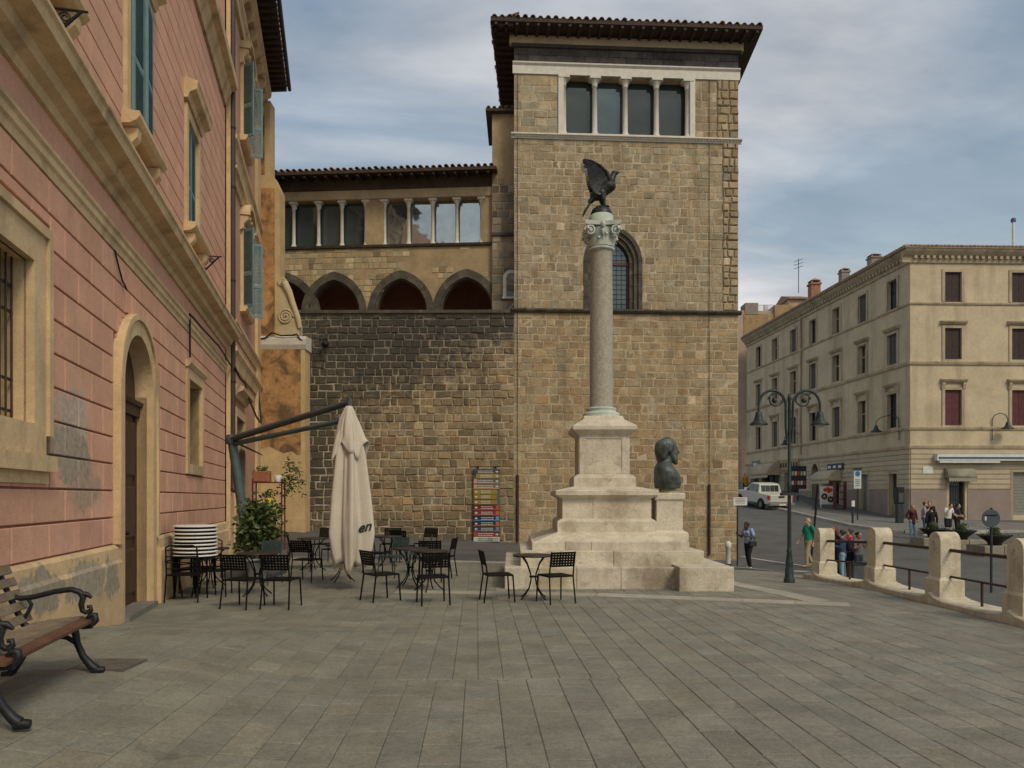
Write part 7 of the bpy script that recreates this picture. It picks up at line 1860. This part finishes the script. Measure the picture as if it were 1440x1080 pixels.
def person(label, loc, rz, H=1.70, skin='light', hair='brown', hairlen='short', top=None, sleeve='short', bottom=None, leg='long', shoes=None,
           la=None, ra=None, ll=None, rl=None, lean=0.0, head_tilt=0.0, female=False, coat=None, group='people standing in the street', seated=False):
    """local frame: the person faces -y.  la/ra: (elbow, wrist) offsets from the shoulder; ll/rl: (knee, ankle)"""
    t = thing('person', label, 'person', loc, rz, group); k = H / 1.70; t.scale = (k, k, k)
    sh_w = .165 if female else .185
    pel = Vector((0, 0, .93)); che = Vector((0, lean * .5 * -1, 1.27)); nk = Vector((0, -lean * .8, 1.45)); hd = Vector((0, -lean - .03 - head_tilt * .06, 1.585 - head_tilt * .03))
    if seated: pel = Vector((0, 0, .48)); che = Vector((0, -.08, .80)); nk = Vector((0, -.14, .97)); hd = Vector((0, -.20, 1.10))
    L = {-1: dict(), 1: dict()}
    for s_, arm, lg in ((-1, ra, rl), (1, la, ll)):
        S = nk + Vector((s_ * sh_w, .01, -.05)); E, W = arm if arm else ((s_ * .06, .02, -.29), (s_ * .07, -.04, -.53))
        hip = pel + Vector((s_ * .09, 0, -.04)); kn, an = lg if lg else ((s_ * .10, -.02, .50), (s_ * .11, .01, .08))
        L[s_] = dict(S=S, E=S + Vector(E), W=S + Vector(W), hip=hip, kn=Vector(kn), an=Vector(an))
    B = MB()
    # head
    B.ball(hd + Vector((0, .012, .025)), (.074, .092, .098), 14); B.ball(hd + Vector((0, -.02, -.045)), (.060, .070, .072), 12)
    B.cap(hd + Vector((0, -.088, .005)), hd + Vector((0, -.104, -.022)), .011, .015, 8)
    for s_ in (-1, 1): B.ball(hd + Vector((s_ * .076, .012, -.005)), (.012, .02, .03), 8)
    B.cap(hd + Vector((-.022, -.080, -.062)), hd + Vector((.022, -.080, -.062)), .010, .010, 6)
    B.cap(nk - Vector((0, 0, .08)), hd + Vector((0, .02, -.06)), .055, .050, 10)
    B.cap(pel, che, .125, .13, 12); B.cap(che, nk - Vector((0, 0, .1)), .13, .08, 12); B.cap(che + Vector((-.1, 0, .08)), che + Vector((.1, 0, .08)), .075, .075, 10)
    for s_ in (-1, 1):
        j = L[s_]
        B.cap(nk - Vector((0, 0, .09)), j['S'], .06, .055); B.cap(j['S'], j['E'], .050, .040); B.cap(j['E'], j['W'], .040, .027)
        B.cap(pel, j['hip'], .11, .085); B.cap(j['hip'], j['kn'], .082, .056); B.cap(j['kn'], j['an'], .055, .036)
        f = Vector((0, -.14, -.045)); B.cap(j['an'], j['an'] + f, .036, .032)
        # hand: palm, four fingers, thumb
        d = (j['W'] - j['E']).normalized(); sd_ = d.cross(Vector((0, 1, 0)) if abs(d.y) < .8 else Vector((0, 0, 1))).normalized(); up = sd_.cross(d)
        pm = j['W'] + d * .075; B.cap(j['W'] + d * .02, pm, .026, .030, 8); B.cap(pm - up * .022, pm + up * .022, .022, .022, 8)
        for i, fl in enumerate((.060, .072, .068, .052)):
            b0 = pm + up * (.03 - .02 * i) + d * .015; b1 = b0 + d * fl * .55 + sd_ * .008; B.cap(b0, b1, .011, .010, 6); B.cap(b1, b1 + d * fl * .45 + sd_ * .02, .010, .008, 6)
        tb = j['W'] + d * .035 + up * .022; B.cap(tb, tb + (d + up * .8).normalized() * .05, .012, .010, 6)
    body = remesh(B.build('body', SKIN[skin], t, True), .012, 2)
    for s_ in (-1, 1):
        mb = MB(); mb.ball(hd + Vector((s_ * .030, -.082, .012)), (.011, .008, .008), 8); mb.build('eye', M_eye, body, True)
    # top
    if top:
        C = MB(); ex = .018; bot = pel + Vector((0, 0, .02 if not coat else -.12))
        C.cap(bot + Vector((-.06, 0, 0)), bot + Vector((.06, 0, 0)), .115, .115, 12); C.cap(bot, che, .140 + ex * .5, .138 + ex * .6, 14); C.cap(che, nk - Vector((0, 0, .11)), .138 + ex * .5, .088, 12); C.cap(che + Vector((-.1, 0, .09)), che + Vector((.1, 0, .09)), .09, .09, 10)
        if female: 
            for s_ in (-1, 1): C.ball(che + Vector((s_ * .07, -.10, .03)), .07, 10)
        for s_ in (-1, 1):
            j = L[s_]; C.cap(nk - Vector((0, 0, .10)), j['S'], .072, .070); 
            if sleeve == 'none': continue
            if sleeve == 'short': C.cap(j['S'], j['S'].lerp(j['E'], .62), .068, .064)
            else: C.cap(j['S'], j['E'], .066, .056); C.cap(j['E'], j['E'].lerp(j['W'], .95), .056, .043)
        remesh(C.build('jacket' if coat else 'shirt', top, t, True), .014, 3)
    if bottom:
        C = MB(); C.cap(pel + Vector((0, 0, .07)), pel - Vector((0, 0, .05)), .142, .145, 14)
        for s_ in (-1, 1):
            j = L[s_]; C.cap(pel - Vector((0, 0, .03)), j['hip'], .13, .105)
            if leg == 'short': C.cap(j['hip'], j['hip'].lerp(j['kn'], .85), .110, .098)
            else: C.cap(j['hip'], j['kn'], .104, .075); C.cap(j['kn'], j['an'] + Vector((0, 0, .03)), .074, .060)
        remesh(C.build('shorts' if leg == 'short' else 'trousers', bottom, t, True), .014, 3)
    for s_ in (-1, 1):
        C = MB(); j = L[s_]; a = j['an']; C.cap(a + Vector((0, .03, -.035)), a + Vector((0, -.13, -.045)), .045, .038, 10); C.cap(a + Vector((0, .0, .0)), a + Vector((0, -.02, -.03)), .043, .045, 8)
        remesh(C.build('shoe', shoes or M_shoe_k, t, True), .012, 2)
    if hair:
        C = MB(); C.ball(hd + Vector((0, .026, .042)), (.086, .092, .094), 14)
        for s_ in (-1, 1): C.cap(hd + Vector((s_ * .066, .02, .02)), hd + Vector((s_ * .062, .05, -.04)), .03, .026, 8)
        if hairlen == 'long':
            C.cap(hd + Vector((0, .06, .0)), nk + Vector((0, .07, -.12)), .078, .07, 10)
            for s_ in (-1, 1): C.cap(hd + Vector((s_ * .07, .01, 0)), nk + Vector((s_ * .085, -.01, -.08)), .034, .035, 8)
        if hairlen == 'tied': C.ball(hd + Vector((0, .12, .045)), .05, 10)
        if hairlen == 'bald':
            C = MB()
            for s_ in (-1, 1): C.cap(hd + Vector((s_ * .07, .03, .0)), hd + Vector((s_ * .045, .075, -.03)), .022, .024, 8)
            C.cap(hd + Vector((-.045, .075, -.02)), hd + Vector((.045, .075, -.02)), .028, .028, 8)
        remesh(C.build('hair', HAIR[hair], t, True), .012, 3)
    return t, L, nk, pel
# woman with handbag by the tower corner, walking, one hand at her face
wp = on_ground(1053, 26.4)
navy = cloth('black_trousers', (.014, .014, .017)); blue = cloth('pale_blue', (.27, .36, .55))
t, L_, nk, pel = person('woman in pale blue blouse and black trousers holding a phone beside the tower', wp, R(-60), 1.66, 'dark', 'black', 'tied', blue, 'short', navy, 'long', M_shoe_w,
    la=((.10, .02, -.28), (.02, -.22, -.22)), ra=((-.09, -.06, -.26), (-.02, -.30, -.16)), ll=((.09, -.10, .50), (.10, -.04, .08)), rl=((-.09, .02, .50), (-.09, .12, .09)), lean=.06, head_tilt=.8, female=True, group='people at the tower corner')
hb = thing('handbag', 'small dark handbag hanging at the hip of the woman in pale blue', 'bag', wp, R(-60)); mb = MB(); mb.block(LOC, -.13, .13, .80, .98, -.02, .10, .02); mb.box(LOC, -.12, .12, .81, .97, -.02, .08)
o = mb.build('pouch', cloth('dark_leather', (.03, .022, .02), .5), hb, True); o.location = (.15, .0, 0); o.rotation_euler = (0, 0, R(70))
mb = MB(); mb.tube([(.21, .0, .97), (.16, -.16, 1.15), (.0, -.15, 1.30), (-.14, -.06, 1.42), (-.05, .15, 1.30), (.18, .12, 1.08), (.21, .03, .97)], .010, 6); mb.build('strap', M_shoe_k, hb, True)
# man in green
mp_ = on_ground(1137, 26.8)
person('balding man in a green shirt and beige trousers behind the lamp post', mp_, R(-75), 1.74, 'light', 'grey', 'bald', cloth('green_shirt', (.015, .22, .13)), 'short', cloth('beige_trousers', (.36, .30, .19)), 'long', cloth('tan_shoe', (.25, .17, .10)),
    ll=((.10, -.14, .50), (.11, -.16, .08)), rl=((-.10, .04, .50), (-.10, .20, .10)), la=((.05, .10, -.27), (.05, .02, -.52)), ra=((-.05, -.08, -.28), (-.05, -.22, -.48)), group='people at the road edge')
# woman with auburn hair behind the first railing post
person('woman with long auburn hair in a dark jacket behind the first stone post', on_ground(1174, 25.2), R(-65), 1.68, 'light', 'red', 'long', cloth('black_jacket', (.016, .015, .018)), 'long', navy, female=True, coat=True, group='people at the road edge')
# three friends behind the railing
jean = cloth('light_jeans', (.20, .33, .42)); denim = cloth('denim_jacket', (.035, .065, .13)); grey = cloth('grey_shirt', (.12, .125, .13)); dk = cloth('dark_jeans', (.03, .04, .06))
p1 = on_ground(1184, 24.2); person('woman in denim jacket and light blue jeans with a dark backpack behind the railing', p1, R(-110), 1.64, 'light', 'black', 'tied', denim, 'long', jean, female=True, coat=True, la=((.05, -.06, -.27), (.0, -.28, -.22)), ra=((-.05, -.04, -.27), (-.02, -.26, -.30)), group='friends behind the railing')
bp = thing('backpack', 'dark backpack on the back of the woman in the denim jacket', 'bag', p1, R(-110)); mb = MB(); mb.ball((0, .20, 1.16), (.15, .10, .21), 12); mb.build('bag_body', M_shoe_k, bp, True); mb = MB(); mb.ball((0, .28, 1.06), (.11, .05, .10), 10); mb.build('pocket', M_shoe_k, bp, True)
person('woman in a bright pink top with dark hair behind the railing', on_ground(1195, 24.7), R(-90), 1.66, 'light', 'brown', 'tied', cloth('pink_top', (.65, .06, .12)), 'short', navy, female=True, la=((.06, -.08, -.26), (.0, -.26, -.12)), ra=((-.06, -.06, -.26), (-.0, -.26, -.16)), group='friends behind the railing')
person('woman in a dark grey top holding her hands up behind the railing', on_ground(1207, 24.4), R(25), 1.60, 'mid', 'black', 'tied', grey, 'short', dk, female=True, la=((.10, -.06, -.24), (.12, -.22, -.02)), ra=((-.08, -.08, -.25), (.02, -.26, -.12)), group='friends behind the railing')
# group across the road
maroon = cloth('maroon_top', (.07, .018, .022)); white = cloth('white_tee', (.66, .65, .62)); black = cloth('black_tee', (.014, .014, .018)); shorts = cloth('navy_shorts', (.016, .018, .03))
G2_ = 'young people across the road'
person('young woman in maroon top and light jeans standing with hands in pockets', on_ground(1283, 37.2), R(12), 1.66, 'light', 'fair', 'long', maroon, 'long', jean, shoes=M_shoe_w, female=True, la=((.13, .06, -.25), (.06, -.08, -.45)), ra=((-.13, .06, -.25), (-.06, -.08, -.45)), coat=True, ll=((.10, -.04, .50), (.14, -.03, .08)), group=G2_)
person('young man in a grey tee with a hand at his mouth', on_ground(1300, 38.9), R(60), 1.74, 'light', 'brown', 'short', cloth('grey_tee', (.26, .27, .29)), 'short', cloth('blue_jeans', (.06, .10, .17)), shoes=M_shoe_w, ra=((-.06, -.06, -.27), (.05, -.22, -.02)), group=G2_)
person('young man in a dark red shirt behind the grey tee', on_ground(1307, 39.6), R(-30), 1.76, 'light', 'black', 'short', cloth('dark_red', (.045, .014, .02)), 'short', navy, group=G2_)
person('person in a black hooded top with back turned behind the planter', on_ground(1310, 36.4), R(170), 1.66, 'light', 'black', 'short', black, 'long', navy, coat=True, group=G2_)
person('young man in white tee and navy shorts bowing his head', on_ground(1333, 38.6), R(15), 1.74, 'light', 'black', 'short', white, 'short', shorts, 'short', M_shoe_w, ra=((-.10, -.06, -.24), (.02, -.20, -.02)), la=((.10, -.02, -.27), (.04, -.22, -.36)), lean=.08, head_tilt=1.2, group=G2_)
person('young man all in black looking at his phone by the gated doorway', on_ground(1346, 38.7), R(35), 1.72, 'light', 'black', 'short', black, 'short', navy, la=((.08, -.02, -.28), (.0, -.24, -.34)), ra=((-.08, -.02, -.28), (.02, -.24, -.34)), head_tilt=.6, group=G2_)
person('pedestrian in orange jacket at the top of the street by the pickup', on_ground(1048, 60), R(10), 1.72, 'light', 'black', 'short', cloth('orange_jacket', (.42, .19, .02)), 'long', navy, coat=True, group='people by the pickup')

# ================================================================== PICKUP TRUCK
tk = thing('pickup_truck', 'silver white double-cab pickup truck parked on the sloping street', 'truck')
tk.location = on_ground(1070, 53.5) + Vector((0, 0, 0)); slope_ = math.atan2(hr(16.5, 58) - hr(17.0, 51), 7.0)
tk.rotation_euler = (slope_, 0, R(12))
M_car = mat('truck_paint', (.56, .55, .48), .35, .04, 3, 0, spec=.6, coords='obj'); M_tyre = mat('tyre', (.02, .02, .02), .85, .2, 10, .1, coords='obj'); M_tail = mat('tail_light', (.45, .04, .02), .3, .1, 8, 0, coords='obj'); M_trimk = mat('black_trim', (.03, .03, .032), .6, .1, 8, 0, coords='obj')
class SF:   # side profile frame: u along y (forward +), d across x
    def p(s, u, d, z): return (d, u, z)
sf = SF()
mb = MB(); W = .90   # rear at y=-2.6, front at y=+2.5
low = [(-2.45, .48), (-1.95, .45), (-1.85, .62), (-1.6, .80), (-1.3, .80), (-1.05, .62), (-.98, .42), (.95, .40), (1.05, .62), (1.3, .80), (1.6, .80), (1.85, .62), (1.95, .45), (2.45, .48), (2.52, .75), (2.45, 1.0), (1.2, 1.10), (.55, 1.14), (-2.50, 1.12)]
mb.poly(sf, low, -W, W); bd = fixn(mb.build('body', M_car, tk, True)); bv = bd.modifiers.new('b', 'BEVEL'); bv.width = .05; bv.segments = 2; bv.limit_method = 'ANGLE'
mb = MB(); cab = [(.85, 1.12), (.10, 1.72), (-.1, 1.77), (-.80, 1.76), (-.95, 1.70), (-1.12, 1.12)]
vs = []
for (y, z) in cab:
    w = W - .02 - max(0, z - 1.12) * .20; vs += [(-w, y, z), (w, y, z)]
n = len(cab); mb.add(vs, [tuple(range(0, 2 * n, 2)), tuple(reversed(range(1, 2 * n, 2)))] + [(2 * i, 2 * i + 1, 2 * ((i + 1) % n) + 1, 2 * ((i + 1) % n)) for i in range(n)]); cb_ = fixn(mb.build('cab', M_car, tk, True)); bv = cb_.modifiers.new('b', 'BEVEL'); bv.width = .05; bv.segments = 2; bv.limit_method = 'ANGLE'
def qw(z): return W - .02 - max(0, z - 1.12) * .20
for s_ in (-1, 1):
    for (a, b, c, d) in (((.62, 1.18), (.10, 1.18), (.05, 1.64), (.12, 1.62)), ((.02, 1.18), (-.42, 1.18), (-.40, 1.67), (.0, 1.67)), ((-.50, 1.18), (-.98, 1.18), (-.86, 1.66), (-.48, 1.67))):
        mb = MB(); mb.add([(s_ * (qw(z) + .012), y, z) for y, z in (a, b, c, d)] + [(s_ * (qw(z) - .02), y, z) for y, z in (a, b, c, d)], [(0, 1, 2, 3), (7, 6, 5, 4), (0, 4, 5, 1), (1, 5, 6, 2), (2, 6, 7, 3), (3, 7, 4, 0)]); fixn(mb.build('side_window', M_glassd, tk, True))
    for y in (-1.45, 1.45):
        mb = MB(); prof = [(.20, -.11), (.34, -.11), (.37, -.08), (.37, .08), (.34, .11), (.20, .11)]; vs = []; nn = 22
        for r, x in prof:
            for i in range(nn): a = 2 * math.pi * i / nn; vs.append((s_ * (W - .08) + x, y + r * math.cos(a), .37 + r * math.sin(a)))
        mb.add(vs, [(k * nn + i, k * nn + (i + 1) % nn, (k + 1) * nn + (i + 1) % nn, (k + 1) * nn + i) for k in range(len(prof) - 1) for i in range(nn)], True); wl_ = fixn(mb.build('wheel', M_tyre, tk, True))
        mb = MB(); mb.add([(s_ * (W + .005), y + .21 * math.cos(2 * math.pi * i / nn), .37 + .21 * math.sin(2 * math.pi * i / nn)) for i in range(nn)] + [(s_ * (W - .12), y + .21 * math.cos(2 * math.pi * i / nn), .37 + .21 * math.sin(2 * math.pi * i / nn)) for i in range(nn)], [tuple(range(nn)), tuple(range(nn, 2 * nn))] + [(i, (i + 1) % nn, (i + 1) % nn + nn, i + nn) for i in range(nn)]); mb.build('rim', M_roll, wl_, True)
    mb = MB(); mb.box(XY(), s_ * W - .06, s_ * W + .02, .80, 1.08, 2.36, 2.56); mb.build('tail_light', M_tail, tk, True)
    mb = MB(); mb.box(XY(), s_ * (W + .06) - .10, s_ * (W + .06) + .10, 1.18, 1.36, -.60, -.50); mb.build('mirror', M_car, tk, True)
for k in range(4):
    xa, xb = -.66 + k * .335, -.66 + k * .335 + .30; mb = MB(); mb.add([(xa, -1.115, 1.22), (xb, -1.115, 1.22), (xb, -1.00, 1.64), (xa, -1.00, 1.64), (xa, -1.08, 1.22), (xb, -1.08, 1.22), (xb, -.96, 1.64), (xa, -.96, 1.64)], [(0, 1, 2, 3), (7, 6, 5, 4), (0, 4, 5, 1), (1, 5, 6, 2), (2, 6, 7, 3), (3, 7, 4, 0)]); mb.build('rear_window', M_glassd, tk, True)
mb = MB(); mb.add([(-.70, .80, 1.18), (.70, .80, 1.18), (.64, .20, 1.66), (-.64, .20, 1.66)], [(0, 1, 2, 3)]); mb.build('windscreen', M_glassd, tk, True)
mb = MB(); mb.block(XY(), -.82, .82, .62, 1.10, 2.44, 2.54, .02); mb.box(XY(), -.80, .80, .64, 1.08, 2.44, 2.52); tg = mb.build('tailgate', M_car, tk, True)
mb = MB(); mb.box(XY(), -.22, .22, .93, 1.06, 2.535, 2.56); mb.build('handle', M_trimk, tg, True)
mb = MB(); mb.block(XY(), -.92, .92, .40, .58, 2.40, 2.72, .03); mb.box(XY(), -.90, .90, .41, .57, 2.40, 2.69); bm_ = mb.build('bumper', M_roll, tk, True); mb = MB(); mb.box(XY(), -.26, .26, .43, .54, 2.72, 2.735); mb.build('number_plate', M_signw, bm_, True)

# ---- small details on the paving and the palazzo
cx_, cy_ = P(150, 936, 0.001)[0], 0
mh = ground_at(152, 937); t = thing('drain_cover', 'dark rectangular drain cover set in the paving beyond the bench', 'drain cover', mh)
mb = MB(); mb.box(XY(Matrix.Translation((mh.x, mh.y, hp(mh.x, mh.y)))), -.24, .24, -.01, .014, -.22, .22); mb.build('plate', mat('dark_cover', (.12, .10, .08), .8, .3, 8, .3, 40), t)
mb = MB(); mb.tube([N1.p(N1.u(1127), .10, ZC(620)), N1.p(N1.u(1127), .10, zt_ - .1)], .07, 8); mb.build('drainpipe', M_creamt, pal)
